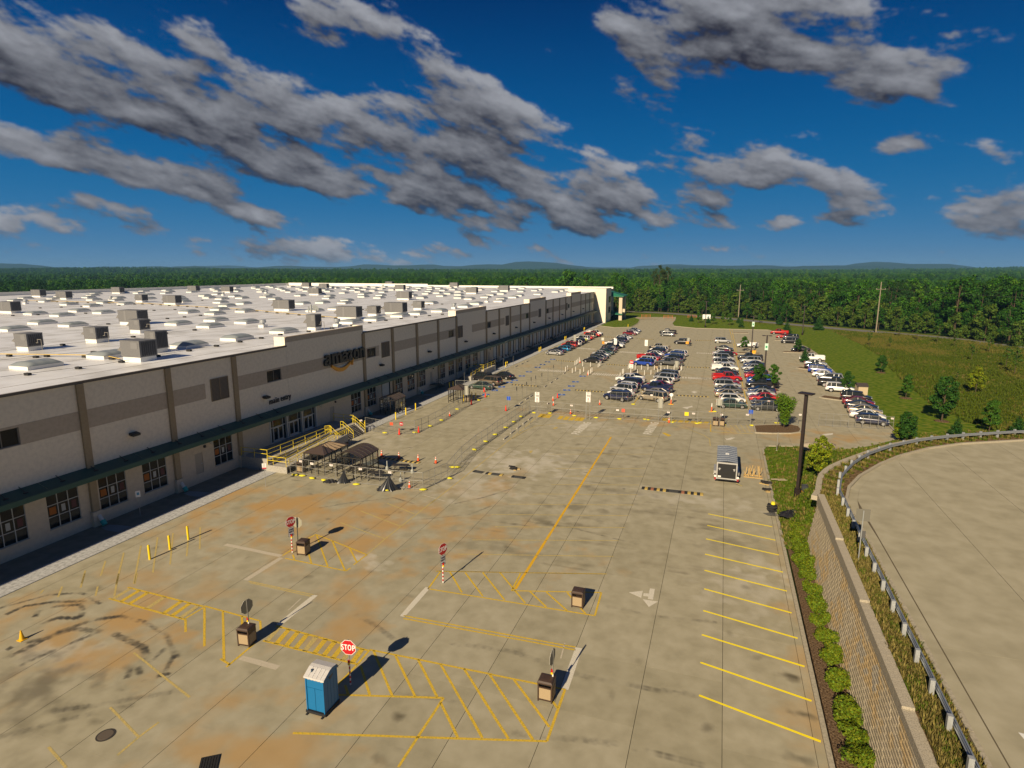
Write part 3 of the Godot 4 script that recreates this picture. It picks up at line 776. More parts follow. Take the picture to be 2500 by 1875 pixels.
func build_warehouse() -> void:
	var w := thing("warehouse", "long beige warehouse with green canopy, white roof and black lettering over the main entry", "warehouse", Vector3.ZERO)
	var beige := mat(0.80, 0.72, 0.58, 0.9, 0.0, "plaster", 5.0)
	var taupe := mat(0.50, 0.425, 0.33, 0.9, 0.0, "plaster", 5.0)
	var low := mat(0.60, 0.51, 0.385, 0.9, 0.0, "plaster", 5.0)
	var trim := mat(0.36, 0.285, 0.18, 0.85, 0.0, "plaster", 4.0)
	var green := mat(0.012, 0.075, 0.058, 0.5)
	var glass := StandardMaterial3D.new()                  # smoke-tinted panes; the closed hall behind them is unlit
	glass.albedo_color = Color(0.1, 0.11, 0.12, 0.5)
	glass.transparency = BaseMaterial3D.TRANSPARENCY_ALPHA
	glass.roughness = 0.05
	glass.metallic_specular = 0.3
	var frame := mat(0.5, 0.5, 0.47, 0.5, 0.0)
	var dark := mat(0.02, 0.02, 0.02, 0.6)
	var steel := mat(0.45, 0.46, 0.46, 0.45, 0.4)
	# what the wall opens for: big windows, dock doors, small doors, high windows, louvres
	var big := []
	for z in [-24.2, -28.55, -32.75, -37.1, -41.4, -49.95, -75.6, -79.85, -88.3, -92.55, -96.75, -105.1, -109.3, -113.5, -117.75, -121.9]: big.append(z)
	var dock := [-84.1, -125.9]
	for z in [-134.1, -138.15, -142.4, -146.5, -150.7, -155.0, -163.1, -167.0, -171.2, -175.4, -180.0, -184.0, -188.2, -192.4, -196.5, -200.6, -204.8, -213.0, -217.0, -221.2, -228.0, -232.0, -236.0, -240.0, -244.0]: dock.append(z)
	var small := [-46.6, -69.6, -100.3, -130.0, -159.0, -208.5]
	var high := [-29.0, -58.6, -80.2, -109.4, -130.1, -159.1, -179.7, -206.8]
	var louvre := [-50.1, -84.3, -113.7, -142.6, -171.1, -203.3]
	var holes := []
	for z in big: holes.append([z + 1.3, z - 1.3, 1.15, 4.1])
	for z in dock: holes.append([z + 1.22, z - 1.22, 1.0, 3.95])
	for z in small: holes.append([z + 0.5, z - 0.5, 1.0, 3.2])
	for z in high: holes.append([z + 1.25, z - 1.25, 8.72, 10.1])
	holes.append([-57.3, -65.9, 1.2, 4.05])
	var cuts := PILASTERS.duplicate()
	cuts.append(-61.0); cuts.append(-69.4); cuts.append(-120.0); cuts.append(-169.3); cuts.append(-217.6)
	cuts.sort(); cuts.reverse()
	for i in cuts.size() - 1:
		var z0: float = cuts[i] - 0.01
		var z1: float = cuts[i + 1] + 0.01
		var top := ROOF
		var lifted := false
		for r in RAISED:
			if z0 <= r[0] + 0.1 and z1 >= r[1] - 0.1: top = 13.75; lifted = true
		var hs := []
		for h in holes:
			if h[0] <= z0 + 0.01 and h[1] >= z1 - 0.01: hs.append(h)
			elif h[0] > z1 and h[1] < z0: hs.append([minf(h[0], z0), maxf(h[1], z1), h[2], h[3]])
		var bands := [[-0.3, 4.9]]
		for h in hs:
			if h[0] >= z0 - 0.001 and h[1] <= z1 + 0.001 and h[3] < 4.9: bands = [[-0.3, h[2]], [h[3], 4.9]]
		for q in bands:
			var lower := MB.new()
			holed_wall(lower, WALL - 0.06, z0, z1, q[0], q[1], hs)
			part(w, "lower_wall_panel", lower.mesh(), low)
		var mid := MB.new()
		holed_wall(mid, WALL, z0, z1, 4.9, 8.68, hs)
		holed_wall(mid, WALL, z0, z1, 10.28, top - (0.62 if lifted else 0.0), hs)
		var over := false
		for l in louvre:
			if l < z0 + 0.2 and l > z1 - 0.2: over = true
		var zb := z1
		if over:                                  # the band stops short of a louvre
			for l in louvre:
				if l < z0 and l > z1: zb = maxf(l + 1.9, z1)
			holed_wall(mid, WALL, minf(zb, z0), z1, 8.68, 10.28, hs)
		part(w, "wall_panel", mid.mesh(), beige)
		if zb < z0 - 0.1:
			var band := MB.new()
			holed_wall(band, WALL + 0.012, z0, zb, 8.68, 10.28, hs)
			part(w, "band_panel", band.mesh(), taupe)
		if lifted:
			var cap := MB.new()
			holed_wall(cap, WALL + 0.012, z0, z1, top - 0.62, top, [])
			cap.bx(WALL - 0.35, WALL + 0.05, top, top + 0.06, z0, z1)
			cap.bx(WALL - 0.34, WALL - 0.3, ROOF - 0.1, top, z0, z1)
			part(w, "parapet_panel", cap.mesh(), taupe)
		else:
			var gut := MB.new()
			gut.bx(WALL - 0.1, WALL + 0.14, top - 0.16, top + 0.05, z0, z1)
			part(w, "gutter", gut.mesh(), mat(0.12, 0.1, 0.08, 0.6))
	for r in RAISED:
		for z in r:
			var e := MB.new()
			e.bx(WALL - 1.6, WALL - 0.002, ROOF - 0.1, 13.79, z - 0.15, z + 0.15)
			part(w, "parapet_end", e.mesh(), beige)
	# pilasters, narrower and clad below the canopy
	for z in PILASTERS:
		var p := MB.new()
		var top: float = ROOF - 0.17
		p.bx(WALL - 0.1, WALL + 0.2, 1.35, top, z - 0.3, z + 0.3)
		part(w, "pilaster", p.mesh(), trim)
		var q := MB.new()
		q.bx(WALL - 0.1, WALL + 0.3, -0.2, 1.35, z - 0.42, z + 0.42)
		part(w, "pilaster_base", q.mesh(), low)
	# canopy: sloping green roof, fascia and brackets
	var segs := [30.0]
	for z in PILASTERS: segs.append(z - 4.2)
	for i in segs.size() - 1:
		var z0: float = segs[i] - 0.006
		var z1: float = segs[i + 1] + 0.006
		var c := MB.new()
		c.quad(Vector3(WALL + 1.35, 4.85, z0), Vector3(WALL + 1.35, 4.85, z1), Vector3(WALL, 5.35, z1), Vector3(WALL, 5.35, z0))
		c.bx(WALL + 1.35, WALL + 1.45, 4.5, 4.92, z0, z1)
		c.bx(WALL, WALL + 1.34, 4.52, 4.6, z0, z1)
		part(w, "canopy", c.mesh(), green)
	for z in PILASTERS:
		for dz in [0.0, -2.8, -5.6]:
			var br := MB.new()
			br.tube(Vector3(WALL + 0.02, 5.5, z + dz), Vector3(WALL + 0.75, 5.1, z + dz), 0.028)
			br.box(Vector3(WALL + 0.75, 5.11, z + dz), Vector3(0.16, 0.08, 0.3))
			part(w, "canopy_bracket", br.mesh(), dark)
	# big nine-pane windows, with plain paper sheets hung inside where the photograph has its pictures
	rng.seed = 12
	for z in big:
		var f := MB.new()
		for k in 4:
			f.bx(WALL - 0.2, WALL - 0.1, 1.15, 4.1, z - 1.3 + k * 0.8667 - (0.02 if k else 0.0), z - 1.3 + k * 0.8667 + (0.03 if k < 3 else 0.0))
			f.bx(WALL - 0.2, WALL - 0.102, 1.15 + k * 0.983 - (0.02 if k else 0.0), 1.15 + k * 0.983 + (0.03 if k < 3 else 0.0), z - 1.3, z + 1.3)
		var win := part(w, "window", f.mesh(), frame)
		for k in 9:
			var g := MB.new()
			var zc: float = z + 0.8667 - (k % 3) * 0.8667
			var yc: float = 1.64 + int(k / 3) * 0.983
			g.bx(WALL - 0.17, WALL - 0.155, yc - 0.46, yc + 0.46, zc - 0.4, zc + 0.4)
			part(win, "pane", g.mesh(), glass)
			if int(k / 3) == 1:
				var s := MB.new()
				var wd: float = [0.27, 0.16, 0.2][k % 3]
				var ht: float = [0.3, 0.3, 0.33][k % 3]
				s.bx(WALL - 0.146, WALL - 0.14, yc - ht, yc + ht, zc - wd, zc + wd)
				part(win, "paper_sheet", s.mesh(), [mat(0.42, 0.13, 0.01, 0.8, 0.0, "grain", 0.7), mat(0.5, 0.5, 0.46, 0.8, 0.0, "grain", 0.7), mat(0.14, 0.05, 0.04, 0.8, 0.0, "grain", 0.7)][k % 3])
		var sill := MB.new()
		sill.bx(WALL - 0.2, WALL + 0.05, 1.07, 1.148, z - 1.35, z + 1.35)
		part(win, "sill", sill.mesh(), low)
	for z in high:
		var f := MB.new()
		f.bx(WALL - 0.2, WALL - 0.1, 8.72, 10.1, z - 1.25, z - 1.19)
		f.bx(WALL - 0.2, WALL - 0.1, 8.72, 10.1, z + 1.19, z + 1.25)
		f.bx(WALL - 0.2, WALL - 0.1, 8.72, 10.1, z - 0.03, z + 0.03)
		f.bx(WALL - 0.2, WALL - 0.102, 8.72, 8.78, z - 1.25, z + 1.25)
		f.bx(WALL - 0.2, WALL - 0.102, 10.04, 10.1, z - 1.25, z + 1.25)
		var win := part(w, "high_window", f.mesh(), mat(0.2, 0.18, 0.15, 0.6))
		for s in [-0.61, 0.61]:
			var g := MB.new()
			g.bx(WALL - 0.17, WALL - 0.155, 8.78, 10.04, z + s - 0.58, z + s + 0.58)
			part(win, "pane", g.mesh(), glass)
	for z in louvre:
		var f := MB.new()
		f.bx(WALL + 0.0, WALL + 0.09, 8.2, 8.26, z - 1.22, z + 1.22)
		f.bx(WALL + 0.0, WALL + 0.09, 10.54, 10.6, z - 1.22, z + 1.22)
		for s in [-1.19, 0.0, 1.19]: f.bx(WALL, WALL + 0.092, 8.26, 10.54, z + s - 0.03, z + s + 0.03)
		var l := part(w, "louvre", f.mesh(), trim)
		for k in 18:
			var s := MB.new()
			s.box(Vector3(WALL + 0.045, 8.33 + k * 0.128, z), Vector3(0.08, 0.02, 2.3), Basis(Vector3(0, 0, 1), -0.6))
			part(l, "slat", s.mesh(), mat(0.17, 0.14, 0.11, 0.7))
		var back := MB.new()
		back.bx(WALL + 0.002, WALL + 0.012, 8.25, 10.55, z - 1.2, z + 1.2)
		part(l, "backing", back.mesh(), trim)
	# dock doors of ribbed white panels
	for z in dock:
		var d := MB.new()
		d.bx(WALL - 0.3, WALL - 0.02, 3.95, 4.1, z - 1.3, z + 1.3)
		for s in [-1.26, 1.26]: d.bx(WALL - 0.3, WALL - 0.02, 1.0, 3.95, z + s - 0.06, z + s + 0.06)
		var door := part(w, "dock_door", d.mesh(), dark)
		for k in 6:
			var s := MB.new()
			s.bx(WALL - 0.22, WALL - 0.16, 1.02 + k * 0.488, 1.49 + k * 0.488, z - 1.19, z + 1.19)
			part(door, "door_panel", s.mesh(), mat(0.42, 0.46, 0.47, 0.5))
		var bump := MB.new()
		for s in [-0.9, 0.9]: bump.bx(WALL - 0.04, WALL + 0.16, 0.55, 1.0, z + s - 0.14, z + s + 0.14)
		part(door, "dock_bumper", bump.mesh(), dark)
	for z in small:
		var d := MB.new()
		d.bx(WALL - 0.2, WALL - 0.12, 1.0, 3.2, z - 0.48, z + 0.48)
		var door := part(w, "personnel_door", d.mesh(), mat(0.38, 0.33, 0.26, 0.7))
		var h := MB.new()
		h.bx(WALL - 0.12, WALL - 0.06, 1.95, 2.05, z - 0.4, z - 0.28)
		part(door, "handle", h.mesh(), steel)
		var lm := MB.new()
		lm.bx(WALL - 0.06, WALL + 0.12, 3.6, 3.85, z - 0.9, z - 0.7)
		part(w, "door_lamp", lm.mesh(), dark)
	# floodlights above the canopy
	for z in [-39.5, -56.7, -82.6, -99.3, -116.1, -132.7, -149.0, -165.0, -181.0, -197.0, -213.0, -229.0]:
		var l := MB.new()
		l.box(Vector3(WALL + 0.3, 7.15, z), Vector3(0.55, 0.22, 0.75), Basis(Vector3(0, 0, 1), -0.2))
		l.box(Vector3(WALL + 0.05, 7.1, z), Vector3(0.1, 0.3, 0.4))
		part(w, "floodlight", l.mesh(), dark)
	for z in [-48.1, -66.8]:
		var l := MB.new()
		l.box(Vector3(WALL + 0.1, 4.05, z), Vector3(0.25, 0.12, 0.3))
		l.tube(Vector3(WALL + 0.15, 3.95, z - 0.1), Vector3(WALL + 0.3, 3.85, z - 0.1), 0.06)
		l.tube(Vector3(WALL + 0.15, 3.95, z + 0.1), Vector3(WALL + 0.3, 3.85, z + 0.1), 0.06)
		part(w, "emergency_light", l.mesh(), mat(0.6, 0.6, 0.55, 0.5))
	# main entry: three glazed doorways in pale frames
	var en := MB.new()
	for k in 4:
		var z := -57.3 - k * 2.8667
		en.bx(WALL - 0.25, WALL + (0.16 if k else 0.0), 1.2, 4.05, z - 0.1, z + 0.1)
		if k == 3: break
		en.bx(WALL - 0.2, WALL - 0.08, 3.05, 3.15, z - 2.7667, z - 0.1)
		en.bx(WALL - 0.2, WALL - 0.08, 3.97, 4.05, z - 2.7667, z - 0.1)
		en.bx(WALL - 0.2, WALL - 0.08, 1.2, 1.3, z - 2.7667, z - 0.1)
		for s in [0.55, 2.3]: en.bx(WALL - 0.2, WALL - 0.082, 1.3, 3.05, z - s - 0.05, z - s + 0.05)
		for s in [0.55, 2.3]: en.bx(WALL - 0.2, WALL - 0.082, 3.15, 3.97, z - s - 0.03, z - s + 0.03)
	var entry := part(w, "main_entry", en.mesh(), frame)
	for k in 3:
		var z := -57.3 - k * 2.8667
		for s in [[0.1, 0.5, 1.3, 3.05], [0.6, 1.4, 1.3, 3.05], [1.45, 2.25, 1.3, 3.05], [2.35, 2.76, 1.3, 3.05], [0.1, 2.76, 3.15, 3.97]]:
			var g := MB.new()
			g.bx(WALL - 0.16, WALL - 0.145, s[2], s[3], z - s[1], z - s[0])
			part(entry, "pane", g.mesh(), glass)
		var h := MB.new()
		for s in [0.6, 1.38, 1.45, 2.22]: h.bx(WALL - 0.2, WALL - 0.07, 1.3, 3.05, z - s - 0.035, z - s + 0.035)
		h.bx(WALL - 0.2, WALL - 0.072, 1.3, 1.5, z - 2.25, z - 0.6)
		h.bx(WALL - 0.2, WALL - 0.072, 2.95, 3.05, z - 2.25, z - 0.6)
		part(entry, "door_leaf_frame", h.mesh(), frame)
	# lettering
	var txt := func(s: String, size: float, z: float, y: float, depth: float, m: Material, called: String, stretch := 1.0):
		var t := TextMesh.new()
		t.text = s
		t.font = sign_font()
		t.font_size = 96
		t.pixel_size = size / 96.0
		t.depth = depth
		t.horizontal_alignment = HORIZONTAL_ALIGNMENT_LEFT
		var o := part(w, called, t, m, Vector3(WALL + depth * 0.5 + 0.05, y, z))
		o.rotation.y = PI / 2
		o.scale.x = stretch
	var x := -68.0
	for ch in "amazon":
		txt.call(ch, 2.75, x, 10.02, 0.3, mat(0.012, 0.012, 0.013, 0.4), "sign_letter", 1.06)
		x -= 2.42 if ch == "m" else (1.36 if ch == "z" else 1.52)
	txt.call("main entry", 0.86, -57.3, 6.4, 0.05, dark, "entry_lettering", 0.86)
	var sm := MB.new()                             # the orange curved arrow below the lettering
	var last := []
	for i in 17:
		var t := i / 16.0
		var z := lerpf(-69.7, -74.3, t)
		var y := 8.95 - 1.0 * sin(PI * (t * 0.86 + 0.07)) + 0.2 - t * 0.12
		var wd := lerpf(0.1, 0.2, sin(PI * minf(t * 1.1, 1.0))) + 0.07
		var now := [Vector3(WALL + 0.3, y - wd, z), Vector3(WALL + 0.3, y + wd, z), Vector3(WALL + 0.05, y + wd, z), Vector3(WALL + 0.05, y - wd, z)]
		if i: 
			for k in 4: sm.quad(last[k], now[k], now[(k + 1) % 4], last[(k + 1) % 4])
		last = now
	sm.bar(Vector3(WALL + 0.2, 9.22, -73.4), Vector3(WALL + 0.2, 9.3, -74.85), 0.24, 0.2)
	sm.bar(Vector3(WALL + 0.2, 9.32, -74.8), Vector3(WALL + 0.2, 8.35, -74.65), 0.24, 0.22)
	part(w, "sign_arrow", sm.mesh(), mat(0.72, 0.32, 0.01, 0.4))
	var hf := MB.new()
	hf.bx(-239.9, WALL - 0.4, 0.6, 1.0, -295.9, 29.9)
	part(w, "hall_floor", hf.mesh(), mat(0.36, 0.35, 0.33, 0.7))
	# roof deck, far walls and the taller corner block
	var rf := MB.new()
	rf.bx(-240.0, WALL - 0.36, ROOF - 0.6, ROOF, -296.0, 30.0)
	rf.bx(WALL - 0.36, WALL - 0.001, ROOF - 0.6, ROOF - 0.003, -296.0, 30.0)
	part(w, "roof", rf.mesh(), mat(1, 1, 1, 0.38, 0.0, "roof", 34.0))
	for x0 in 20:                                       # welded seams of the roofing sheets
		var s := MB.new()
		s.bx(WALL - 3.0 - x0 * 9.1, WALL - 3.12 - x0 * 9.1, ROOF, ROOF + 0.012, -295.0, 29.0)
		part(w, "roof_seam", s.mesh(), mat(0.42, 0.4, 0.36, 0.6))
	for q in [[-240.3, -240.0, -296, 30, 14.0], [-240.0, -150.0, -296.3, -296.0, 14.2], [-150.0, WALL, -296.3, -296.0, 13.6]]:
		var s := MB.new()
		s.bx(q[0], q[1], -6.0, q[4], q[2], q[3])
		part(w, "far_wall", s.mesh(), mat(0.72, 0.7, 0.64, 0.8))
	var near := MB.new()
	near.bx(-240.0, WALL, -1.0, ROOF, 30.0, 30.3)
	part(w, "near_wall", near.mesh(), beige)
	var tw := MB.new()
	tw.bx(-62.0, WALL + 4.6, -0.3, 14.1, -265.0, -252.4)
	part(w, "corner_block", tw.mesh(), beige)
	var tn := MB.new()
	tn.bx(WALL - 0.5, WALL + 0.4, -0.3, ROOF, -296.0, -265.0)
	part(w, "end_wall", tn.mesh(), low)
	for q in [[WALL + 8.6, -266.4], [WALL + 8.6, -276.0]]:
		var cl := MB.new()
		cl.bx(q[0] - 0.7, q[0] + 0.7, -0.3, 10.6, q[1] - 0.7, q[1] + 0.7)
		part(w, "porch_column", cl.mesh(), low)
	var hip := MB.new()
	for q in [[10.6, 1.9, 10.0], [2.9, 0.8, 9.6]]:
		var x1: float = WALL + q[2]
		hip.quad(Vector3(x1, q[0], -264.9), Vector3(x1, q[0], -278.0), Vector3(WALL + 3.0, q[0] + q[1], -275.0), Vector3(WALL + 3.0, q[0] + q[1], -267.5))
		hip.quad(Vector3(WALL, q[0], -264.9), Vector3(x1, q[0], -264.9), Vector3(WALL + 3.0, q[0] + q[1], -267.5), Vector3(WALL, q[0] + q[1], -267.5))
		hip.bx(WALL, x1, q[0] - 0.35, q[0] - 0.01, -278.0, -264.9)
	part(w, "porch_roof", hip.mesh(), mat(0.015, 0.14, 0.08, 0.5))
	for y in [3.6, 8.0]:
		var g := MB.new()
		g.bx(WALL + 4.6, WALL + 4.66, y, y + 2.6, -263.4, -258.8)
		part(w, "corner_window", g.mesh(), glass)

func roof_at(u: float, v: float) -> Vector3: return G(u / 1.77, 600.0 + v / 1.77, ROOF)

func build_rooftop() -> void:
	# domed skylights
	var proto := thing("skylight", "domed skylight on white curb", "skylight", Vector3.ZERO, 0.0, "skylights on the warehouse roof")
	var b := MB.new()
	b.bx(-1.3, 1.3, 0.0, 0.34, -1.65, 1.65)
	part(proto, "curb", b.mesh(), mat(0.72, 0.71, 0.68, 0.6))
	var d := MB.new()
	var rings := []
	for i in 13:
		var t := i / 12.0
		var ring := []
		var lob := 0.86 + 0.14 * absf(sin(t * PI * 3.0))
		var e := sin(clampf(minf(t, 1.0 - t) * 5.0, 0.0, 1.0) * PI / 2)
		for j in 9:
			var a := PI * j / 8.0
			ring.append(Vector3(-cos(a) * 1.32, 0.345 + pow(sin(a), 0.7) * 0.4 * lob * e, lerpf(1.67, -1.67, t)))
		rings.append(ring)
	d.loft(rings, false)
	part(proto, "dome", d.mesh(), mat(0.24, 0.27, 0.28, 0.35))
	var spots := []
	for q in [[60, 366], [160, 525], [185, 337], [155, 297], [270, 304], [318, 347], [345, 285], [450, 292], [300, 256], [398, 263], [455, 249], [408, 236], [545, 254], [475, 480], [820, 437], [1025, 405], [772, 341], [818, 290], [910, 352], [935, 325], [930, 297], [950, 278], [955, 247], [960, 232], [1068, 334], [1060, 286], [1055, 252], [1048, 228], [1228, 375], [1310, 252], [1362, 284], [1455, 276], [1518, 334], [1620, 322], [1395, 248], [1490, 250], [1420, 229], [1570, 211], [1640, 227], [1730, 306], [1805, 296], [1865, 250], [1900, 285], [1845, 209], [1940, 209], [1985, 227], [2010, 265], [2060, 253], [2030, 232], [2100, 224], [2160, 242]]:
		spots.append(roof_at(q[0], q[1]))
	rng.seed = 5
	for ix in 14:
		for iz in 9:
			var p := Vector3(-66.0 - ix * 12.4, ROOF, -178.0 - iz * 12.6)
			if rng.randf() < 0.18: continue
			var ok := true
			for s in spots:
				if s.distance_to(p) < 7.0: ok = false
			if ok: spots.append(p + Vector3(rng.randf_range(-1.5, 1.5), 0, rng.randf_range(-1.5, 1.5)))
	for ix in range(3, 13):
		for iz in 6:
			var p := Vector3(-66.0 - ix * 13.0, ROOF, -122.0 - iz * 11.0)
			var ok := rng.randf() > 0.35
			for s in spots:
				if s.distance_to(p) < 8.0: ok = false
			if ok: spots.append(p)
	var first := true
	for p in spots:
		var lab := "domed grey skylight on a white curb of the warehouse roof"
		if first:
			proto.position = p
			proto.set_meta("label", lab)
			first = false
		else: copy(proto, "skylight", lab, p, 0.0)
	# air handlers: cabinet with a coil face, hood, white curb, pipe
	for q in [[95, 455, 0, 0], [392, 420, 0, 0], [583, 378, 0, 0], [568, 502, 3, 0], [655, 464, 2, 0], [555, 342, 1, 0], [20, 292, 1, 0], [155, 222, 1, 1], [265, 232, 1, 1], [500, 207, 1, 1], [600, 244, 3, 0], [732, 255, 1, 1], [830, 199, 1, 1], [975, 203, 1, 1], [1215, 282, 1, 0], [1345, 366, 2, 2], [1497, 320, 1, 0], [1607, 304, 0, 0], [1700, 297, 1, 0], [1803, 278, 0, 0], [1740, 234, 1, 1], [1355, 213, 1, 1], [1320, 181, 1, 1], [1395, 186, 1, 1], [1680, 174, 1, 1], [1725, 193, 1, 1], [1960, 180, 1, 1], [2035, 208, 1, 1], [2175, 197, 1, 1]]:
		var s: Array = [[2.1, 1.45, 1.8], [4.3, 1.9, 2.1], [1.6, 1.9, 1.6], [2.6, 1.6, 2.0]][q[2]]
		var at := roof_at(q[0], q[1]) + Vector3(0, 0, -s[2] * 0.5)
		var lab: String = ["small grey rooftop air unit with an intake hood and gas pipe", "long grey rooftop air unit with a dark coil bay", "narrow upright grey rooftop air unit", "boxy grey rooftop air unit with an open lower bay"][q[2]]
		if q[2] == 1:
			lab = "long grey rooftop air unit %s" % ({555: "behind a smaller hooded unit amid skylights", 1497: "nearest the raised sign parapet", 1700: "between two small hooded units", 1215: "alone beside the yellow gas pipe in mid roof", 732: "standing right behind the yellow gas pipe", 155: "beside a round vent by the far roof edge", 265: "by the far roof edge beside its twin"}.get(q[0], "far back among the rows of skylights"))
		if q[3] == 2: lab = "grey rooftop air unit with a small dish and vent stacks above it"
		var t := thing("rooftop_air_unit", lab, "air unit", at, 0.0, "air units on the warehouse roof")
		var c := MB.new()
		c.bx(-s[0] * 0.46, s[0] * 0.46, 0, 0.5, -s[2] * 0.46, s[2] * 0.46)
		part(t, "curb", c.mesh(), mat(0.72, 0.71, 0.68, 0.6))
		var cab := MB.new()
		cab.bx(-s[0] * 0.5, s[0] * 0.5, 0.5, 0.5 + s[1], -s[2] * 0.5, s[2] * 0.5)
		cab.bx(-s[0] * 0.51, s[0] * 0.51, 0.5 + s[1], 0.56 + s[1], -s[2] * 0.51, s[2] * 0.51)
		part(t, "cabinet", cab.mesh(), mat(0.165, 0.165, 0.168, 0.55, 0.0, "grain", 2.0))
		var coil := MB.new()
		for k in 7: coil.bx(s[0] * 0.5, s[0] * 0.5 + 0.03, 0.62, 0.4 + s[1], -s[2] * 0.42 + k * s[2] * 0.12, -s[2] * 0.42 + k * s[2] * 0.12 + s[2] * 0.08)
		part(t, "coil_face", coil.mesh(), mat(0.04, 0.04, 0.045, 0.6))
		var bay := MB.new()
		if q[2] == 1: bay.bx(-s[0] * 0.18, -s[0] * 0.08, 0.6, 0.45 + s[1], s[2] * 0.5, s[2] * 0.5 + 0.02)
		else: bay.bx(s[0] * 0.05, s[0] * 0.4, 0.6 + s[1] * 0.45, 0.4 + s[1], s[2] * 0.5, s[2] * 0.5 + 0.02)
		part(t, "open_bay", bay.mesh(), mat(0.165, 0.165, 0.168, 0.6))
		var hood := MB.new()
		var hx = -s[0] * 0.5
		hood.quad(Vector3(hx, 0.5 + s[1] * 0.75, s[2] * 0.4), Vector3(hx, 0.5 + s[1] * 0.75, -s[2] * 0.4), Vector3(hx - 0.8, 0.75 + s[1] * 0.2, -s[2] * 0.4), Vector3(hx - 0.8, 0.75 + s[1] * 0.2, s[2] * 0.4))
		hood.tri(Vector3(hx, 0.5 + s[1] * 0.75, s[2] * 0.4), Vector3(hx - 0.8, 0.75 + s[1] * 0.2, s[2] * 0.4), Vector3(hx, 0.7 + s[1] * 0.15, s[2] * 0.4))
		hood.tri(Vector3(hx, 0.5 + s[1] * 0.75, -s[2] * 0.4), Vector3(hx, 0.7 + s[1] * 0.15, -s[2] * 0.4), Vector3(hx - 0.8, 0.75 + s[1] * 0.2, -s[2] * 0.4))
		part(t, "intake_hood", hood.mesh(), mat(0.16, 0.155, 0.15, 0.6))
		if q[2] == 0 or q[3] == 2:
			var gp := MB.new()
			gp.path([Vector3(s[0] * 0.5, 0.9, 0), Vector3(s[0] * 0.5 + 0.4, 0.9, 0), Vector3(s[0] * 0.5 + 0.4, 1.3, 0), Vector3(s[0] * 0.5 + 1.0, 1.3, 0), Vector3(s[0] * 0.5 + 1.0, 0.1, 0)], 0.04)
			part(t, "gas_pipe", gp.mesh(), mat(0.2, 0.19, 0.17, 0.5))
		if q[3] == 2:
			var ds := MB.new()
			ds.tube(Vector3(0.5, 2.7, 0), Vector3(0.5, 3.3, 0), 0.05)
			ds.tube(Vector3(0.5, 3.4, 0.1), Vector3(0.5, 3.5, -0.1), 0.55, 0.3, 12)
			ds.tube(Vector3(-0.4, 2.7, 0), Vector3(-0.4, 3.9, 0), 0.14)
			ds.tube(Vector3(-0.7, 2.7, 0.2), Vector3(-0.7, 3.6, 0.2), 0.1)
			part(t, "dish_and_stacks", ds.mesh(), mat(0.3, 0.32, 0.32, 0.5))
	# round exhaust vents
	for q in [[112, 252], [1137, 352], [1458, 348], [480, 236], [965, 215], [1150, 205], [1810, 176], [1962, 272], [2104, 244], [1655, 178]]:
		var t := thing("roof_vent", "round galvanised exhaust vent standing on the white roof", "vent", roof_at(q[0], q[1]), 0.0, "exhaust vents on the warehouse roof")
		var c := MB.new()
		c.bx(-0.5, 0.5, 0, 0.4, -0.5, 0.5)
		part(t, "curb", c.mesh(), mat(0.72, 0.71, 0.68, 0.6))
		var k := MB.new()
		k.tube(Vector3(0, 0.4, 0), Vector3(0, 1.0, 0), 0.3, 0.3, 14)
		k.tube(Vector3(0, 0.75, 0), Vector3(0, 1.25, 0), 0.55, 0.5, 14)
		part(t, "hood", k.mesh(), mat(0.4, 0.42, 0.43, 0.4, 0.5))
	# gas mains and lightning cable runs on black blocks
	var runs := [[[-40, 478], [450, 484], [520, 500]], [[100, 240], [640, 254], [1050, 279], [1480, 318]], [[0, 500], [300, 470], [700, 445], [900, 425]], [[0, 575], [440, 520], [880, 446], [1250, 380]], [[0, 462], [500, 405], [900, 360]], [[30, 275], [480, 260], [900, 236]], [[420, 345], [900, 300]], [[1280, 380], [1480, 352], [1700, 320], [1990, 290]], [[1500, 285], [1700, 262], [2100, 246]], [[0, 305], [420, 292], [800, 275]]]
	for i in runs.size():
		var yel: bool = i < 2
		var t := thing("roof_pipe", ["yellow gas pipe running past the small air units near the roof edge", "yellow gas pipe running across the middle of the white roof"][i] if yel else "thin dark cable run on black blocks across the white roof", "pipe", Vector3.ZERO, 0.0, "" if yel else "cable runs on the warehouse roof")
		var pts := []
		for q in runs[i]: pts.append(roof_at(q[0], q[1]) + Vector3(0, 0.28 if yel else 0.16, 0))
		var k := MB.new()
		k.path(pts, 0.05 if yel else 0.018)
		part(t, "pipe", k.mesh(), mat(0.55, 0.4, 0.12, 0.6) if yel else mat(0.12, 0.11, 0.1, 0.7))
		var blk := MB.new()
		blk.bx(-0.28, 0.28, -0.1, 0.12, -0.16, 0.16)
		var bm := blk.mesh()
		for j in pts.size() - 1:
			var n := int((pts[j + 1] - pts[j]).length() / 4.0)
			for s in n:
				var p: Vector3 = pts[j].lerp(pts[j + 1], (s + 0.5) / n)
				p.y = ROOF + 0.1
				part(t, "support_block", bm, mat(0.02, 0.02, 0.02, 0.8), p)

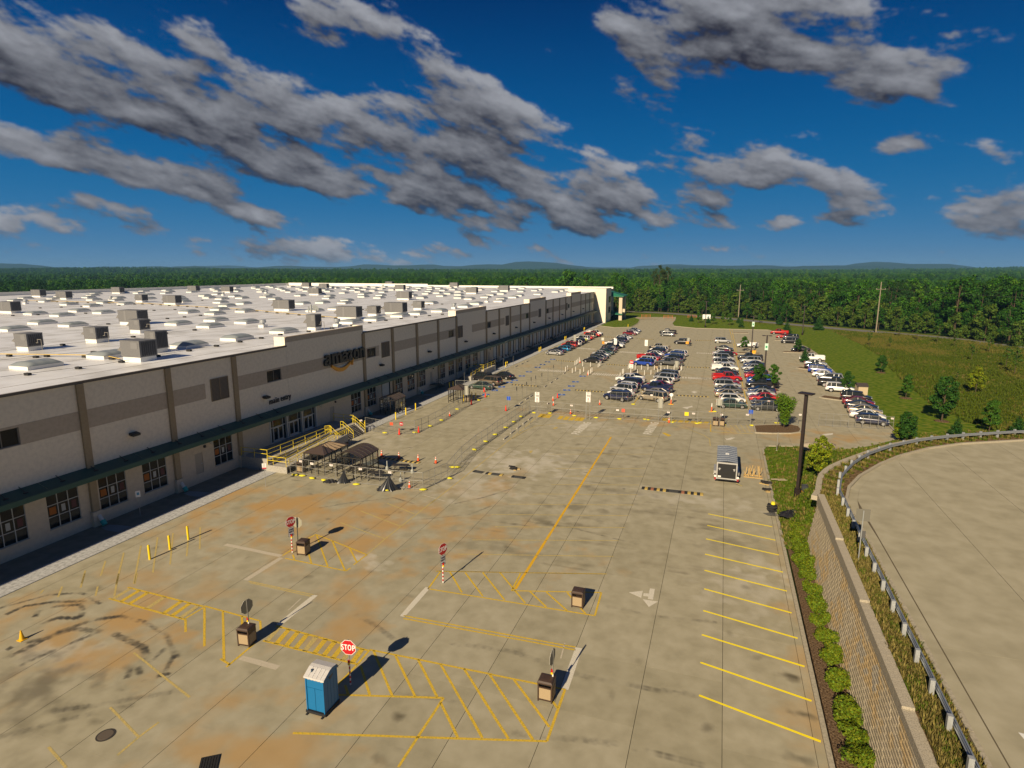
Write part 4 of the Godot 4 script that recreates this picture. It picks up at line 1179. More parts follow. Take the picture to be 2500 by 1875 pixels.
func build_apron() -> void:
	var con := mat(0.20, 0.185, 0.16, 0.9, 0.0, "concrete", 7.0)
	con.albedo_color = Color(0.82, 0.82, 0.84)
	var strip_m := StandardMaterial3D.new()
	strip_m.albedo_texture = texs.stone
	strip_m.uv1_triplanar = true
	strip_m.uv1_world_triplanar = true
	strip_m.uv1_scale = Vector3.ONE / 5.0
	strip_m.albedo_color = Color(0.5, 0.51, 0.5).linear_to_srgb()
	strip_m.roughness = 0.9
	var a := Node3D.new()
	a.name = "dock_apron"
	add_child(a)
	a.set_meta("kind", "structure")
	var z := 12.0
	while z > -250.0:
		var b := MB.new()
		b.bx(WALL - 0.2, -47.22, -0.2, 0.004, z - 5.98, z)
		part(a, "apron_slab", b.mesh(), con)
		var c := MB.new()
		c.bx(-47.2, -45.34, -0.2, 0.03, z - 5.98, z)
		part(a, "gutter_slab", c.mesh(), strip_m)
		z -= 6.0
	# downspouts draining onto the apron
	for pz in [-35.2, -43.8, -52.3, -78.0, -94.9]:
		var t := thing("downspout_elbow", "pale drain elbow with a turquoise mouth at the foot of a wall pilaster", "drain pipe", Vector3(WALL + 0.3, 0.02, pz - 0.05), 0.0, "drain elbows along the warehouse wall")
		var p := MB.new()
		p.tube(Vector3(0, 0.95, 0), Vector3(0.35, 0.5, 0), 0.17, 0.17, 12)
		part(t, "pipe", p.mesh(), mat(0.62, 0.6, 0.55, 0.6))
		var m := MB.new()
		m.tube(Vector3(0.35, 0.5, 0), Vector3(0.62, 0.16, 0), 0.23, 0.21, 12)
		part(t, "mouth", m.mesh(), mat(0.04, 0.36, 0.31, 0.5))
		var wet := MB.new()
		var pp := PackedVector2Array([Vector2(0.5, -0.35), Vector2(1.5, -0.6), Vector2(2.75, -0.75), Vector2(2.75, 0.5), Vector2(1.4, 0.55), Vector2(0.5, 0.3)])
		wet.prism(pp, -0.012, -0.01)
		part(t, "wash_stain", wet.mesh(), mat(0.26, 0.29, 0.3, 0.8, 0.0, "grain", 1.5))

func rail(t: Node3D, pts: Array, m: Material, h := 1.05, posts := 2.0) -> void:
	var b := MB.new()
	for k in [h, h * 0.55]:
		var up := []
		for p in pts: up.append(p + Vector3(0, k, 0))
		b.path(up, 0.03)
	part(t, "rail", b.mesh(), m)
	for i in pts.size() - 1:
		var n := maxi(1, int(round((pts[i + 1] - pts[i]).length() / posts)))
		for j in n + (1 if i == pts.size() - 2 else 0):
			var q: Vector3 = pts[i].lerp(pts[i + 1], float(j) / n)
			var c := MB.new()
			c.tube(q, q + Vector3(0, h, 0), 0.028)
			part(t, "rail_post", c.mesh(), m)

func build_entry_ramp() -> void:
	var con := mat(0.42, 0.40, 0.35, 0.9, 0.0, "grain", 3.0)
	var ye := mat(0.75, 0.58, 0.02, 0.5)
	var t := thing("entry_ramp", "concrete entry platform with ramp, steps and yellow pipe railings", "ramp", Vector3(-47.5, 0, -60))
	var o := Vector3(47.5, 0, 60)
	var b := MB.new()
	b.bx(-50.4 + o.x, -46.6 + o.x, 0, 1.2, -69.6 + o.z, -52.0 + o.z)
	part(t, "platform", b.mesh(), con)
	var r := MB.new()
	var near := -52.0 + 60
	var far := -63.4 + 60
	var x0 := -46.6 + o.x
	var x1 := -43.9 + o.x
	r.quad(Vector3(x0, 0.5, near), Vector3(x1, 0.5, near), Vector3(x1, 1.2, far), Vector3(x0, 1.2, far))
	r.bx(x0, x1, 0, 0.5, far, near)
	part(t, "ramp", r.mesh(), con)
	var cw := MB.new()                       # kerb walls with sloping tops
	for q in [[x1 - 0.22, x1], [x0 - 0.0, x0 + 0.2]]:
		var p := [Vector3(q[1], 0.0, near + 0.2), Vector3(q[1], 0.0, far), Vector3(q[1], 1.5, far), Vector3(q[1], 0.72, near + 0.2)]
		var p2 := [Vector3(q[0], 0.0, near + 0.2), Vector3(q[0], 0.0, far), Vector3(q[0], 1.5, far), Vector3(q[0], 0.72, near + 0.2)]
		cw.quad(p[0], p[1], p[2], p[3]); cw.quad(p2[3], p2[2], p2[1], p2[0])
		cw.quad(p[3], p[2], p2[2], p2[3]); cw.quad(p[1], p2[1], p2[2], p[2]); cw.quad(p2[0], p[0], p[3], p2[3])
	cw.bx(x0 + 0.2, x1 - 0.22, 0, 0.72, near, near + 0.2)
	cw.bx(-50.4 + o.x, x0, 1.2, 1.32, near - 0.2, near)
	part(t, "kerb_wall", cw.mesh(), con)
	for i in 7:                              # steps down towards the car park
		var s := MB.new()
		s.bx(-46.6 + o.x + i * 0.2, -46.4 + o.x + i * 0.2 + 0.02, 0, 1.2 - (i + 1) * 0.15, -69.0 + 60, -63.9 + 60)
		part(t, "step", s.mesh(), mat(0.36, 0.33, 0.28, 0.9, 0.0, "grain", 2.0))
		var e := MB.new()
		e.bx(-46.42 + o.x + i * 0.2, -46.36 + o.x + i * 0.2, 1.2 - (i + 1) * 0.15 - 0.03, 1.2 - (i + 1) * 0.15 + 0.004, -69.0 + 60, -63.9 + 60)
		part(t, "nosing", e.mesh(), mat(0.06, 0.05, 0.035, 0.8))
	var ck := MB.new()
	for z in [-63.4 + 60, -69.3 + 60]:
		for i in 7: ck.bx(-46.6 + o.x + i * 0.2, -46.38 + o.x + i * 0.2, 0, 1.4 - (i + 1) * 0.15, z - 0.25, z + 0.2)
	part(t, "stair_cheek", ck.mesh(), con)
	rail(t, [Vector3(-50.2 + o.x, 1.3, near - 0.1), Vector3(x0 - 0.05, 1.3, near - 0.1), Vector3(x0 - 0.05, 1.2, far + 0.4)], ye)
	rail(t, [Vector3(x0 + 0.1, 0.7, near + 0.1), Vector3(x1 - 0.12, 0.7, near + 0.1), Vector3(x1 - 0.11, 1.45, far + 0.1)], ye)
	rail(t, [Vector3(x0 + 0.25, 0.5, near - 0.6), Vector3(x0 + 0.25, 1.2, far + 0.2)], ye, 0.85)
	rail(t, [Vector3(x1 - 0.32, 0.5, near - 0.6), Vector3(x1 - 0.32, 1.2, far + 0.2)], ye, 0.85)
	rail(t, [Vector3(x0 - 0.6, 1.2, far + 0.1), Vector3(x0 - 0.1, 1.25, far - 0.2), Vector3(x0 + 0.2, 1.2, far - 0.1)], ye)
	for z in [-63.7 + 60, -66.4 + 60, -69.2 + 60]:
		rail(t, [Vector3(x0 - 0.4, 1.2, z), Vector3(x0, 1.2, z), Vector3(x0 + 1.5, 0.05, z)], ye, 0.95, 0.9)
	rail(t, [Vector3(-50.3 + o.x, 1.2, -69.5 + 60), Vector3(x0 - 0.4, 1.2, -69.5 + 60)], ye)
	# a second, farther ramp and the steel dock stairs
	var q := thing("side_ramp", "grey concrete ramp with dull yellow rails beside the second entry", "ramp", Vector3(-48.2, 0, -118))
	var c := MB.new()
	c.bx(-2.2, 1.6, 0, 1.15, -6, 1)
	part(q, "platform", c.mesh(), con)
	var d := MB.new()
	d.bx(0.0, 1.6, 0, 0.9, 1, 8)
	part(q, "ramp", d.mesh(), con)
	rail(q, [Vector3(-2.0, 1.15, 0.9), Vector3(1.5, 1.15, 0.9), Vector3(1.5, 1.15, -5.8)], ye)
	rail(q, [Vector3(1.5, 1.0, 1.2), Vector3(1.5, 0.5, 7.8)], ye)
	for z in [-100.3, -130.0, -159.0, -183.0, -208.5]:
		var s := thing("dock_stairs", "dark steel stairs up to a door in the dock wall", "stairs", Vector3(WALL + 0.1, 0, z), 0.0, "steel stairs along the dock wall")
		var st := mat(0.05, 0.06, 0.06, 0.6, 0.3)
		var pl := MB.new()
		pl.bx(0, 1.3, 0.92, 1.0, -0.9, 0.9)
		for w in [[1.2, -0.8], [1.2, 0.8]]: pl.tube(Vector3(w[0], 0, w[1]), Vector3(w[0], 0.95, w[1]), 0.05)
		part(s, "landing", pl.mesh(), st)
		for i in 6:
			var tr := MB.new()
			tr.bx(0.1, 1.2, 0.79 - i * 0.155, 0.83 - i * 0.155, -1.2 - i * 0.28, -0.92 - i * 0.28)
			part(s, "tread", tr.mesh(), st)
		var sg := MB.new()
		for w in [0.08, 1.24]: sg.bar(Vector3(w, 0.92, -0.9), Vector3(w, 0.02, -2.65), 0.05, 0.2)
		part(s, "stringer", sg.mesh(), st)
		rail(s, [Vector3(1.28, 1.0, 0.85), Vector3(1.28, 1.0, -0.9), Vector3(1.28, 0.05, -2.65)], st, 1.0, 1.0)

func shelter(label: String, at: Vector3, turn: float, wd: float, dp: float, arched: bool) -> Node3D:
	var t := thing("smoking_shelter", label, "shelter", at, turn)
	var dk := mat(0.022, 0.018, 0.015, 0.5)
	var roof_m := mat(0.07, 0.05, 0.04, 0.35)
	var h := 2.3
	var hx := wd * 0.5
	var hz := dp * 0.5
	for ix in [-1.0, -0.34, 0.34, 1.0]:
		for iz in [-1.0, 1.0]:
			var b := MB.new()
			b.bx(ix * hx - 0.045, ix * hx + 0.045, 0, h, iz * hz - 0.045, iz * hz + 0.045)
			part(t, "post", b.mesh(), dk)
	for iz in [-0.4, 0.4]:
		for ix in [-1.0, 1.0]:
			var b := MB.new()
			b.bx(ix * hx - 0.04, ix * hx + 0.04, 0, h, iz * hz - 0.04, iz * hz + 0.04)
			part(t, "post", b.mesh(), dk)
	var r := MB.new()
	for y in [h - 0.05, 0.9, 0.25]:
		for ix in [-1.0, 1.0]: r.bx(ix * hx - 0.03, ix * hx + 0.03, y - 0.04, y + 0.04, -hz, hz)
		if y != 0.9: r.bx(-hx, hx, y - 0.04, y + 0.04, -hz - 0.03, -hz + 0.03)
	r.bx(-hx, hx, h - 0.09, h - 0.01, hz - 0.03, hz + 0.03)
	part(t, "rails", r.mesh(), dk)
	var gl := StandardMaterial3D.new()
	gl.albedo_color = Color(0.55, 0.58, 0.56, 0.14)
	gl.transparency = BaseMaterial3D.TRANSPARENCY_ALPHA
	gl.roughness = 0.05
	for ix in [-1.0, 1.0]:
		for k in 2:
			var g := MB.new()
			g.bx(ix * hx - 0.005, ix * hx + 0.005, 0.95, h - 0.1, -hz * 0.98 + k * hz, -hz * 0.02 + k * hz)
			part(t, "pane", g.mesh(), gl)
	for k in 3:
		var g := MB.new()
		g.bx(-hx + 0.06 + k * wd / 3.0, -hx - 0.06 + (k + 1) * wd / 3.0, 0.3, h - 0.1, -hz - 0.005, -hz + 0.005)
		part(t, "pane", g.mesh(), gl)
	if arched:
		var rf := MB.new()
		var rings := []
		for i in 11:
			var a := i / 10.0
			var y := h + 0.02 + sin(a * PI) * 0.55
			var x := lerpf(-hx - 0.12, hx + 0.12, a)
			rings.append([Vector3(x, y, hz + 0.1), Vector3(x, y, -hz - 0.1), Vector3(x, y + 0.03, -hz - 0.1), Vector3(x, y + 0.03, hz + 0.1)])
		for i in 10:
			for k in 4: rf.quad(rings[i][k], rings[i][(k + 1) % 4], rings[i + 1][(k + 1) % 4], rings[i + 1][k])
		part(t, "roof", rf.mesh(), roof_m)
		for k in 6:
			var rb := MB.new()
			var zz := lerpf(-hz - 0.08, hz + 0.08, k / 5.0)
			for i in 10:
				rb.bar(Vector3(rings[i][2].x, rings[i][2].y + 0.02, zz), Vector3(rings[i + 1][2].x, rings[i + 1][2].y + 0.02, zz), 0.06, 0.05)
			part(t, "roof_rib", rb.mesh(), dk)
	else:
		var ridge := h + 0.62
		var a := Vector3(-hx - 0.12, h, hz + 0.12)
		var b2 := Vector3(hx + 0.12, h, hz + 0.12)
		var c := Vector3(hx + 0.12, h, -hz - 0.12)
		var d := Vector3(-hx - 0.12, h, -hz - 0.12)
		var e := Vector3(0, ridge, hz * 0.35)
		var f := Vector3(0, ridge, -hz * 0.35)
		var rf := MB.new()
		rf.tri(a, b2, e); rf.tri(c, d, f); rf.quad(b2, c, f, e); rf.quad(d, a, e, f)
		rf.quad(d, c, b2, a)
		part(t, "roof", rf.mesh(), roof_m)
		for k in 5:
			var rb := MB.new()
			var s := lerpf(0.12, 0.88, k / 4.0)
			rb.bar(b2.lerp(c, s) + Vector3(0, 0.03, 0), e.lerp(f, s) + Vector3(0, 0.03, 0), 0.05, 0.05)
			rb.bar(a.lerp(d, s) + Vector3(0, 0.03, 0), e.lerp(f, s) + Vector3(0, 0.03, 0), 0.05, 0.05)
			part(t, "roof_rib", rb.mesh(), dk)
		for k in 3:                            # three tan roof panels facing the car park
			var pn := MB.new()
			var s0 := 0.42 + k * 0.17
			pn.quad(b2.lerp(c, s0) + Vector3(0, 0.02, 0), b2.lerp(c, s0 + 0.14) + Vector3(0, 0.02, 0), f.lerp(e, 0.9 - k * 0.3) + Vector3(0.12, 0.0, -0.2), f.lerp(e, 1.1 - k * 0.3) + Vector3(0.12, 0.0, 0.0))
			if label.contains("tan"): part(t, "tan_panel", pn.mesh(), mat(0.5, 0.36, 0.2, 0.4))
	return t

func picnic_table(label: String, at: Vector3, turn: float) -> void:
	var t := thing("picnic_table", label, "picnic table", at, turn)
	var dk := mat(0.03, 0.025, 0.022, 0.5)
	for k in 4:
		var b := MB.new()
		b.bx(-0.92, 0.92, 0.74, 0.78, -0.38 + k * 0.195, -0.2 + k * 0.195)
		part(t, "top_plank", b.mesh(), dk)
	for s in [-1, 1]:
		var b := MB.new()
		b.bx(-0.92, 0.92, 0.43, 0.47, s * 0.72 - 0.13, s * 0.72 + 0.13)
		part(t, "bench", b.mesh(), dk)
		var l := MB.new()
		l.path([Vector3(s * 0.6, 0.04, -0.75), Vector3(s * 0.6, 0.04, -0.3), Vector3(s * 0.6, 0.74, -0.25)], 0.03)
		l.path([Vector3(s * 0.6, 0.04, 0.75), Vector3(s * 0.6, 0.04, 0.3), Vector3(s * 0.6, 0.74, 0.25)], 0.03)
		l.path([Vector3(s * 0.6, 0.04, -0.75), Vector3(s * 0.6, 0.43, -0.8), Vector3(s * 0.6, 0.42, 0.8), Vector3(s * 0.6, 0.04, 0.75)], 0.03)
		part(t, "leg", l.mesh(), dk)

func make_bin(label: String, at: Vector3, turn: float) -> void:
	var t := thing("trash_bin", label, "trash bin", at, turn)
	var br := mat(0.055, 0.033, 0.022, 0.5)
	var b := MB.new()
	for s in [-1, 1]:
		b.bx(s * 0.36 - 0.03, s * 0.36 + 0.03, 0.0, 1.05, -0.36, 0.36)
	b.bx(-0.33, 0.33, 0.08, 1.05, -0.36, -0.33)
	b.bx(-0.33, 0.33, 0.08, 0.14, -0.33, 0.36)
	b.bx(-0.33, 0.33, 0.78, 0.84, 0.3, 0.36)
	b.bx(-0.33, 0.33, 1.0, 1.05, 0.3, 0.36)
	part(t, "frame", b.mesh(), br)
	var p := MB.new()
	p.bx(-0.31, 0.31, 0.16, 0.77, 0.3, 0.345)
	part(t, "front_panel", p.mesh(), mat(0.40, 0.31, 0.19, 0.9, 0.0, "fine", 0.3))
	for s in [-1, 1]:
		var q := MB.new()
		q.bx(s * 0.395 - 0.004, s * 0.395 + 0.004, 0.16, 0.77, -0.3, 0.3)
		part(t, "side_panel", q.mesh(), mat(0.40, 0.31, 0.19, 0.9, 0.0, "fine", 0.3))
	var sl := MB.new()
	sl.bx(-0.31, 0.31, 0.84, 1.0, 0.2, 0.22)
	part(t, "slot", sl.mesh(), mat(0.01, 0.01, 0.01, 0.9))
	var lid := MB.new()
	var rings := []
	for q in [[0.40, 1.05], [0.40, 1.1], [0.33, 1.17], [0.18, 1.2]]:
		rings.append([Vector3(-q[0], q[1], q[0]), Vector3(-q[0], q[1], -q[0]), Vector3(q[0], q[1], -q[0]), Vector3(q[0], q[1], q[0])])
	for i in 3:
		for k in 4: lid.quad(rings[i][k], rings[i][(k + 1) % 4], rings[i + 1][(k + 1) % 4], rings[i + 1][k])
	lid.quad(rings[3][3], rings[3][2], rings[3][1], rings[3][0])
	part(t, "lid", lid.mesh(), br)

func octagon(r: float) -> Array:
	var a := []
	for i in 8: a.append(Vector3(cos(TAU * (i + 0.5) / 8) * r, sin(TAU * (i + 0.5) / 8) * r, 0))
	return a
func plate(p: Node, called: String, ring: Array, th: float, m: Material, at: Vector3) -> void:
	var b := MB.new()
	var f := []
	var k := []
	for q in ring:
		f.append(q + Vector3(0, 0, th * 0.5)); k.append(q - Vector3(0, 0, th * 0.5))
	b.fan(f); b.fan(k, true)
	for i in ring.size(): b.quad(k[i], k[(i + 1) % ring.size()], f[(i + 1) % ring.size()], f[i])
	part(p, called, b.mesh(), m, at)
func rect(w: float, h: float) -> Array: return [Vector3(-w / 2, -h / 2, 0), Vector3(w / 2, -h / 2, 0), Vector3(w / 2, h / 2, 0), Vector3(-w / 2, h / 2, 0)]
func lettering(p: Node, s: String, size: float, m: Material, at: Vector3, squeeze := 1.0) -> void:
	var t := TextMesh.new()
	t.text = s
	t.font = sign_font()
	t.font_size = 64
	t.pixel_size = size / 64.0
	t.depth = 0.006
	var o := part(p, "lettering", t, m, at)
	o.scale.x = squeeze
func striped_post(t: Node3D, h: float, stripes: bool) -> void:
	var gal := mat(0.3, 0.3, 0.28, 0.5, 0.5)
	var b := MB.new()
	b.bx(-0.03, 0.03, 0, h, -0.02, 0.02)
	part(t, "post", b.mesh(), gal)
	if stripes:
		for i in 9:
			var c := MB.new()
			c.tube(Vector3(0, 0.05 + i * 0.14, 0), Vector3(0, 0.19 + i * 0.14, 0), 0.045, 0.045, 8)
			part(t, "sleeve_band", c.mesh(), mat(0.5, 0.02, 0.02, 0.5) if i % 2 else mat(0.75, 0.73, 0.68, 0.5))
		for q in [[1.5, 0.45, 0.01, 0.01], [1.38, 0.8, 0.55, 0.01]]:
			var c := MB.new()
			c.tube(Vector3(0, q[0] - 0.07, 0.05), Vector3(0, q[0] + 0.07, 0.05), 0.075, 0.06, 8)
			part(t, "reflector", c.mesh(), mat(q[1], q[2], q[3], 0.4))
func stop_sign(label: String, at: Vector3, turn: float, one_way: int, stripes := true) -> void:
	var t := thing("stop_sign", label, "stop sign", at, turn)
	striped_post(t, 2.75 if one_way == 0 else 3.0, stripes)
	var y := 2.3 if one_way == 0 else 2.62
	plate(t, "sign_plate", octagon(0.46), 0.006, mat(0.72, 0.7, 0.66, 0.5), Vector3(0, y, 0.035))
	plate(t, "sign_back", octagon(0.455), 0.004, mat(0.28, 0.27, 0.2, 0.6), Vector3(0, y, 0.029))
	plate(t, "sign_face", octagon(0.43), 0.006, mat(0.48, 0.012, 0.016, 0.45), Vector3(0, y, 0.039))
	lettering(t, "STOP", 0.45, mat(0.8, 0.78, 0.74, 0.5), Vector3(0, y, 0.047), 0.74)
	if one_way != 0:
		plate(t, "one_way_plate", rect(0.5, 0.72), 0.006, mat(0.02, 0.02, 0.02, 0.5), Vector3(0, y - 0.83, 0.035))
		plate(t, "one_way_face", rect(0.46, 0.68), 0.006, mat(0.66, 0.65, 0.66, 0.5), Vector3(0, y - 0.83, 0.038))
		var ink := mat(0.015, 0.015, 0.015, 0.6)
		lettering(t, "ONE", 0.2, ink, Vector3(0, y - 0.63, 0.045))
		lettering(t, "WAY", 0.2, ink, Vector3(0, y - 0.82, 0.045))
		var s := float(one_way)
		var a := MB.new()
		var w := [Vector3(-0.17 * s, 0, 0), Vector3(-0.04 * s, 0.08, 0), Vector3(-0.04 * s, 0.035, 0), Vector3(0.17 * s, 0.035, 0), Vector3(0.17 * s, -0.035, 0), Vector3(-0.04 * s, -0.035, 0), Vector3(-0.04 * s, -0.08, 0)]
		a.tri(w[0], w[6], w[1]); a.quad(w[5], w[4], w[3], w[2])
		part(t, "arrow", a.mesh(), ink, Vector3(0, y - 1.04, 0.043))

func small_sign(called: String, label: String, at: Vector3, turn: float, w: float, h: float, y: float, face: Material, back: Material, group := "") -> Node3D:
	var t := thing(called, label, "sign", at, turn, group)
	var b := MB.new()
	b.tube(Vector3.ZERO, Vector3(0, y + h * 0.5, 0), 0.03)
	part(t, "post", b.mesh(), mat(0.36, 0.36, 0.34, 0.5, 0.4))
	plate(t, "sign_plate", rect(w, h), 0.006, back, Vector3(0, y, 0.036))
	plate(t, "sign_face", rect(w - 0.02, h - 0.02), 0.005, face, Vector3(0, y, 0.042))
	return t

func cone(label: String, at: Vector3, tall := 0.75, banded := true, col: Color = Color(0.75, 0.09, 0.02), turn := 0.0) -> void:
	var t := thing("traffic_cone", label, "traffic cone", at, turn, "traffic cones in the car park")
	var m := mat(col.r, col.g, col.b, 0.6)
	var b := MB.new()
	b.tube(Vector3(0, 0.035, 0), Vector3(0, tall, 0), 0.15, 0.035, 12)
	part(t, "cone_body", b.mesh(), m)
	var f := MB.new()
	f.bx(-0.2, 0.2, 0, 0.035, -0.2, 0.2)
	part(t, "base", f.mesh(), mat(0.03, 0.03, 0.03, 0.8) if col.r > 0.3 and col.g < 0.2 else m)
	if banded:
		for q in [[0.52, 0.7], [0.86, 0.96]]:
			var k := MB.new()
			k.tube(Vector3(0, tall * q[0], 0), Vector3(0, tall * q[1], 0), lerpf(0.15, 0.035, q[0]) + 0.006, lerpf(0.15, 0.035, q[1]) + 0.006, 12)
			part(t, "white_band", k.mesh(), mat(0.78, 0.76, 0.7, 0.5))

func bollard(label: String, at: Vector3, h := 1.07, group := "") -> void:
	var t := thing("bollard", label, "bollard", at, 0.0, group)
	var b := MB.new()
	b.tube(Vector3.ZERO, Vector3(0, h, 0), 0.09, 0.09, 14)
	part(t, "pipe", b.mesh(), mat(0.78, 0.56, 0.01, 0.5))
	var c := MB.new()
	c.tube(Vector3(0, h, 0), Vector3(0, h + 0.05, 0), 0.09, 0.045, 14)
	part(t, "cap", c.mesh(), mat(0.78, 0.6, 0.03, 0.5))

# temporary chain-link panels, one thing each
var fence_proto := {}
func fence_panel(a: Vector3, b: Vector3, label: String) -> void:
	var w := snappedf((b - a).length(), 0.05)
	var key := "%.2f" % w
	var mid := (a + b) * 0.5
	var turn := atan2(-(b.z - a.z), b.x - a.x)
	if fence_proto.has(key):
		copy(fence_proto[key], "chain_link_fence", label, mid, turn)
		return
	var t := thing("chain_link_fence", label, "fence", mid, turn, "temporary chain-link fence panels")
	var gal := mat(0.33, 0.33, 0.31, 0.5, 0.5)
	for x in [-w * 0.5, 0.0, w * 0.5]:
		var p := MB.new()
		p.tube(Vector3(x, 0.03, 0), Vector3(x, 1.83, 0), 0.022 if x == 0.0 else 0.026, -1, 6)
		part(t, "post", p.mesh(), gal)
	for y in [0.1, 0.95, 1.82]:
		var p := MB.new()
		p.tube(Vector3(-w * 0.5, y, 0), Vector3(w * 0.5, y, 0), 0.021, -1, 6)
		part(t, "rail", p.mesh(), gal)
	for x in [-w * 0.5, w * 0.5]:
		var p := MB.new()
		p.bx(x - 0.03, x + 0.03, 0, 0.05, -0.4, 0.4)
		part(t, "foot", p.mesh(), gal)
	var m := MB.new()
	var n := int(w / 0.12)
	for i in range(-int(1.72 / 0.12), n):
		for s in [1.0, -1.0]:
			var x0 := -w * 0.5 + i * 0.12
			var y0 := 0.1
			var x1 := x0 + 1.72
			var y1 := 1.82
			if x0 < -w * 0.5: y0 += -w * 0.5 - x0; x0 = -w * 0.5
			if x1 > w * 0.5: y1 -= x1 - w * 0.5; x1 = w * 0.5
			if y1 <= y0: continue
			var p := Vector3(s * x0, y0, 0)
			var q := Vector3(s * x1, y1, 0)
			m.quad(p, p + Vector3(0, 0.006, 0.003), q + Vector3(0, 0.006, 0.003), q)
	part(t, "chain_link", m.mesh(), gal)
	fence_proto[key] = t

func sandbag(at: Vector3, turn: float) -> void:
	var key := "sandbag"
	if not mats.has(key):
		var b := MB.new()
		var rings := []
		for i in 9:
			var t := i / 8.0
			var r := pow(sin(clampf(t, 0.04, 0.96) * PI), 0.5)
			var ring := []
			for j in 10:
				var a := TAU * j / 10.0
				ring.append(Vector3(lerpf(-0.36, 0.36, t), 0.1 + sin(a) * 0.1 * r, cos(a) * 0.22 * r * (1.0 + 0.12 * sin(t * 9.0 + j))))
			rings.append(ring)
		b.loft(rings)
		b.fan(rings[0], true); b.fan(rings[8])
		mats[key] = b.mesh()
	solo("sandbag", mats[key], mat(0.74, 0.68, 0.03, 0.75, 0.0, "fine", 0.6), "yellow sandbag weighing down the foot of a fence panel", "sandbag", at, turn, "yellow sandbags along the fences")

func speed_hump(label: String, a: Vector3, b: Vector3, w: float, worn: bool) -> void:
	var t := thing("speed_bump", label, "speed bump", (a + b) * 0.5, atan2(-(b.z - a.z), b.x - a.x))
	var L := (b - a).length()
	var n := int(L / 0.3)
	for i in n:
		var x0 := -L * 0.5 + i * L / n
		var x1 := x0 + L / n - 0.004
		var m := MB.new()
		var prof := [[-0.5, 0.0], [-0.42, 0.035], [-0.15, 0.06], [0.15, 0.06], [0.42, 0.035], [0.5, 0.0]]
		for k in 5:
			m.quad(Vector3(x0, prof[k + 1][1], -prof[k + 1][0] * w), Vector3(x0, prof[k][1], -prof[k][0] * w), Vector3(x1, prof[k][1], -prof[k][0] * w), Vector3(x1, prof[k + 1][1], -prof[k + 1][0] * w))
		var ye := (i % 2 == 1)
		var c: Material = mat(0.018, 0.018, 0.016, 0.8)
		if ye:
			c = mat(0.55, 0.40, 0.10, 0.7, 0.0, "grain", 0.5)
			if worn and i % 5 == 3: c = mat(0.3, 0.12, 0.06, 0.8)
		if worn and absi(i - n / 2) < 2: c = mat(0.05, 0.05, 0.045, 0.8)
		part(t, "rubber_section", m.mesh(), c)

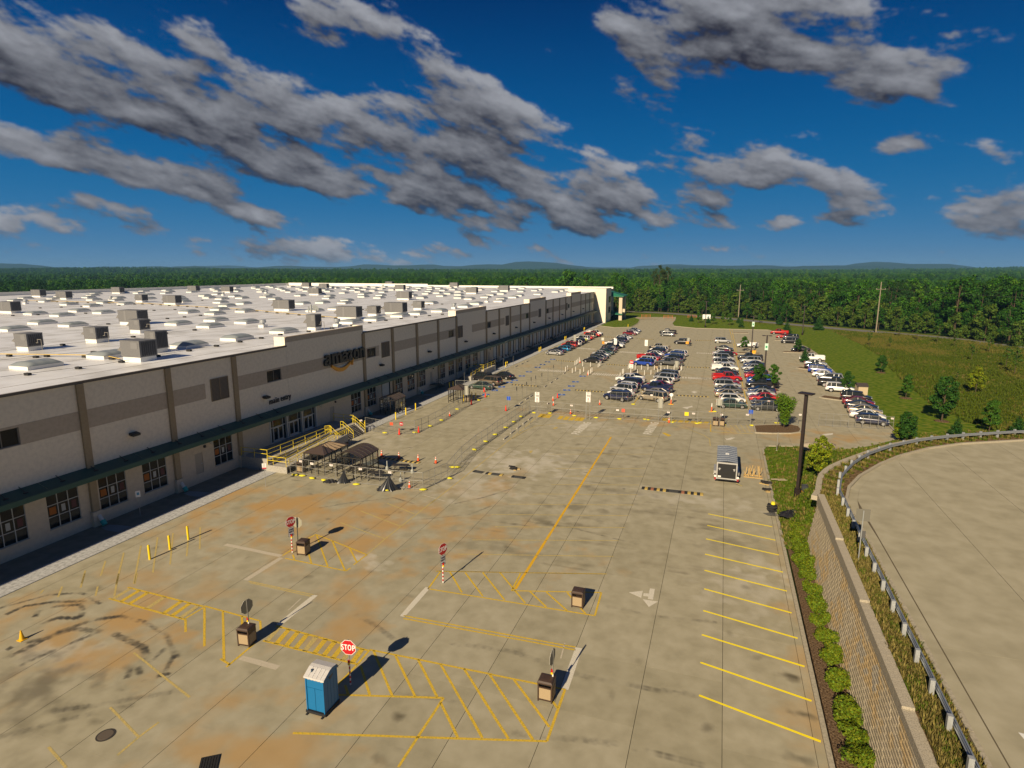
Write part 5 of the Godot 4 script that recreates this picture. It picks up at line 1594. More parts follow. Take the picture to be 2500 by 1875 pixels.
func build_objects() -> void:
	var wh := mat(0.78, 0.77, 0.74, 0.5)
	var grey_back := mat(0.36, 0.36, 0.33, 0.5, 0.3)
	# shelters and picnic tables in the fenced corner
	shelter("brown hip-roofed smoking shelter with three tan roof panels beside the entry ramp", Vector3(-41.0, 0, -55.0), 0.0, 2.6, 4.4, false)
	shelter("brown barrel-roofed smoking shelter between picnic tables inside the fence", Vector3(-36.7, 0, -54.6), 0.0, 3.0, 3.4, true)
	shelter("dark barrel-roofed smoking shelter standing on the walk in front of dock door", Vector3(-47.7, 0, -81.2), 0.0, 2.7, 3.0, true)
	shelter("small brown hip-roofed shelter beside the parked dark green car", Vector3(-41.2, 0, -92.0), 0.0, 2.6, 3.0, false)
	picnic_table("black picnic table beside the striped speed bump and cones", Vector3(-32.6, 0, -56.6), 0.25)
	picnic_table("black picnic table close behind the fence beside the draped black sheet", Vector3(-33.9, 0, -53.6), 0.25)
	picnic_table("black picnic table standing under the barrel-roofed shelter", Vector3(-36.8, 0, -54.6), PI / 2)
	for q in [[[1005, 735], "grey cigarette urn at the near end of the lone picnic table"], [[1430, 790], "grey cigarette urn at the far end of the lone picnic table"], [[1235, 935], "grey cigarette urn between the black sheet and the small cone"]]:
		var c: Vector2 = crop(5, [q[0]])[0]
		var t := thing("cigarette_urn", q[1], "ashtray", G(c.x, c.y))
		var b := MB.new()
		b.tube(Vector3.ZERO, Vector3(0, 0.3, 0), 0.2, 0.18, 12)
		part(t, "base", b.mesh(), mat(0.3, 0.32, 0.3, 0.6))
		var k := MB.new()
		k.tube(Vector3(0, 0.3, 0), Vector3(0, 0.42, 0), 0.18, 0.06, 12)
		k.tube(Vector3(0, 0.42, 0), Vector3(0, 1.0, 0), 0.05, 0.05, 10)
		part(t, "neck", k.mesh(), mat(0.4, 0.42, 0.4, 0.6))
	make_bin("brown trash bin with tan panels beside the ONE WAY stop sign", G(732, 1356) + Vector3(0.1, 0, -0.35), 0.12)
	make_bin("brown trash bin beside a stop sign turned away, next to the hatched strip", G(592, 1580) + Vector3(0, 0, -0.4), 0.1)
	make_bin("brown trash bin beside an edge-on stop sign near the white stop bar", G(1329, 1716) + Vector3(0, 0, -0.4), 0.0)
	make_bin("brown trash bin alone on the middle hatched island", G(1408, 1486) + Vector3(0, 0, -0.4), 0.0)
	make_bin("brown trash bin against the end wall of the entry ramp", G(727, 1154) + Vector3(0.2, 0, -0.4), 0.0)
	make_bin("brown twin trash bin at the fence beneath a square sign, first of two", G(1748, 1041) + Vector3(-0.1, 0, -0.4), 0.0)
	make_bin("brown twin trash bin at the fence beneath a square sign, second of two", G(1755, 1041) + Vector3(0.35, 0, -0.4), 0.0)
	make_bin("tan fronted trash bin at the corner of the small hip-roofed shelter", G(1140, 982) + Vector3(0, 0, -0.4), 0.0)
	make_bin("brown trash bin beside white posts in front of the blue SUV", G(1602, 902) + Vector3(0, 0, -0.4), 0.0)
	# near signs
	stop_sign("red STOP sign with ONE WAY plate on a red and white sleeved post", G(714, 1350), 1.25, 1)
	stop_sign("STOP sign seen from behind beside the ONE WAY sign and trash bin", G(729, 1342), PI + 0.1, 0, false)
	stop_sign("STOP sign with ONE WAY plate turned half aside on the middle island", G(1082, 1424), 1.25, -1)
	stop_sign("STOP sign showing its olive grey back beside a trash bin", G(611, 1566), PI + 1.45, 0)
	stop_sign("bright red STOP sign beside the blue portable toilet", G(856, 1674), 0.13, 0)
	stop_sign("STOP sign seen edge-on beside a trash bin and white stop bar", G(1349, 1700), PI + 1.5, 0)
	var sg := small_sign("parking_sign", "white parking notice with red foot on a thin post by the ramp", G(649, 1188), 0.45, 0.42, 0.62, 2.2, wh, grey_back)
	plate(sg, "red_band", rect(0.4, 0.15), 0.004, mat(0.4, 0.02, 0.04, 0.5), Vector3(0, 1.99, 0.048))
	for i in 4: plate(sg, "text_line", rect([0.2, 0.28, 0.22, 0.26][i], 0.035), 0.003, mat(0.2, 0.2, 0.22, 0.6), Vector3(0, 2.42 - i * 0.09, 0.048))
	sg = small_sign("notice_sign", "small white notice on a thin post before the third big window", Vector3(WALL + 1.7, 0, -38.0), 1.0, 0.4, 0.6, 2.1, wh, grey_back)
	plate(sg, "symbol", rect(0.2, 0.25), 0.003, mat(0.1, 0.3, 0.45, 0.5), Vector3(0, 2.12, 0.048))
	# square signs at the gate, with speed limit plates
	for q in [[1311, 1024, "white speed limit 10 sign at the corner of the fence", 0.0], [1435, 1024, "white speed limit 10 sign in the middle of the fence line", 0.0]]:
		var p := G(q[0], q[1])
		var t := thing("speed_limit_sign", q[2], "sign", p, q[3])
		var b := MB.new()
		for s in ([0.0] if q[0] < 1400 else [-0.28, 0.28]): b.tube(Vector3(s, 0, 0), Vector3(s, 3.0, 0), 0.035)
		part(t, "post", b.mesh(), mat(0.36, 0.36, 0.34, 0.5, 0.4))
		plate(t, "upper_plate", rect(0.66, 0.84), 0.01, wh, Vector3(0, 3.75, 0.04))
		plate(t, "lower_plate", rect(0.66, 0.66), 0.01, wh, Vector3(0, 2.98, 0.04))
		var ink := mat(0.03, 0.03, 0.035, 0.6)
		lettering(t, "SPEED", 0.15, ink, Vector3(0, 4.06, 0.05))
		lettering(t, "LIMIT", 0.15, ink, Vector3(0, 3.9, 0.05))
		lettering(t, "10", 0.5, ink, Vector3(0, 3.58, 0.05))
		plate(t, "symbol", octagon(0.12), 0.004, mat(0.5, 0.08, 0.1, 0.5), Vector3(0, 3.12, 0.048))
		for i in 2: plate(t, "text_line", rect(0.4, 0.05), 0.004, ink, Vector3(0.03, 2.88 - i * 0.13, 0.048))
	for q in [[1541, 911, 0.75, 0.9, 1.5, "white ONE WAY plate under a red do-not-enter disc at white posts"], [1502, 855, 0.78, 1.65, 2.4, "tall white sign standing beyond the white speed-hump crossing"], [1577, 858, 0.8, 1.65, 2.33, "tall white sign alone in the aisle beyond the crossing"], [1471, 848, 0.75, 0.8, 2.4, "pale sign with an orange plate below it in the far aisle"]]:
		var t := thing("lane_sign", q[5], "sign", G(q[0], q[1]), 0.0)
		var b := MB.new()
		b.tube(Vector3.ZERO, Vector3(0, q[4] + q[3] * 0.5, 0), 0.04)
		part(t, "post", b.mesh(), mat(0.36, 0.36, 0.34, 0.5, 0.4))
		plate(t, "sign_face", rect(q[2], q[3]), 0.02, wh if q[0] != 1471 else mat(0.5, 0.5, 0.42, 0.6), Vector3(0, q[4], 0.05))
		if q[0] == 1541:
			var ring := []
			for i in 20: ring.append(Vector3(cos(TAU * i / 20) * 0.42, sin(TAU * i / 20) * 0.42, 0))
			plate(t, "disc", ring, 0.02, mat(0.55, 0.015, 0.02, 0.5), Vector3(0, 2.42, 0.05))
			plate(t, "bar", rect(0.6, 0.16), 0.006, wh, Vector3(0, 2.42, 0.065))
			for i in 2: plate(t, "text_line", rect(0.5, 0.08), 0.006, mat(0.1, 0.1, 0.12, 0.6), Vector3(0, 1.75 - i * 0.2, 0.065))
			plate(t, "arrow", rect(0.5, 0.1), 0.006, mat(0.02, 0.02, 0.02, 0.6), Vector3(0, 1.25, 0.065))
		elif q[0] == 1471: plate(t, "orange_plate", rect(0.65, 0.7), 0.02, mat(0.7, 0.27, 0.01, 0.5), Vector3(0.2, 1.35, 0.05))
		else:
			for i in 3: plate(t, "text_line", rect(0.45, 0.1), 0.006, mat(0.25, 0.28, 0.4, 0.6), Vector3(0, q[4] - 0.5 + i * 0.3, 0.065))
	# square plates seen from behind, small coloured plates
	for q in [[1752, 1041, 0.85, 0.92, 3.5, "tall grey sign back on twin posts above the twin trash bins", 0], [1611, 1027, 0.7, 1.4, 2.6, "grey sign back standing before the tan minivan", 0], [1651, 907, 0.77, 1.4, 1.6, "grey sign back before the grey pickup at white posts", 0], [1139, 985, 0.67, 1.55, 2.2, "tall grey sign back beside the small hip-roofed shelter", 0], [1403, 846, 0.75, 1.7, 2.5, "grey sign back beside the white SUV in the dock row", 0], [1751, 851, 0.6, 0.7, 1.9, "grey sign back beside the lone silver SUV", 0], [1680, 846, 0.75, 1.0, 2.0, "grey sign back beside the lone black SUV", 1]]:
		var t := thing("sign_back", q[5], "sign", G(q[0], q[1]), 0.0)
		var b := MB.new()
		for s in [-0.25, 0.25]: b.tube(Vector3(s, 0, 0), Vector3(s, q[4] + q[3] * 0.45, 0), 0.035)
		part(t, "post", b.mesh(), mat(0.3, 0.3, 0.28, 0.5, 0.4))
		plate(t, "sign_plate", rect(q[2], q[3]), 0.02, mat(0.33, 0.33, 0.28, 0.6), Vector3(0, q[4], -0.04))
		if q[6]: plate(t, "orange_plate", rect(0.8, 0.75), 0.02, mat(0.7, 0.3, 0.01, 0.5), Vector3(-0.3, 1.1, 0.05))
	for q in [[1242, 1000, 0.0, "blue square plate on thin posts beside a red cone"], [1831, 1036, 0.0, "blue square plate hung at the fence beside the tree island"]]:
		var t := small_sign("blue_sign", q[3], G(q[0], q[1]), q[2], 0.62, 0.62, 1.85, mat(0.01, 0.07, 0.45, 0.5), mat(0.2, 0.25, 0.3, 0.5))
		plate(t, "seam", rect(0.02, 0.6), 0.003, mat(0.4, 0.5, 0.6, 0.5), Vector3(0, 1.85, 0.05))
	var gate_signs := [[957, 1058, 0.5, 0.4, 1.35, "orange plate hung on the upper fence beside a no-entry disc", 0.75, 0.09, 0.03], [1521, 1026, 0.46, 0.48, 1.5, "orange-red square plate hung on the gate fence", 0.75, 0.09, 0.05], [1675, 1034, 0.56, 0.54, 1.45, "yellow square plate hung on the gate fence", 0.8, 0.62, 0.01]]
	for q in gate_signs:
		var t := thing("fence_plate", q[5], "sign", G(q[0], q[1]) + Vector3(0, q[4], 0.06))
		plate(t, "plate", rect(q[2], q[3]), 0.012, mat(q[6], q[7], q[8], 0.5), Vector3.ZERO)
	var nd := thing("no_entry_plate", "red no-entry disc with white bar hung on the upper fence", "sign", G(981, 1058) + Vector3(0, 1.35, 0.06))
	var disc := []
	for i in 20: disc.append(Vector3(cos(TAU * i / 20) * 0.3, sin(TAU * i / 20) * 0.3, 0))
	plate(nd, "disc", disc, 0.012, mat(0.55, 0.015, 0.03, 0.5), Vector3.ZERO)
	plate(nd, "bar", rect(0.42, 0.11), 0.004, wh, Vector3(0, 0, 0.01))
	for q in [[737, 1158], [811, 1168], [882, 1178], [764, 1164], [954, 1187], [1339, 1008], [1395, 1013], [1507, 1025], [1631, 1031], [1692, 1034], [1760, 1037], [1823, 1037], [1590, 986], [1875, 1002], [2176, 1047], [883, 1052], [1951, 1037]]:
		var t := thing("fence_notice", "small white notice tied to a chain-link fence panel", "notice", G(q[0], q[1]) + Vector3(0, 1.5, 0.06), 0.0, "white notices on the fences")
		plate(t, "plate", rect(0.4, 0.22), 0.008, wh, Vector3.ZERO)
		plate(t, "red_line", rect(0.3, 0.05), 0.003, mat(0.5, 0.15, 0.15, 0.6), Vector3(0, 0.02, 0.007))
	# fences
	var runs := [["chain-link panel of the fence around the smoking shelters", [[709, 1156], [740, 1160], [771, 1165], [820, 1172], [869, 1180], [928, 1187], [987, 1193], [1033, 1196]]], ["chain-link panel at the corner beyond the draped black sheet", [[1033, 1196], [1062, 1183], [1092, 1170]]],
		["chain-link panel of the long fence beside the wheel stops", [[1092, 1170], [1127, 1128], [1162, 1097], [1190, 1078], [1214, 1059], [1238, 1043.5], [1258, 1029], [1275, 1017.4], [1293, 1006]]],
		["chain-link panel of the gate fence across the lanes", [[1293, 1006], [1347, 1009.5], [1402, 1015], [1458.4, 1021], [1519, 1025], [1577, 1028], [1638.8, 1032.6], [1702.5, 1035], [1768, 1037.5], [1832, 1038.5], [1896.8, 1038], [1948, 1038]]],
		["chain-link panel of the fence before the right-hand drive", [[1998, 1039], [2032.7, 1041], [2070, 1043.5], [2105, 1045], [2142.7, 1047], [2180, 1048]]],
		["chain-link panel of the upper fence along the walk", [[892.7, 1050], [946, 1060], [1012.8, 1058.8], [1046, 1045.7], [1080, 1027], [1098.8, 1014.5], [1121, 1000.8], [1145.8, 990], [1172.6, 979.8]]],
		["chain-link panel before the dark green car", [[1112, 952], [1155, 953], [1201, 955]]], ["chain-link panel before the dark SUV and tan minivan", [[1490, 983], [1519, 984], [1546, 984]]], ["chain-link panel before the tan minivan", [[1562, 984], [1600, 984]]], ["chain-link panel before the green sedan of the middle row", [[1765, 999], [1795, 1000], [1826, 1003]]], ["chain-link panel before the grey sedan beside the tree", [[1830, 1004], [1858, 1005], [1887, 1005.5]]]]
	for r in runs:
		for i in r[1].size() - 1: fence_panel(G(r[1][i][0], r[1][i][1]), G(r[1][i + 1][0], r[1][i + 1][1]), r[0])
	rng.seed = 3
	for q in [[720, 1161], [738, 1163], [762, 1169], [791, 1174], [870, 1184], [942, 1198], [1033, 1197], [1097, 1169], [1105, 1142], [1116, 1142], [1158, 1099], [1186, 1079], [1209, 1062], [1235, 1045], [1254, 1031], [1272, 1018], [1304, 1009], [1342, 1010], [1402, 1016], [1455, 1021], [1512, 1024], [1575, 1025], [1581, 1026], [1641, 1032], [1701, 1035], [1708, 1034], [1766, 1038], [1896, 1034], [940, 1058], [1013, 1057], [1050, 1041], [1078, 1027], [1116, 1000], [1169, 978], [1190, 968], [1546, 988], [1836, 1040], [1745, 1006]]:
		sandbag(G(q[0], q[1]), rng.randf_range(-0.5, 0.5))
	# cones
	var red := Color(0.75, 0.03, 0.015)
	var oc := Color(0.75, 0.09, 0.02)
	for q in [[904, 1105, "cone at the corner of the barrel-roofed shelter"], [932, 1114, "white banded cone at the near end of the striped speed bump"], [974, 1119, "white banded cone behind the striped speed bump, second along"], [1021, 1125, "white banded cone at the far end of the striped speed bump"], [1064, 1131, "white banded cone standing past the striped speed bump"], [1000, 1192, "white banded cone just inside the fence by an ashtray"]]:
		cone(q[2], G(q[0], q[1]), 0.8)
	for q in [[975, 1061, "plain red cone before the orange fence plate"], [1022, 1056, "plain red cone at the fence corner by the walk"], [1151, 988, "plain red cone beside the small hip-roofed shelter"], [1185, 970, "plain red cone on a blue square near the dark green car"], [1235, 1003, "plain red cone beside the blue square plate"], [1361, 972, "plain red cone at the blue wheelchair square"], [1182, 957, "plain red cone at the dark green car"]]:
		cone(q[2], G(q[0], q[1]), 0.9, false, red)
	for q in [[1098, 1016, "banded cone on the upper fence line"], [1351, 990, "tall banded cone with another stacked on it, by the speed limit sign"], [1350, 978, "tall banded cone behind its twin by the speed limit sign"], [1393, 1011, "small banded cone inside the gate fence"], [1464, 988, "banded cone before the dark SUV"], [1633, 1032, "orange banded cone on the yellow gate bars"], [1416, 886, "small red cone by the white posts at the black sedan"], [1435, 916, "small red cone at the white crossing end"], [1542, 897, "small red cone by the white posts of the blue SUV"], [1659, 902, "small red cone by the white posts of the grey pickup"], [1650, 921, "small red cone under the white posts beside the island row"], [1617, 987, "banded cone beside the tan minivan bumper"]]:
		cone(q[2], G(q[0], q[1]), 0.8)
	cone("small yellow cone standing alone among the tyre marks", G(54, 1562), 0.62, false, Color(0.72, 0.42, 0.01))
	# tall delineators with yellow feet
	for q in [[1638, 987, "tall orange and white lane marker beside a round white disc", true], [1737, 1005, "tall orange and white lane marker beside the twin sign back", false]]:
		var t := thing("lane_marker", q[2], "lane marker", G(q[0], q[1]))
		var b := MB.new()
		b.tube(Vector3(0, 0.05, 0), Vector3(0, 0.8, 0), 0.09, 0.08, 10)
		part(t, "orange_tube", b.mesh(), mat(0.75, 0.1, 0.02, 0.6))
		var c := MB.new()
		c.tube(Vector3(0, 0.8, 0), Vector3(0, 1.35, 0), 0.08, 0.06, 10)
		part(t, "white_band", c.mesh(), wh)
		var f := MB.new()
		f.bx(-0.4, 0.4, 0, 0.06, -0.25, 0.25)
		part(t, "foot", f.mesh(), mat(0.7, 0.42, 0.02, 0.6))
		if q[3]: plate(t, "round_disc", disc, 0.02, wh, Vector3(0, 1.6, 0))
	# white flexible posts around the crossing
	for q in [[716, 775], [740, 760], [765, 740], [790, 715], [846, 790], [977, 800], [1108, 810], [1134, 790], [1154, 780], [557, 880], [590, 862], [671, 908], [727, 880], [802, 925], [863, 885], [942, 945], [979, 912], [1003, 895], [1477, 985], [1517, 920], [1536, 915], [1615, 840], [1635, 820], [1650, 805], [1732, 850], [1838, 850], [1948, 852], [2055, 855], [2165, 857], [1657, 900], [1771, 927], [1888, 942], [1998, 937], [2112, 905]]:
		flex_post(crop(9, [q])[0])
	for q in [[1420, 170], [1310, 165], [1370, 225], [1255, 205], [1535, 180], [1548, 165], [1493, 290], [1505, 250], [510, 295]]:
		flex_post(crop(10, [q])[0])
	# bollards
	for q in [[1265, 1437], [1435, 1352], [1590, 1270]]:
		bollard("yellow bollard in the short row beside the old stall lines", G(q[0] / 3.456, 950 + q[1] / 3.456), 1.15, "three yellow bollards by the walk")
	for q in [[1405, 325, "yellow bollard before the dark barrel-roofed shelter"], [1490, 285, "yellow bollard at the corner of the dark barrel-roofed shelter"], [1572, 245, "yellow bollard with a leaning plate on the walk"], [1145, 400, "yellow bollard at the foot of the entry stairs"]]:
		bollard(q[2], G(560 + q[0] / 3.456, 930 + q[1] / 3.456))
	for q in [[565, 660], [498, 640], [360, 690]]: bollard("yellow bollard beside the small hip-roofed shelter", G(1080 + q[0] / 6.9125, 880 + q[1] / 6.9125), 1.1, "bollards by the small shelter")
	for q in [[120, 470], [180, 450], [1070, 108], [1095, 100]]: bollard("yellow bollard standing on the dock walk", G(1080 + q[0] / 6.9125, 880 + q[1] / 6.9125), 1.1, "bollards along the dock walk")
	for q in [[113, 545], [140, 535], [545, 352], [565, 345], [868, 192], [880, 188], [1612, 132]]: bollard("yellow bollard standing on the dock walk", G(1300 + q[0] / 6.9125, 780 + q[1] / 6.9125), 1.2, "bollards along the dock walk")
	# thin sign posts and wheel stops of the accessible stalls
	for q in [[1172, 1325, 1.9, 0], [1287, 1235, 1.9, 0], [1390, 1150, 1.9, 0], [1483, 1070, 1.9, 0], [1577, 995, 1.9, 0], [1258, 690, 2.0, 1], [1348, 640, 2.0, 1], [1425, 600, 2.0, 1], [1500, 500, 1.9, 1], [1577, 450, 1.7, 1], [1680, 385, 1.5, 1], [1782, 345, 2.2, 0], [1877, 280, 2.0, 1], [2008, 210, 2.1, 0], [890, 215, 2.0, 0], [740, 270, 1.8, 0], [655, 305, 1.8, 0], [1195, 105, 1.9, 0], [515, 360, 1.8, 0], [373, 400, 1.8, 0], [1030, 160, 2.0, 0]]:
		var t := thing("stall_sign_post", "thin grey post with a narrow edge-on plate at an accessible stall" if q[3] else "thin bare grey post at an accessible stall", "post", G(1080 + q[0] / 6.9125, 880 + q[1] / 6.9125), 0.0, "thin posts of the accessible stalls")
		var b := MB.new()
		b.tube(Vector3.ZERO, Vector3(0, q[2] + 0.6, 0), 0.03)
		part(t, "post", b.mesh(), mat(0.2, 0.2, 0.19, 0.5, 0.4))
		if q[3]:
			var c := MB.new()
			c.bx(-0.012, 0.012, q[2] - 0.1, q[2] + 0.55, 0.02, 0.35)
			part(t, "plate", c.mesh(), mat(0.12, 0.12, 0.11, 0.6))
	for q in [[1070, 1310], [1185, 1215], [1290, 1130], [1390, 1055], [1480, 985], [1235, 775], [1330, 720], [1430, 650], [1500, 605], [1740, 440], [1840, 375], [1930, 315], [2060, 220], [1090, 178], [1245, 105], [1345, 60], [1430, 20]]:
		var b := MB.new()
		b.bx(-0.09, 0.09, 0, 0.13, -0.85, 0.85)
		b.bx(-0.06, 0.06, 0.13, 0.15, -0.83, 0.83)
		solo("wheel_stop", b.mesh(), mat(0.42, 0.4, 0.35, 0.9, 0.0, "grain", 1.0), "low concrete wheel stop at the head of a stall", "wheel stop", G(1080 + q[0] / 6.9125, 880 + q[1] / 6.9125), 0.0, "concrete wheel stops")
	# speed bumps
	speed_hump("yellow and black striped speed bump with cones behind it", G(927, 1117), G(1025, 1130), 0.75, false)
	speed_hump("worn black speed bump with faded yellow and red ends before the trailer", G(1567, 1191), G(1717, 1207), 0.85, true)
	speed_hump("short worn speed bump piece nearest the fence corner", G(1157, 1150), G(1180, 1154), 0.75, true)
	speed_hump("worn speed bump piece in the middle of the broken row", G(1187, 1155), G(1228, 1160), 0.75, true)
	speed_hump("worn speed bump piece at the end of the broken row", G(1250, 1163), G(1283, 1167), 0.75, true)
	speed_hump("dark speed bump across the aisle by the accessible stalls", G(1250, 939), G(1315, 943), 0.7, false)
	speed_hump("black and yellow speed bump before the dark SUV", G(1404, 952), G(1475, 957), 0.7, false)
	speed_hump("black and yellow speed bump between the car rows near the gate", G(1651, 965), G(1730, 969), 0.7, false)
	speed_hump("black and yellow speed bump beyond the white posts", G(1673, 896), G(1733, 898), 0.7, false)
	speed_hump("black and yellow speed bump beside the do-not-enter sign", G(1481, 889), G(1533, 893), 0.7, false)
	speed_hump("long dark speed bump by the black sedan and white posts", G(1358, 880), G(1404, 883), 0.7, false)
	speed_hump("far dark speed bump in the dock row aisle", G(1465, 822), G(1510, 824), 0.7, false)
	speed_hump("far dark speed bump in the next aisle", G(1555, 827), G(1596, 829), 0.7, false)
	speed_hump("far dark speed bump beside the lone silver SUV", G(1697, 831), G(1740, 832), 0.7, false)
	toilet()
	trailer()
	# loose things by the right kerb
	var p := thing("lath_pile", "open bundle of upright yellow lath stakes beside the trailer", "stakes", G(1838, 1164))
	rng.seed = 9
	for i in 16:
		var b := MB.new()
		var a := Vector3(rng.randf_range(-0.8, 0.8), 0.05, rng.randf_range(-0.35, 0.35))
		b.bar(a, a + Vector3(rng.randf_range(-0.3, 0.3), rng.randf_range(0.5, 1.25), rng.randf_range(-0.4, 0.1)), 0.05, 0.03)
		part(p, "stake", b.mesh(), mat(0.6, 0.4, 0.14, 0.8, 0.0, "grain", 0.4))
	var fr := MB.new()
	for q in [[-0.9, 0.4, 0.9, 0.45], [-0.9, -0.4, 0.9, -0.35], [-0.9, 0.4, -0.9, -0.4], [0.9, 0.45, 0.9, -0.35]]: fr.bar(Vector3(q[0], 0.05, q[1]), Vector3(q[2], 0.05, q[3]), 0.08, 0.09)
	part(p, "crate_frame", fr.mesh(), mat(0.5, 0.33, 0.12, 0.8, 0.0, "grain", 0.4))
	for q in [[1871, 1181, "black rubber blocks strewn at the kerb beside the lath stakes", 7], [1872, 1198, "black and tan speed bump sections stacked at the kerb", 5], [1254, 1146, "black rubber speed bump sections stacked behind the broken row", 6]]:
		var t := thing("rubber_stack", q[2], "rubber blocks", G(q[0], q[1]))
		for i in q[3]:
			var b := MB.new()
			b.box(Vector3(rng.randf_range(-0.35, 0.35), 0.06 + (i % 3) * 0.1, rng.randf_range(-0.35, 0.35)), Vector3(0.75, 0.09, 0.28), Basis(Vector3.UP, rng.randf_range(-0.4, 0.4) + (1.4 if i % 4 == 3 else 0.0)))
			part(t, "rubber_block", b.mesh(), mat(0.018, 0.016, 0.014, 0.8) if i % 3 else mat(0.42, 0.3, 0.12, 0.8))
	var w := thing("lumber_sheets", "pale weathered boards lying on the grass beside the kerb", "boards", slope_at(1903, 1173))
	for i in 5:
		var b := MB.new()
		b.box(Vector3(rng.randf_range(-0.2, 0.3), 0.06 + i * 0.03, -0.3 + i * 0.15), Vector3(1.9 - i * 0.2, 0.03, 0.22), Basis(Vector3.UP, 0.28 + rng.randf_range(-0.12, 0.12)))
		part(w, "board", b.mesh(), mat(0.5, 0.43, 0.29, 0.85, 0.0, "grain", 0.6))
	var st := thing("debris_heap", "heap of black rubber and grey grating topped by a yellow bucket at the kerb", "debris heap", G(1882, 1253))
	for i in 8:
		var b := MB.new()
		b.box(Vector3(0.1 + rng.randf_range(-0.15, 0.15), 0.1 + i * 0.09, -0.2 + rng.randf_range(-0.1, 0.1)), Vector3(0.7 - i * 0.02, 0.09, 0.55), Basis(Vector3.UP, rng.randf_range(-0.5, 0.5)))
		part(st, "rubber_block", b.mesh(), mat(0.014, 0.014, 0.015, 0.7))
	for i in 9:
		var b := MB.new()
		b.bar(Vector3(-0.7 + i * 0.12, 0.06 + 0.02 * i, 0.3), Vector3(-0.3 + i * 0.1, 0.2, 1.0), 0.04, 0.03)
		part(st, "grating_bar", b.mesh(), mat(0.13, 0.13, 0.12, 0.7))
	var bk := MB.new()
	bk.tube(Vector3(0.15, 0.8, -0.25), Vector3(0.15, 1.02, -0.25), 0.2, 0.17, 12)
	part(st, "yellow_bucket", bk.mesh(), mat(0.75, 0.68, 0.03, 0.6))
	var bd := MB.new()
	bd.box(Vector3(1.1, 0.15, 0.6), Vector3(0.5, 0.08, 0.3), Basis(Vector3.UP, -0.6))
	part(st, "tan_board", bd.mesh(), mat(0.5, 0.38, 0.14, 0.8))
	# black plastic sheets
	black_sheet("crumpled black sheeting lying on the grass by the kerb", slope_at(1937, 1257), 1.25, 0.35, 41)
	draped_sheet("black plastic sheet draped in a peak over the fence foot", G(946, 1196), 1.05, 1.55)
	draped_sheet("black plastic sheet sagging off the fence with a yellow sandbag", G(836, 1179), 0.6, 1.4)
	black_sheet("black plastic sheet trailing on the ground at the fence", G(806, 1177), 0.75, 0.25, 47)
	# manhole and gutter grate
	var mh := thing("manhole_cover", "round iron manhole cover set in the stained concrete", "manhole", G(258, 1795) + Vector3(0, 0.004, 0))
	var rim := MB.new()
	rim.tube(Vector3(0, 0, 0), Vector3(0, 0.012, 0), 0.42, 0.42, 32)
	part(mh, "rim", rim.mesh(), mat(0.04, 0.035, 0.03, 0.7))
	var lid := MB.new()
	lid.tube(Vector3(0, 0.012, 0), Vector3(0, 0.022, 0), 0.34, 0.33, 32)
	part(mh, "lid", lid.mesh(), mat(0.12, 0.095, 0.07, 0.7, 0.0, "fine", 0.2))
	var gr := thing("speed_bump_mat", "black ribbed rubber mat cut off at the foot of the photo", "mat", G(505, 1885) + Vector3(0, 0.004, 0), -0.95)
	for i in 7:
		var b := MB.new()
		b.bx(-0.9, 1.2, 0, 0.05, -0.4 + i * 0.115, -0.4 + i * 0.115 + 0.09)
		part(gr, "rib", b.mesh(), mat(0.015, 0.014, 0.013, 0.7))
	worker()

func flex_post(c: Vector2) -> void:
	var t := thing("flexible_post", "slim white flexible post at the edge of a crossing", "post", G(c.x, c.y), 0.0, "white flexible posts at the crossings")
	var b := MB.new()
	b.tube(Vector3(0, 0.03, 0), Vector3(0, 1.1, 0), 0.06, 0.055, 8)
	part(t, "tube", b.mesh(), mat(0.8, 0.78, 0.72, 0.5))
	var f := MB.new()
	f.tube(Vector3.ZERO, Vector3(0, 0.03, 0), 0.13, 0.12, 10)
	part(t, "foot", f.mesh(), mat(0.05, 0.05, 0.05, 0.7))

func draped_sheet(label: String, at: Vector3, r: float, h: float) -> void:
	var b := MB.new()
	var rings := []
	for i in 9:
		var t := i / 8.0
		var ring := []
		for j in 40:
			var a := TAU * j / 40.0
			var fold := 1.0 + 0.17 * sin(a * 5.0 + t * 2.5 + r) * t + 0.12 * sin(a * 9.0 + 1.0 + t * 4.0) + 0.16 * sin(a * 2.0 + r * 3.0)
			var rr := r * (0.04 + 0.96 * pow(t, 1.15)) * fold
			ring.append(Vector3(cos(a) * rr + 0.25 * (1.0 - t), h * pow(1.0 - t, 1.2) + 0.02 + 0.05 * t * (1.0 - t) * sin(a * 11.0), sin(a) * rr * 0.5))
		rings.append(ring)
	rings.reverse()
	b.loft(rings)
	solo("black_sheet", b.mesh(), mat(0.014, 0.016, 0.02, 0.32), label, "plastic sheet", at, 0.2)
func black_sheet(label: String, at: Vector3, r: float, h: float, sd: int) -> void:
	var f := FastNoiseLite.new()
	f.seed = sd; f.frequency = 1.3
	var b := MB.new()
	var rings := []
	for i in 10:
		var t := i / 9.0
		var ring := []
		for j in 36:
			var a := TAU * j / 36.0
			var rr := r * t * (1.0 + 0.4 * f.get_noise_2d(cos(a) * 2.0, sin(a) * 2.0))
			var x := cos(a) * rr
			var z := sin(a) * rr * 0.6
			ring.append(Vector3(x, 0.02 + maxf(0.0, (1.0 - t * t)) * h * (0.8 + 1.3 * absf(f.get_noise_2d(x * 2.4, z * 2.4))), z))
		rings.append(ring)
	rings.reverse()
	b.loft(rings)
	solo("black_sheet", b.mesh(), mat(0.014, 0.014, 0.016, 0.45), label, "plastic sheet", at, 0.4)

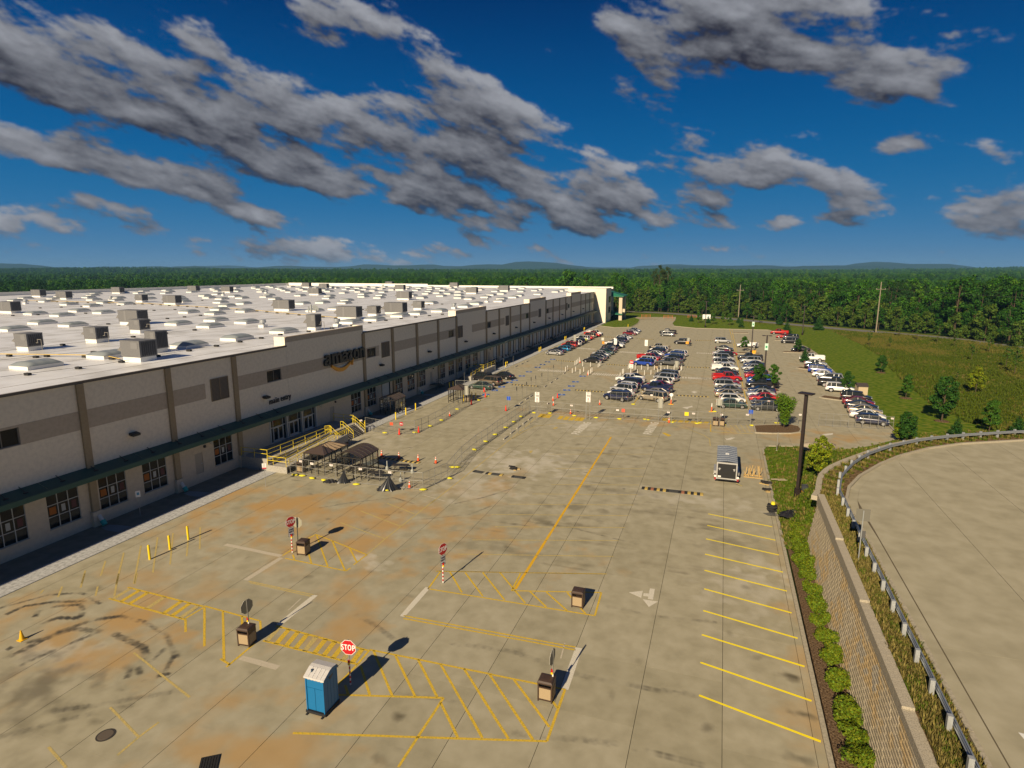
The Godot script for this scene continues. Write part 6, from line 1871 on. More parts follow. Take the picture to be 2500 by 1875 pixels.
func toilet() -> void:
	var t := thing("portable_toilet", "blue portable toilet with a pale grey roof on a dark skid base", "portable toilet", Vector3(-18.05, 0, -22.72))
	var blue := mat(0.005, 0.14, 0.34, 0.45)
	var b := MB.new()
	b.bx(-0.58, 0.58, 0.04, 0.17, -0.62, 0.62)
	b.bx(-0.5, -0.4, 0.0, 0.05, -0.7, 0.75)
	b.bx(0.4, 0.5, 0.0, 0.05, -0.7, 0.75)
	part(t, "skid_base", b.mesh(), mat(0.012, 0.014, 0.018, 0.7))
	for q in [[-0.54, -0.48], [0.48, 0.54]]:
		for z in [[-0.58, -0.5], [0.5, 0.58]]:
			var c := MB.new()
			c.bx(q[0], q[1], 0.17, 2.0, z[0], z[1])
			part(t, "corner_post", c.mesh(), blue)
	for k in 4:
		for s in [-1, 1]:
			var c := MB.new()
			c.bx(s * 0.52 - 0.012, s * 0.52 + 0.012, 0.17, 1.98 , -0.5 + k * 0.25 + 0.008, -0.25 + k * 0.25 - 0.008)
			part(t, "side_panel", c.mesh(), blue)
	var bkp := MB.new()
	bkp.bx(-0.48, 0.48, 0.17, 1.98, -0.555, -0.53)
	part(t, "back_panel", bkp.mesh(), blue)
	for s in [-0.235, 0.235]:
		var c := MB.new()
		c.bx(s - 0.225, s + 0.225, 0.22, 1.45, 0.53, 0.55)
		part(t, "door_panel", c.mesh(), blue)
	var hd := MB.new()
	hd.bx(-0.47, 0.47, 1.47, 1.98, 0.525, 0.548)
	part(t, "door_header", hd.mesh(), blue)
	for k in 5:
		var v := MB.new()
		v.bx(-0.42 + k * 0.19, -0.3 + k * 0.19, 1.9, 1.955, 0.549, 0.556)
		part(t, "vent_slot", v.mesh(), mat(0.45, 0.4, 0.28, 0.7))
	var rf := MB.new()
	var prof := [[0.62, 1.98], [0.6, 2.05], [0.1, 2.3], [-0.1, 2.34], [-0.5, 2.28], [-0.62, 2.1], [-0.62, 1.98]]
	for i in prof.size() - 1:
		rf.quad(Vector3(-0.6, prof[i][1], prof[i][0]), Vector3(0.6, prof[i][1], prof[i][0]), Vector3(0.6, prof[i + 1][1], prof[i + 1][0]), Vector3(-0.6, prof[i + 1][1], prof[i + 1][0]))
	part(t, "roof", rf.mesh(), mat(0.52, 0.52, 0.52, 0.5, 0.0, "streak", 0.6))
	var gb := MB.new()
	for s in [-0.575, 0.575]:
		for i in range(1, prof.size() - 2): gb.tri(Vector3(s, 1.98, 0.0), Vector3(s, prof[i][1] - 0.02, prof[i][0] * 0.96), Vector3(s, prof[i + 1][1] - 0.02, prof[i + 1][0] * 0.96))
	part(t, "gable", gb.mesh(), blue)
	for k in 4:
		var r := MB.new()
		r.bar(Vector3(-0.36 + k * 0.24, 2.06, 0.59), Vector3(-0.36 + k * 0.24, 2.31, 0.1), 0.05, 0.03)
		part(t, "roof_rib", r.mesh(), mat(0.48, 0.48, 0.48, 0.5))
	var vp := MB.new()
	vp.tube(Vector3(-0.3, 2.1, 0.3), Vector3(-0.3, 2.3, 0.3), 0.06, 0.05, 10)
	part(t, "vent_pipe", vp.mesh(), mat(0.03, 0.06, 0.1, 0.6))
	var em := MB.new()
	em.box(Vector3(0.545, 1.9, -0.05), Vector3(0.02, 0.2, 0.3), Basis(Vector3.RIGHT, 0.5))
	part(t, "badge", em.mesh(), mat(0.02, 0.05, 0.1, 0.4))

func trailer() -> void:
	var t := thing("cargo_trailer", "enclosed black cargo trailer with a grey ribbed roof", "trailer", Vector3(1.45, 0, -67.4))
	var blk := mat(0.012, 0.012, 0.013, 0.5)
	var alu := mat(0.55, 0.55, 0.54, 0.4, 0.5)
	var b := MB.new()
	b.bx(-1.0, 1.0, 0.5, 2.3, -3.0, 3.2)
	part(t, "box_body", b.mesh(), mat(0.02, 0.02, 0.022, 0.35))
	var r := MB.new()
	r.quad(Vector3(-1.03, 2.3, 3.22), Vector3(0, 2.42, 3.22), Vector3(0, 2.42, -3.0), Vector3(-1.03, 2.3, -3.0))
	r.quad(Vector3(0, 2.42, 3.22), Vector3(1.03, 2.3, 3.22), Vector3(1.03, 2.3, -3.0), Vector3(0, 2.42, -3.0))
	r.tri(Vector3(-1.03, 2.3, -3.0), Vector3(0, 2.42, -3.0), Vector3(0, 2.2, -3.7))
	r.tri(Vector3(0, 2.42, -3.0), Vector3(1.03, 2.3, -3.0), Vector3(0, 2.2, -3.7))
	part(t, "roof", r.mesh(), mat(0.24, 0.27, 0.31, 0.45, 0.3))
	for k in 9:
		var c := MB.new()
		var z := -2.8 + k * 0.7
		c.bar(Vector3(-1.02, 2.32, z), Vector3(0, 2.44, z), 0.06, 0.03)
		c.bar(Vector3(0, 2.44, z), Vector3(1.02, 2.32, z), 0.06, 0.03)
		part(t, "roof_rib", c.mesh(), mat(0.27, 0.3, 0.34, 0.45, 0.3))
	var v := MB.new()
	v.bx(-0.18, 0.18, 2.42, 2.5, 0.3, 0.65)
	part(t, "roof_vent", v.mesh(), mat(0.62, 0.62, 0.6, 0.5))
	var n := MB.new()
	n.tri(Vector3(-1.0, 0.5, -3.0), Vector3(-1.0, 2.3, -3.0), Vector3(0, 2.2, -3.7))
	n.tri(Vector3(-1.0, 0.5, -3.0), Vector3(0, 2.2, -3.7), Vector3(0, 0.5, -3.7))
	n.tri(Vector3(1.0, 0.5, -3.0), Vector3(0, 2.2, -3.7), Vector3(1.0, 2.3, -3.0))
	n.tri(Vector3(1.0, 0.5, -3.0), Vector3(0, 0.5, -3.7), Vector3(0, 2.2, -3.7))
	part(t, "nose", n.mesh(), blk)
	var d := MB.new()
	d.bx(-0.88, 0.88, 0.62, 2.1, 3.2, 3.23)
	part(t, "rear_door", d.mesh(), blk)
	var f := MB.new()
	f.bx(-1.02, -0.9, 0.45, 2.3, 3.19, 3.25); f.bx(0.9, 1.02, 0.45, 2.3, 3.19, 3.25)
	f.bx(-0.9, 0.9, 2.14, 2.3, 3.19, 3.26); f.bx(-0.9, 0.9, 0.48, 0.6, 3.19, 3.25)
	part(t, "door_frame", f.mesh(), alu)
	for s in [-0.72, 0.72]:
		var h := MB.new()
		h.bx(s - 0.05, s + 0.05, 1.45, 1.68, 3.23, 3.29); h.bx(s - 0.12, s + 0.12, 1.58, 1.64, 3.23, 3.27)
		part(t, "latch", h.mesh(), alu)
	for s in [-1, 1]:
		var m := MB.new()
		m.bx(s * 1.02, s * 1.28, 0.62, 0.92, -0.3, 2.0)
		part(t, "fender", m.mesh(), alu)
		for z in [0.3, 1.4]:
			var w := MB.new()
			w.tube(Vector3(s * 1.04, 0.36, z), Vector3(s * 1.24, 0.36, z), 0.36, 0.36, 18)
			var wh := part(t, "wheel", w.mesh(), mat(0.02, 0.02, 0.02, 0.8))
			var hb := MB.new()
			hb.tube(Vector3(s * 1.2, 0.36, z), Vector3(s * 1.26, 0.36, z), 0.2, 0.16, 14)
			part(wh, "rim", hb.mesh(), alu)
		var l := MB.new()
		l.tube(Vector3(s * 1.12, 0.75, 3.18), Vector3(s * 1.12, 0.75, 3.26), 0.12, 0.12, 14)
		part(t, "tail_lamp", l.mesh(), mat(0.75, 0.72, 0.68, 0.4))
		var lr := MB.new()
		lr.bx(s * 1.03, s * 1.2, 0.35, 0.62, 3.1, 3.22)
		part(t, "lamp_bracket", lr.mesh(), mat(0.3, 0.02, 0.02, 0.5))
	var pl := MB.new()
	pl.bx(-0.85, -0.55, 0.66, 0.84, 3.24, 3.255)
	part(t, "plate", pl.mesh(), mat(0.7, 0.7, 0.66, 0.5))
	var ch := MB.new()
	ch.bx(-1.0, 1.0, 0.35, 0.5, -3.0, 3.2)
	ch.bar(Vector3(-0.8, 0.45, -3.0), Vector3(0, 0.45, -4.6), 0.08, 0.12)
	ch.bar(Vector3(0.8, 0.45, -3.0), Vector3(0, 0.45, -4.6), 0.08, 0.12)
	ch.tube(Vector3(0, 0.0, -4.3), Vector3(0, 0.7, -4.3), 0.05)
	part(t, "chassis", ch.mesh(), blk)
	var st := MB.new()
	st.bar(Vector3(1.0, 0.2, 3.3), Vector3(1.6, 0.05, 3.5), 0.12, 0.05)
	part(t, "ramp_foot", st.mesh(), mat(0.3, 0.26, 0.12, 0.7))

# one smooth skin round tapered bones, meshed as surface nets
func skin(bones: Array, lo: Vector3, hi: Vector3, cell: float) -> ArrayMesh:
	var nx := int((hi.x - lo.x) / cell) + 1
	var ny := int((hi.y - lo.y) / cell) + 1
	var nz := int((hi.z - lo.z) / cell) + 1
	var val := PackedFloat32Array()
	val.resize(nx * ny * nz)
	for k in nz:
		for j in ny:
			for i in nx:
				var p := lo + Vector3(i, j, k) * cell
				var e := 0.0
				for b in bones:
					var ab: Vector3 = b[1] - b[0]
					var t := clampf((p - b[0]).dot(ab) / ab.length_squared(), 0.0, 1.0)
					e += exp(-24.0 * (p.distance_to(b[0] + ab * t) - lerpf(b[2], b[3], t)))
				val[(k * ny + j) * nx + i] = -log(maxf(e, 1e-12)) / 24.0
	var at := {}
	var b := MB.new()
	for k in nz - 1:
		for j in ny - 1:
			for i in nx - 1:
				var s := Vector3.ZERO
				var n := 0
				for e in [[0, 0, 0, 1, 0, 0], [0, 1, 0, 1, 1, 0], [0, 0, 1, 1, 0, 1], [0, 1, 1, 1, 1, 1], [0, 0, 0, 0, 1, 0], [1, 0, 0, 1, 1, 0], [0, 0, 1, 0, 1, 1], [1, 0, 1, 1, 1, 1], [0, 0, 0, 0, 0, 1], [1, 0, 0, 1, 0, 1], [0, 1, 0, 0, 1, 1], [1, 1, 0, 1, 1, 1]]:
					var a := val[((k + e[2]) * ny + j + e[1]) * nx + i + e[0]]
					var c := val[((k + e[5]) * ny + j + e[4]) * nx + i + e[3]]
					if (a < 0.0) != (c < 0.0):
						s += Vector3(i + e[0], j + e[1], k + e[2]).lerp(Vector3(i + e[3], j + e[4], k + e[5]), a / (a - c))
						n += 1
				if n: at[(k * ny + j) * nx + i] = lo + s / n * cell
	for k in range(1, nz - 1):
		for j in range(1, ny - 1):
			for i in range(1, nx - 1):
				var c := (k * ny + j) * nx + i
				for d in [[1, nx, nx * ny], [nx, nx * ny, 1], [nx * ny, 1, nx]]:
					var a := val[c] < 0.0
					if a == (val[c + d[0]] < 0.0): continue
					var q := [c, c - d[1], c - d[1] - d[2], c - d[2]]
					if not (at.has(q[0]) and at.has(q[1]) and at.has(q[2]) and at.has(q[3])): continue
					if a: b.quad(at[q[0]], at[q[1]], at[q[2]], at[q[3]])
					else: b.quad(at[q[3]], at[q[2]], at[q[1]], at[q[0]])
	return b.mesh()

func worker() -> void:
	var t := thing("person", "person in a yellow vest and dark trousers standing behind the dock row cars", "person", G(1430.7, 838.5), 0.4)
	var V := func(x, y, z): return Vector3(x, y, z)
	var legs := [[V.call(-0.1, 0.92, 0), V.call(-0.11, 0.5, 0.02), 0.095, 0.065], [V.call(-0.11, 0.5, 0.02), V.call(-0.12, 0.1, -0.01), 0.062, 0.042], [V.call(0.1, 0.92, 0), V.call(0.12, 0.5, 0.03), 0.095, 0.065], [V.call(0.12, 0.5, 0.03), V.call(0.13, 0.1, 0), 0.062, 0.042], [V.call(-0.12, 0.06, -0.03), V.call(-0.13, 0.045, 0.14), 0.045, 0.035], [V.call(0.13, 0.06, -0.03), V.call(0.15, 0.045, 0.14), 0.045, 0.035],
		[V.call(0, 0.95, 0), V.call(0, 1.35, 0), 0.14, 0.15], [V.call(-0.15, 1.4, 0), V.call(0.15, 1.4, 0), 0.07, 0.07], [V.call(-0.2, 1.4, 0), V.call(-0.27, 1.12, 0.0), 0.05, 0.042], [V.call(-0.27, 1.12, 0), V.call(-0.25, 0.88, 0.08), 0.04, 0.03], [V.call(0.2, 1.4, 0), V.call(0.27, 1.12, 0), 0.05, 0.042], [V.call(0.27, 1.12, 0), V.call(0.22, 0.95, 0.14), 0.04, 0.03], [V.call(0, 1.4, 0), V.call(0, 1.55, 0.02), 0.055, 0.05], [V.call(0, 1.62, 0.02), V.call(0, 1.7, 0.02), 0.085, 0.08]]
	part(t, "body", skin(legs, Vector3(-0.45, -0.03, -0.3), Vector3(0.45, 1.9, 0.35), 0.03), mat(0.07, 0.065, 0.07, 0.8))
	var vest := [[V.call(0, 0.98, 0), V.call(0, 1.35, 0), 0.16, 0.175], [V.call(-0.13, 1.4, 0), V.call(0.13, 1.4, 0), 0.085, 0.085]]
	part(t, "vest", skin(vest, Vector3(-0.4, 0.75, -0.3), Vector3(0.4, 1.6, 0.3), 0.03), mat(0.55, 0.68, 0.03, 0.7))
	var head := [[V.call(0, 1.6, 0.03), V.call(0, 1.7, 0.02), 0.075, 0.092], [V.call(0, 1.64, 0.1), V.call(0, 1.63, 0.12), 0.02, 0.016]]
	part(t, "head", skin(head, Vector3(-0.2, 1.4, -0.2), Vector3(0.2, 1.9, 0.25), 0.02), mat(0.28, 0.16, 0.1, 0.6))

# kinds: length, half width, sill, hood front, hood, belt, roof, windscreen base / top, rear top / base (shares of the length), rear deck height
const KINDS := {
	"sedan": [4.75, 0.91, 0.2, 0.66, 0.9, 0.94, 1.44, 0.27, 0.42, 0.66, 0.86, 0.98],
	"coupe": [4.6, 0.92, 0.18, 0.64, 0.86, 0.9, 1.36, 0.31, 0.47, 0.62, 0.88, 0.94],
	"hatchback": [4.2, 0.88, 0.2, 0.7, 0.93, 0.97, 1.5, 0.24, 0.4, 0.86, 0.97, 1.0],
	"SUV": [4.75, 0.95, 0.28, 0.84, 1.08, 1.1, 1.72, 0.25, 0.37, 0.92, 0.985, 1.1],
	"minivan": [5.05, 0.98, 0.2, 0.8, 1.02, 1.06, 1.74, 0.17, 0.33, 0.93, 0.985, 1.06],
	"pickup": [5.7, 1.0, 0.36, 0.95, 1.14, 1.18, 1.86, 0.27, 0.36, 0.57, 0.6, 1.16]}
const PAINT := {"white": [0.72, 0.72, 0.7], "black": [0.012, 0.012, 0.014], "silver": [0.42, 0.43, 0.44], "grey": [0.12, 0.125, 0.13], "red": [0.42, 0.012, 0.012], "maroon": [0.16, 0.01, 0.02], "blue": [0.012, 0.05, 0.32], "navy": [0.01, 0.016, 0.06], "tan": [0.42, 0.36, 0.26], "green": [0.02, 0.06, 0.045], "sky-blue": [0.03, 0.28, 0.55], "dark": [0.03, 0.035, 0.04], "bronze": [0.16, 0.12, 0.08]}
var car_proto := {}
func paint(c: String) -> StandardMaterial3D:
	var key := "paint " + c
	if not mats.has(key):
		var q: Array = PAINT[c]
		var m := StandardMaterial3D.new()
		m.albedo_color = Color(q[0], q[1], q[2]).linear_to_srgb()
		m.roughness = 0.32
		m.metallic = 0.35 if c in ["silver", "grey", "tan", "bronze", "sky-blue"] else 0.0
		m.clearcoat_enabled = true
		m.clearcoat = 0.8
		m.clearcoat_roughness = 0.08
		mats[key] = m
	return mats[key]

func car(kind: String) -> Node3D:       # nose towards -Z
	if car_proto.has(kind): return car_proto[kind]
	var k: Array = KINDS[kind]
	var L: float = k[0]
	var W: float = k[1]
	var t := Node3D.new()
	var zt := func(s: float) -> float: return -L * 0.5 + s * L
	var b := MB.new()
	var rings := []
	var stations := [[0.0, k[3] * 0.8, 0.72, 0.32], [0.012, k[3], 0.86, 0.24], [0.06, k[3] + 0.05, 0.95, k[2]], [0.14, lerpf(k[3], k[4], 0.75), 0.985, k[2]], [k[7], k[4], 1.0, k[2]], [k[7] + 0.06, k[5], 1.0, k[2]], [0.6, k[5] + 0.01, 1.0, k[2]], [0.86, k[11], 0.99, k[2]], [0.95, k[11] - 0.02, 0.96, k[2] + 0.04], [0.99, k[11] - 0.12, 0.9, 0.3], [1.0, k[11] - 0.3, 0.8, 0.38]]
	for s in stations:
		var w: float = W * s[2]
		var z: float = zt.call(s[0])
		var top: float = s[1]
		var lo: float = s[3]
		var half := [Vector3(w * 0.55, top + 0.02, z), Vector3(w * 0.86, top - 0.015, z), Vector3(w * 0.97, top - 0.09, z), Vector3(w, lerpf(lo, top, 0.62), z), Vector3(w * 0.985, lerpf(lo, top, 0.3), z), Vector3(w * 0.93, lo, z)]
		var ring := []
		for i in half.size(): ring.append(half[half.size() - 1 - i] * Vector3(-1, 1, 1))
		ring.append_array(half)
		rings.append(ring)
	b.loft(rings)
	b.fan(rings[0], true)
	b.fan(rings[rings.size() - 1])
	if kind == "pickup":                 # side walls and tailgate of the load bed stand above the deck
		pass
	part(t, "body", b.mesh())
	# glasshouse
	var wb := W * 0.93
	var wr := W * 0.74
	var by: float = k[5] - 0.02
	var ry: float = k[6] - 0.05
	var z0: float = zt.call(k[7])
	var z1: float = zt.call(k[8])
	var z2: float = zt.call(k[9])
	var z3: float = zt.call(k[10])
	var g := MB.new()
	var lowr := [Vector3(-wb, by, z0), Vector3(wb, by, z0), Vector3(wb, by, z3), Vector3(-wb, by, z3)]
	var top := [Vector3(-wr, ry, z1), Vector3(wr, ry, z1), Vector3(wr, ry, z2), Vector3(-wr, ry, z2)]
	for i in 4: g.quad(lowr[(i + 1) % 4], lowr[i], top[i], top[(i + 1) % 4])
	part(t, "windows", g.mesh(), mat(0.012, 0.016, 0.018, 0.06))
	var r := MB.new()
	var rr := []
	for s in [[-0.12, -0.02, 0.9], [0.0, 0.0, 1.0], [0.5, 0.055, 1.0], [0.97, 0.02, 1.0], [1.03, -0.03, 0.92]]:
		var z := lerpf(z1, z2, s[0])
		var w: float = (wr + 0.02) * s[2]
		rr.append([Vector3(-w, ry + s[1] - 0.03, z), Vector3(-w * 0.9, ry + s[1] + 0.025, z), Vector3(0, ry + s[1] + 0.05, z), Vector3(w * 0.9, ry + s[1] + 0.025, z), Vector3(w, ry + s[1] - 0.03, z), Vector3(0, ry + s[1] - 0.04, z)])
	r.loft(rr)
	r.fan(rr[0], true); r.fan(rr[4])
	part(t, "roof", r.mesh())
	var p := MB.new()
	for s in [-1.0, 1.0]:
		p.bar(Vector3(s * wb, by, z0), Vector3(s * (wr + 0.01), ry, z1), 0.07, 0.06)
		p.bar(Vector3(s * wb, by, z3), Vector3(s * (wr + 0.01), ry, z2), 0.12 if kind != "pickup" else 0.07, 0.08)
		var zm := lerpf(z1, z2, 0.48)
		p.bar(Vector3(s * (wb + 0.005), by, zm), Vector3(s * (wr + 0.012), ry, zm), 0.04, 0.07)
		if kind in ["SUV", "minivan"]:
			zm = lerpf(z1, z2, 0.8)
			p.bar(Vector3(s * (wb + 0.005), by, zm), Vector3(s * (wr + 0.012), ry, zm), 0.04, 0.14)
	part(t, "pillars", p.mesh())
	if kind == "pickup":
		var bed := MB.new()
		var y0 := 1.12
		for s in [-1, 1]: bed.bx(s * (W - 0.1), s * W * 0.985, y0 - 0.1, 1.42, zt.call(0.61), zt.call(0.985))
		bed.bx(-W * 0.9, W * 0.9, y0 - 0.1, 1.42, zt.call(0.965), zt.call(0.99))
		bed.bx(-W * 0.9, W * 0.9, y0 - 0.1, 1.42, zt.call(0.605), zt.call(0.625))
		part(t, "load_bed", bed.mesh())
		var fl := MB.new()
		fl.bx(-W * 0.89, W * 0.89, y0 + 0.055, y0 + 0.075, zt.call(0.625), zt.call(0.964))
		part(t, "bed_liner", fl.mesh(), mat(0.03, 0.03, 0.03, 0.9))
	var wr0 := 0.33 if not kind in ["SUV", "pickup"] else 0.385
	var tw := MB.new()
	tw.tube(Vector3(-0.11, 0, 0), Vector3(0.11, 0, 0), wr0, wr0, 18)
	var tm := tw.mesh()
	var rw := MB.new()
	rw.tube(Vector3(-0.125, 0, 0), Vector3(0.125, 0, 0), wr0 * 0.64, wr0 * 0.64, 14)
	var rm := rw.mesh()
	var aw := MB.new()
	aw.tube(Vector3(-0.1, 0.02, 0), Vector3(0.1, 0.02, 0), wr0 * 1.16, wr0 * 1.16, 18)
	var am := aw.mesh()
	for s in [-1, 1]:
		for zz in [0.185, 0.8]:
			part(t, "wheel_arch", am, mat(0.012, 0.012, 0.012, 0.9), Vector3(s * (W - 0.092), wr0, zt.call(zz)))
			var wl := part(t, "wheel", tm, mat(0.02, 0.02, 0.02, 0.85), Vector3(s * (W - 0.085), wr0, zt.call(zz)))
			part(wl, "rim", rm, mat(0.5, 0.5, 0.5, 0.35, 0.6))
		var h := MB.new()
		h.box(Vector3(s * W * 0.68, k[3] - 0.06, zt.call(0.024)), Vector3(0.34, 0.13, 0.16), Basis(Vector3.UP, -s * 0.35))
		part(t, "headlight", h.mesh(), mat(0.6, 0.62, 0.62, 0.15))
		var tl := MB.new()
		tl.box(Vector3(s * W * 0.76, k[11] - 0.16, zt.call(0.983)), Vector3(0.26, 0.16, 0.12), Basis(Vector3.UP, s * 0.3))
		part(t, "tail_light", tl.mesh(), mat(0.3, 0.008, 0.01, 0.25))
		var mr := MB.new()
		mr.box(Vector3(s * (W + 0.06), k[5] + 0.07, zt.call(k[7] + 0.07)), Vector3(0.18, 0.13, 0.1))
		part(t, "mirror", mr.mesh())
	var gr := MB.new()
	gr.bx(-W * 0.5, W * 0.5, 0.34, k[3] - 0.14, zt.call(-0.004), zt.call(0.01))
	part(t, "grille", gr.mesh(), mat(0.02, 0.02, 0.02, 0.6))
	var pl := MB.new()
	pl.bx(-0.16, 0.16, 0.62, 0.74, zt.call(1.0), zt.call(1.004))
	part(t, "number_plate", pl.mesh(), mat(0.65, 0.65, 0.6, 0.5))
	car_proto[kind] = t
	return t

func put_car(kind: String, colour: String, at: Vector3, turn: float, label: String, group: String) -> void:
	var c: Node3D = car(kind).duplicate()
	c.name = numbered("parked_" + ("suv" if kind == "SUV" else kind))
	add_child(c)
	c.position = at
	c.rotation.y = turn
	tag(c, label, "car" if not kind in ["pickup"] else "pickup", group)
	for ch in c.get_children():
		if ch is MeshInstance3D and ch.material_override == null: ch.material_override = paint(colour)

# a row from pixel a to pixel b of the near-side wheels' middle; heading is where the noses point, as a turn from -Z
func car_row(a: Vector2, b: Vector2, heading: float, where: String, group: String, cars: String, shift := 0.95) -> void:
	var list := cars.split(" ")
	var p := G(a.x, a.y)
	var q := G(b.x, b.y)
	var side := Vector3(0, 0, -1) * shift
	for i in list.size():
		if list[i] == "-": continue
		var w := list[i].split(":")
		var kind: String = {"s": "sedan", "c": "coupe", "h": "hatchback", "u": "SUV", "m": "minivan", "p": "pickup"}[w[0]]
		var near := ""
		for j in [i - 1, i + 1]:
			if near == "" and j >= 0 and j < list.size() and list[j] != "-":
				var o := list[j].split(":")
				near = "beside a %s %s" % [o[1], {"s": "sedan", "c": "coupe", "h": "hatchback", "u": "SUV", "m": "minivan", "p": "pickup"}[o[0]]]
		var flip := w.size() > 2
		var at := p.lerp(q, float(i) / maxf(1.0, list.size() - 1.0)) + side
		rng.seed = 100 + i * 7 + int(absf(a.x))
		put_car(kind, w[1], at + Vector3(rng.randf_range(-0.3, 0.3), 0, 0), heading + (PI if flip else 0.0) + rng.randf_range(-0.03, 0.03), "%s %s %s %s" % [w[1], kind, near, where], group)

func build_cars() -> void:
	var left := PI / 2 - 0.32        # nose to the left and a little away
	# dock row
	car_row(Vector2(1349.2, 867.5), Vector2(1450.5, 819), PI / 2 - 0.25, "in the dock row", "cars parked along the dock walk", "c:silver s:navy h:sky-blue s:black u:red u:white u:dark s:grey u:white s:red u:tan p:red:1 p:white:1")
	# three at the accessible stalls
	put_car("sedan", "green", G(1170, 952) + Vector3(0, 0, -0.9), PI / 2 - 0.2, "dark green sedan behind the chain-link panel beside the small shelter", "cars at the accessible stalls")
	put_car("SUV", "bronze", G(1193, 941) + Vector3(0, 0, -0.9), PI / 2 - 0.25, "bronze SUV between the green sedan and the black sedan by the ramp", "cars at the accessible stalls")
	put_car("sedan", "black", G(1225, 926) + Vector3(0, 0, -0.9), PI / 2 - 0.3, "black sedan nearest the blue wheelchair squares by the second ramp", "cars at the accessible stalls")
	put_car("SUV", "black", G(1180, 933) + Vector3(-1.0, 0, -1.5), PI / 2 - 0.3, "black SUV mostly hidden behind the bronze SUV by the ramp", "cars at the accessible stalls")
	# second row
	car_row(Vector2(1446, 886.5), Vector2(1548, 810.5), left + 0.05, "in the row behind white crossing posts", "cars in the second row", "s:black s:grey s:dark:1 s:silver:1 s:green:1 s:black s:navy u:black p:white:1 s:silver:1 s:grey:1 u:navy s:white:1 h:white:1 s:silver:1 - - s:maroon:1 s:white:1 s:black:1 s:silver:1")
	# third pair of rows beyond the white posts
	car_row(Vector2(1570, 894), Vector2(1610, 856), left, "in the blue SUV's row by white posts", "cars in the third row, facing the docks", "u:blue u:white p:red:1 s:navy s:white u:navy u:white p:tan")
	car_row(Vector2(1634, 894), Vector2(1652, 871), left, "in the grey pickup's row by white posts", "cars in the third row, facing the lawn", "p:grey s:silver:1 u:navy u:silver u:blue u:white")
	# near block behind the gate fence
	car_row(Vector2(1504, 979), Vector2(1544, 930), left - 0.05, "in the navy SUV's row at the gate", "cars in the gate block, facing the docks", "u:navy s:white u:silver h:white u:navy p:white s:black")
	car_row(Vector2(1588, 980), Vector2(1625, 924), left - 0.05, "in the tan minivan's row at the gate", "cars in the gate block, facing the lawn", "m:tan s:tan p:navy s:maroon h:white u:silver u:grey")
	# lamp post block, facing the lawn: noses to the right
	var right := -PI / 2 + 0.16
	car_row(Vector2(1787, 998), Vector2(1762, 870), right, "in the long row facing the lamp posts", "cars in the lamp post block, facing the lawn", "s:green h:white s:tan s:grey:1 u:silver s:maroon p:red s:black:1 s:black p:white s:silver u:silver s:black m:silver u:black:1 s:white")
	put_car("coupe", "red", G(1777, 868) + Vector3(0, 0, -0.9), right, "bright red coupe at the head of the right block beside a black sedan", "cars in the lamp post block, facing the lawn")
	put_car("sedan", "black", G(1768, 857) + Vector3(0, 0, -0.9), -PI / 2 - 0.1, "black sedan behind the bright red coupe", "cars in the lamp post block, facing the lawn")
	put_car("SUV", "silver", G(1764, 838.5) + Vector3(0, 0, -0.9), -PI / 2 + 0.1, "lone silver SUV beyond the right block beside a grey sign back", "cars in the lamp post block, facing the lawn")
	# lamp post block, facing the docks: noses to the left
	var rl := PI / 2 + 0.1
	car_row(Vector2(1868, 1004), Vector2(1858, 962), rl, "between the tree island and the fence", "cars in the lamp post block, facing the docks", "s:dark c:black s:red s:silver s:navy")
	car_row(Vector2(1858, 949), Vector2(1832, 881), rl, "between the two lamp post islands", "cars in the lamp post block, facing the docks", "p:black u:blue s:red:1 s:black s:silver s:navy u:silver p:black")
	put_car("pickup", "white", G(1824, 849) + Vector3(0, 0, -0.9), rl, "white pickup half hidden by a small island tree", "cars in the lamp post block, facing the docks")
	# far right column by the lawn
	car_row(Vector2(2132, 1039), Vector2(2094, 982), -PI / 2 - 0.12, "by the lawn near the fence", "cars along the lawn, by the fence", "h:navy s:white s:tan s:black s:maroon u:black")
	car_row(Vector2(2052, 959), Vector2(1988, 894), -PI / 2 - 0.12, "by the lawn before the shed", "cars along the lawn, by the shed", "u:white p:black u:silver:1 s:white u:blue s:black s:silver")
	put_car("pickup", "white", G(1983, 882) + Vector3(0, 0, -0.9), PI / 2 - 0.1, "white pickup by the lawn behind a small leaning tree", "cars along the lawn, by the meadow")
	put_car("sedan", "black", G(1955, 859) + Vector3(0, 0, -0.9), PI / 2, "black sedan alone on the mulch island by the lawn", "cars along the lawn, by the meadow")
	put_car("SUV", "black", G(1928, 839) + Vector3(0, 0, -0.9), PI / 2, "black SUV by the lawn before another dark SUV", "cars along the lawn, by the meadow")
	put_car("SUV", "dark", G(1931, 829.5) + Vector3(0, 0, -0.9), PI / 2, "dark SUV by the lawn beside the red sedan", "cars along the lawn, by the meadow")
	put_car("sedan", "red", G(1914, 826) + Vector3(0, 0, -0.9), PI / 2, "red sedan by the lawn before the red pickup", "cars along the lawn, by the meadow")
	put_car("pickup", "red", G(1903, 816.5) + Vector3(0, 0, -0.9), PI / 2, "red pickup at the far end of the lawn row under a dark tree", "cars along the lawn, by the meadow")
	# loose ones in the far aisle
	put_car("pickup", "black", G(1630, 816) + Vector3(0, 0, -0.9), PI / 2, "black pickup alone in the far aisle behind a grey sedan", "cars standing in the far aisle")
	put_car("sedan", "grey", G(1629, 821.5) + Vector3(0, 0, -0.9), PI / 2 - 0.05, "grey sedan in the far aisle before the black pickup", "cars standing in the far aisle")
	put_car("SUV", "black", G(1665, 841) + Vector3(0, 0, -0.9), PI / 2 - 0.1, "lone black SUV in the aisle beside a sign with an orange plate", "cars standing in the far aisle")

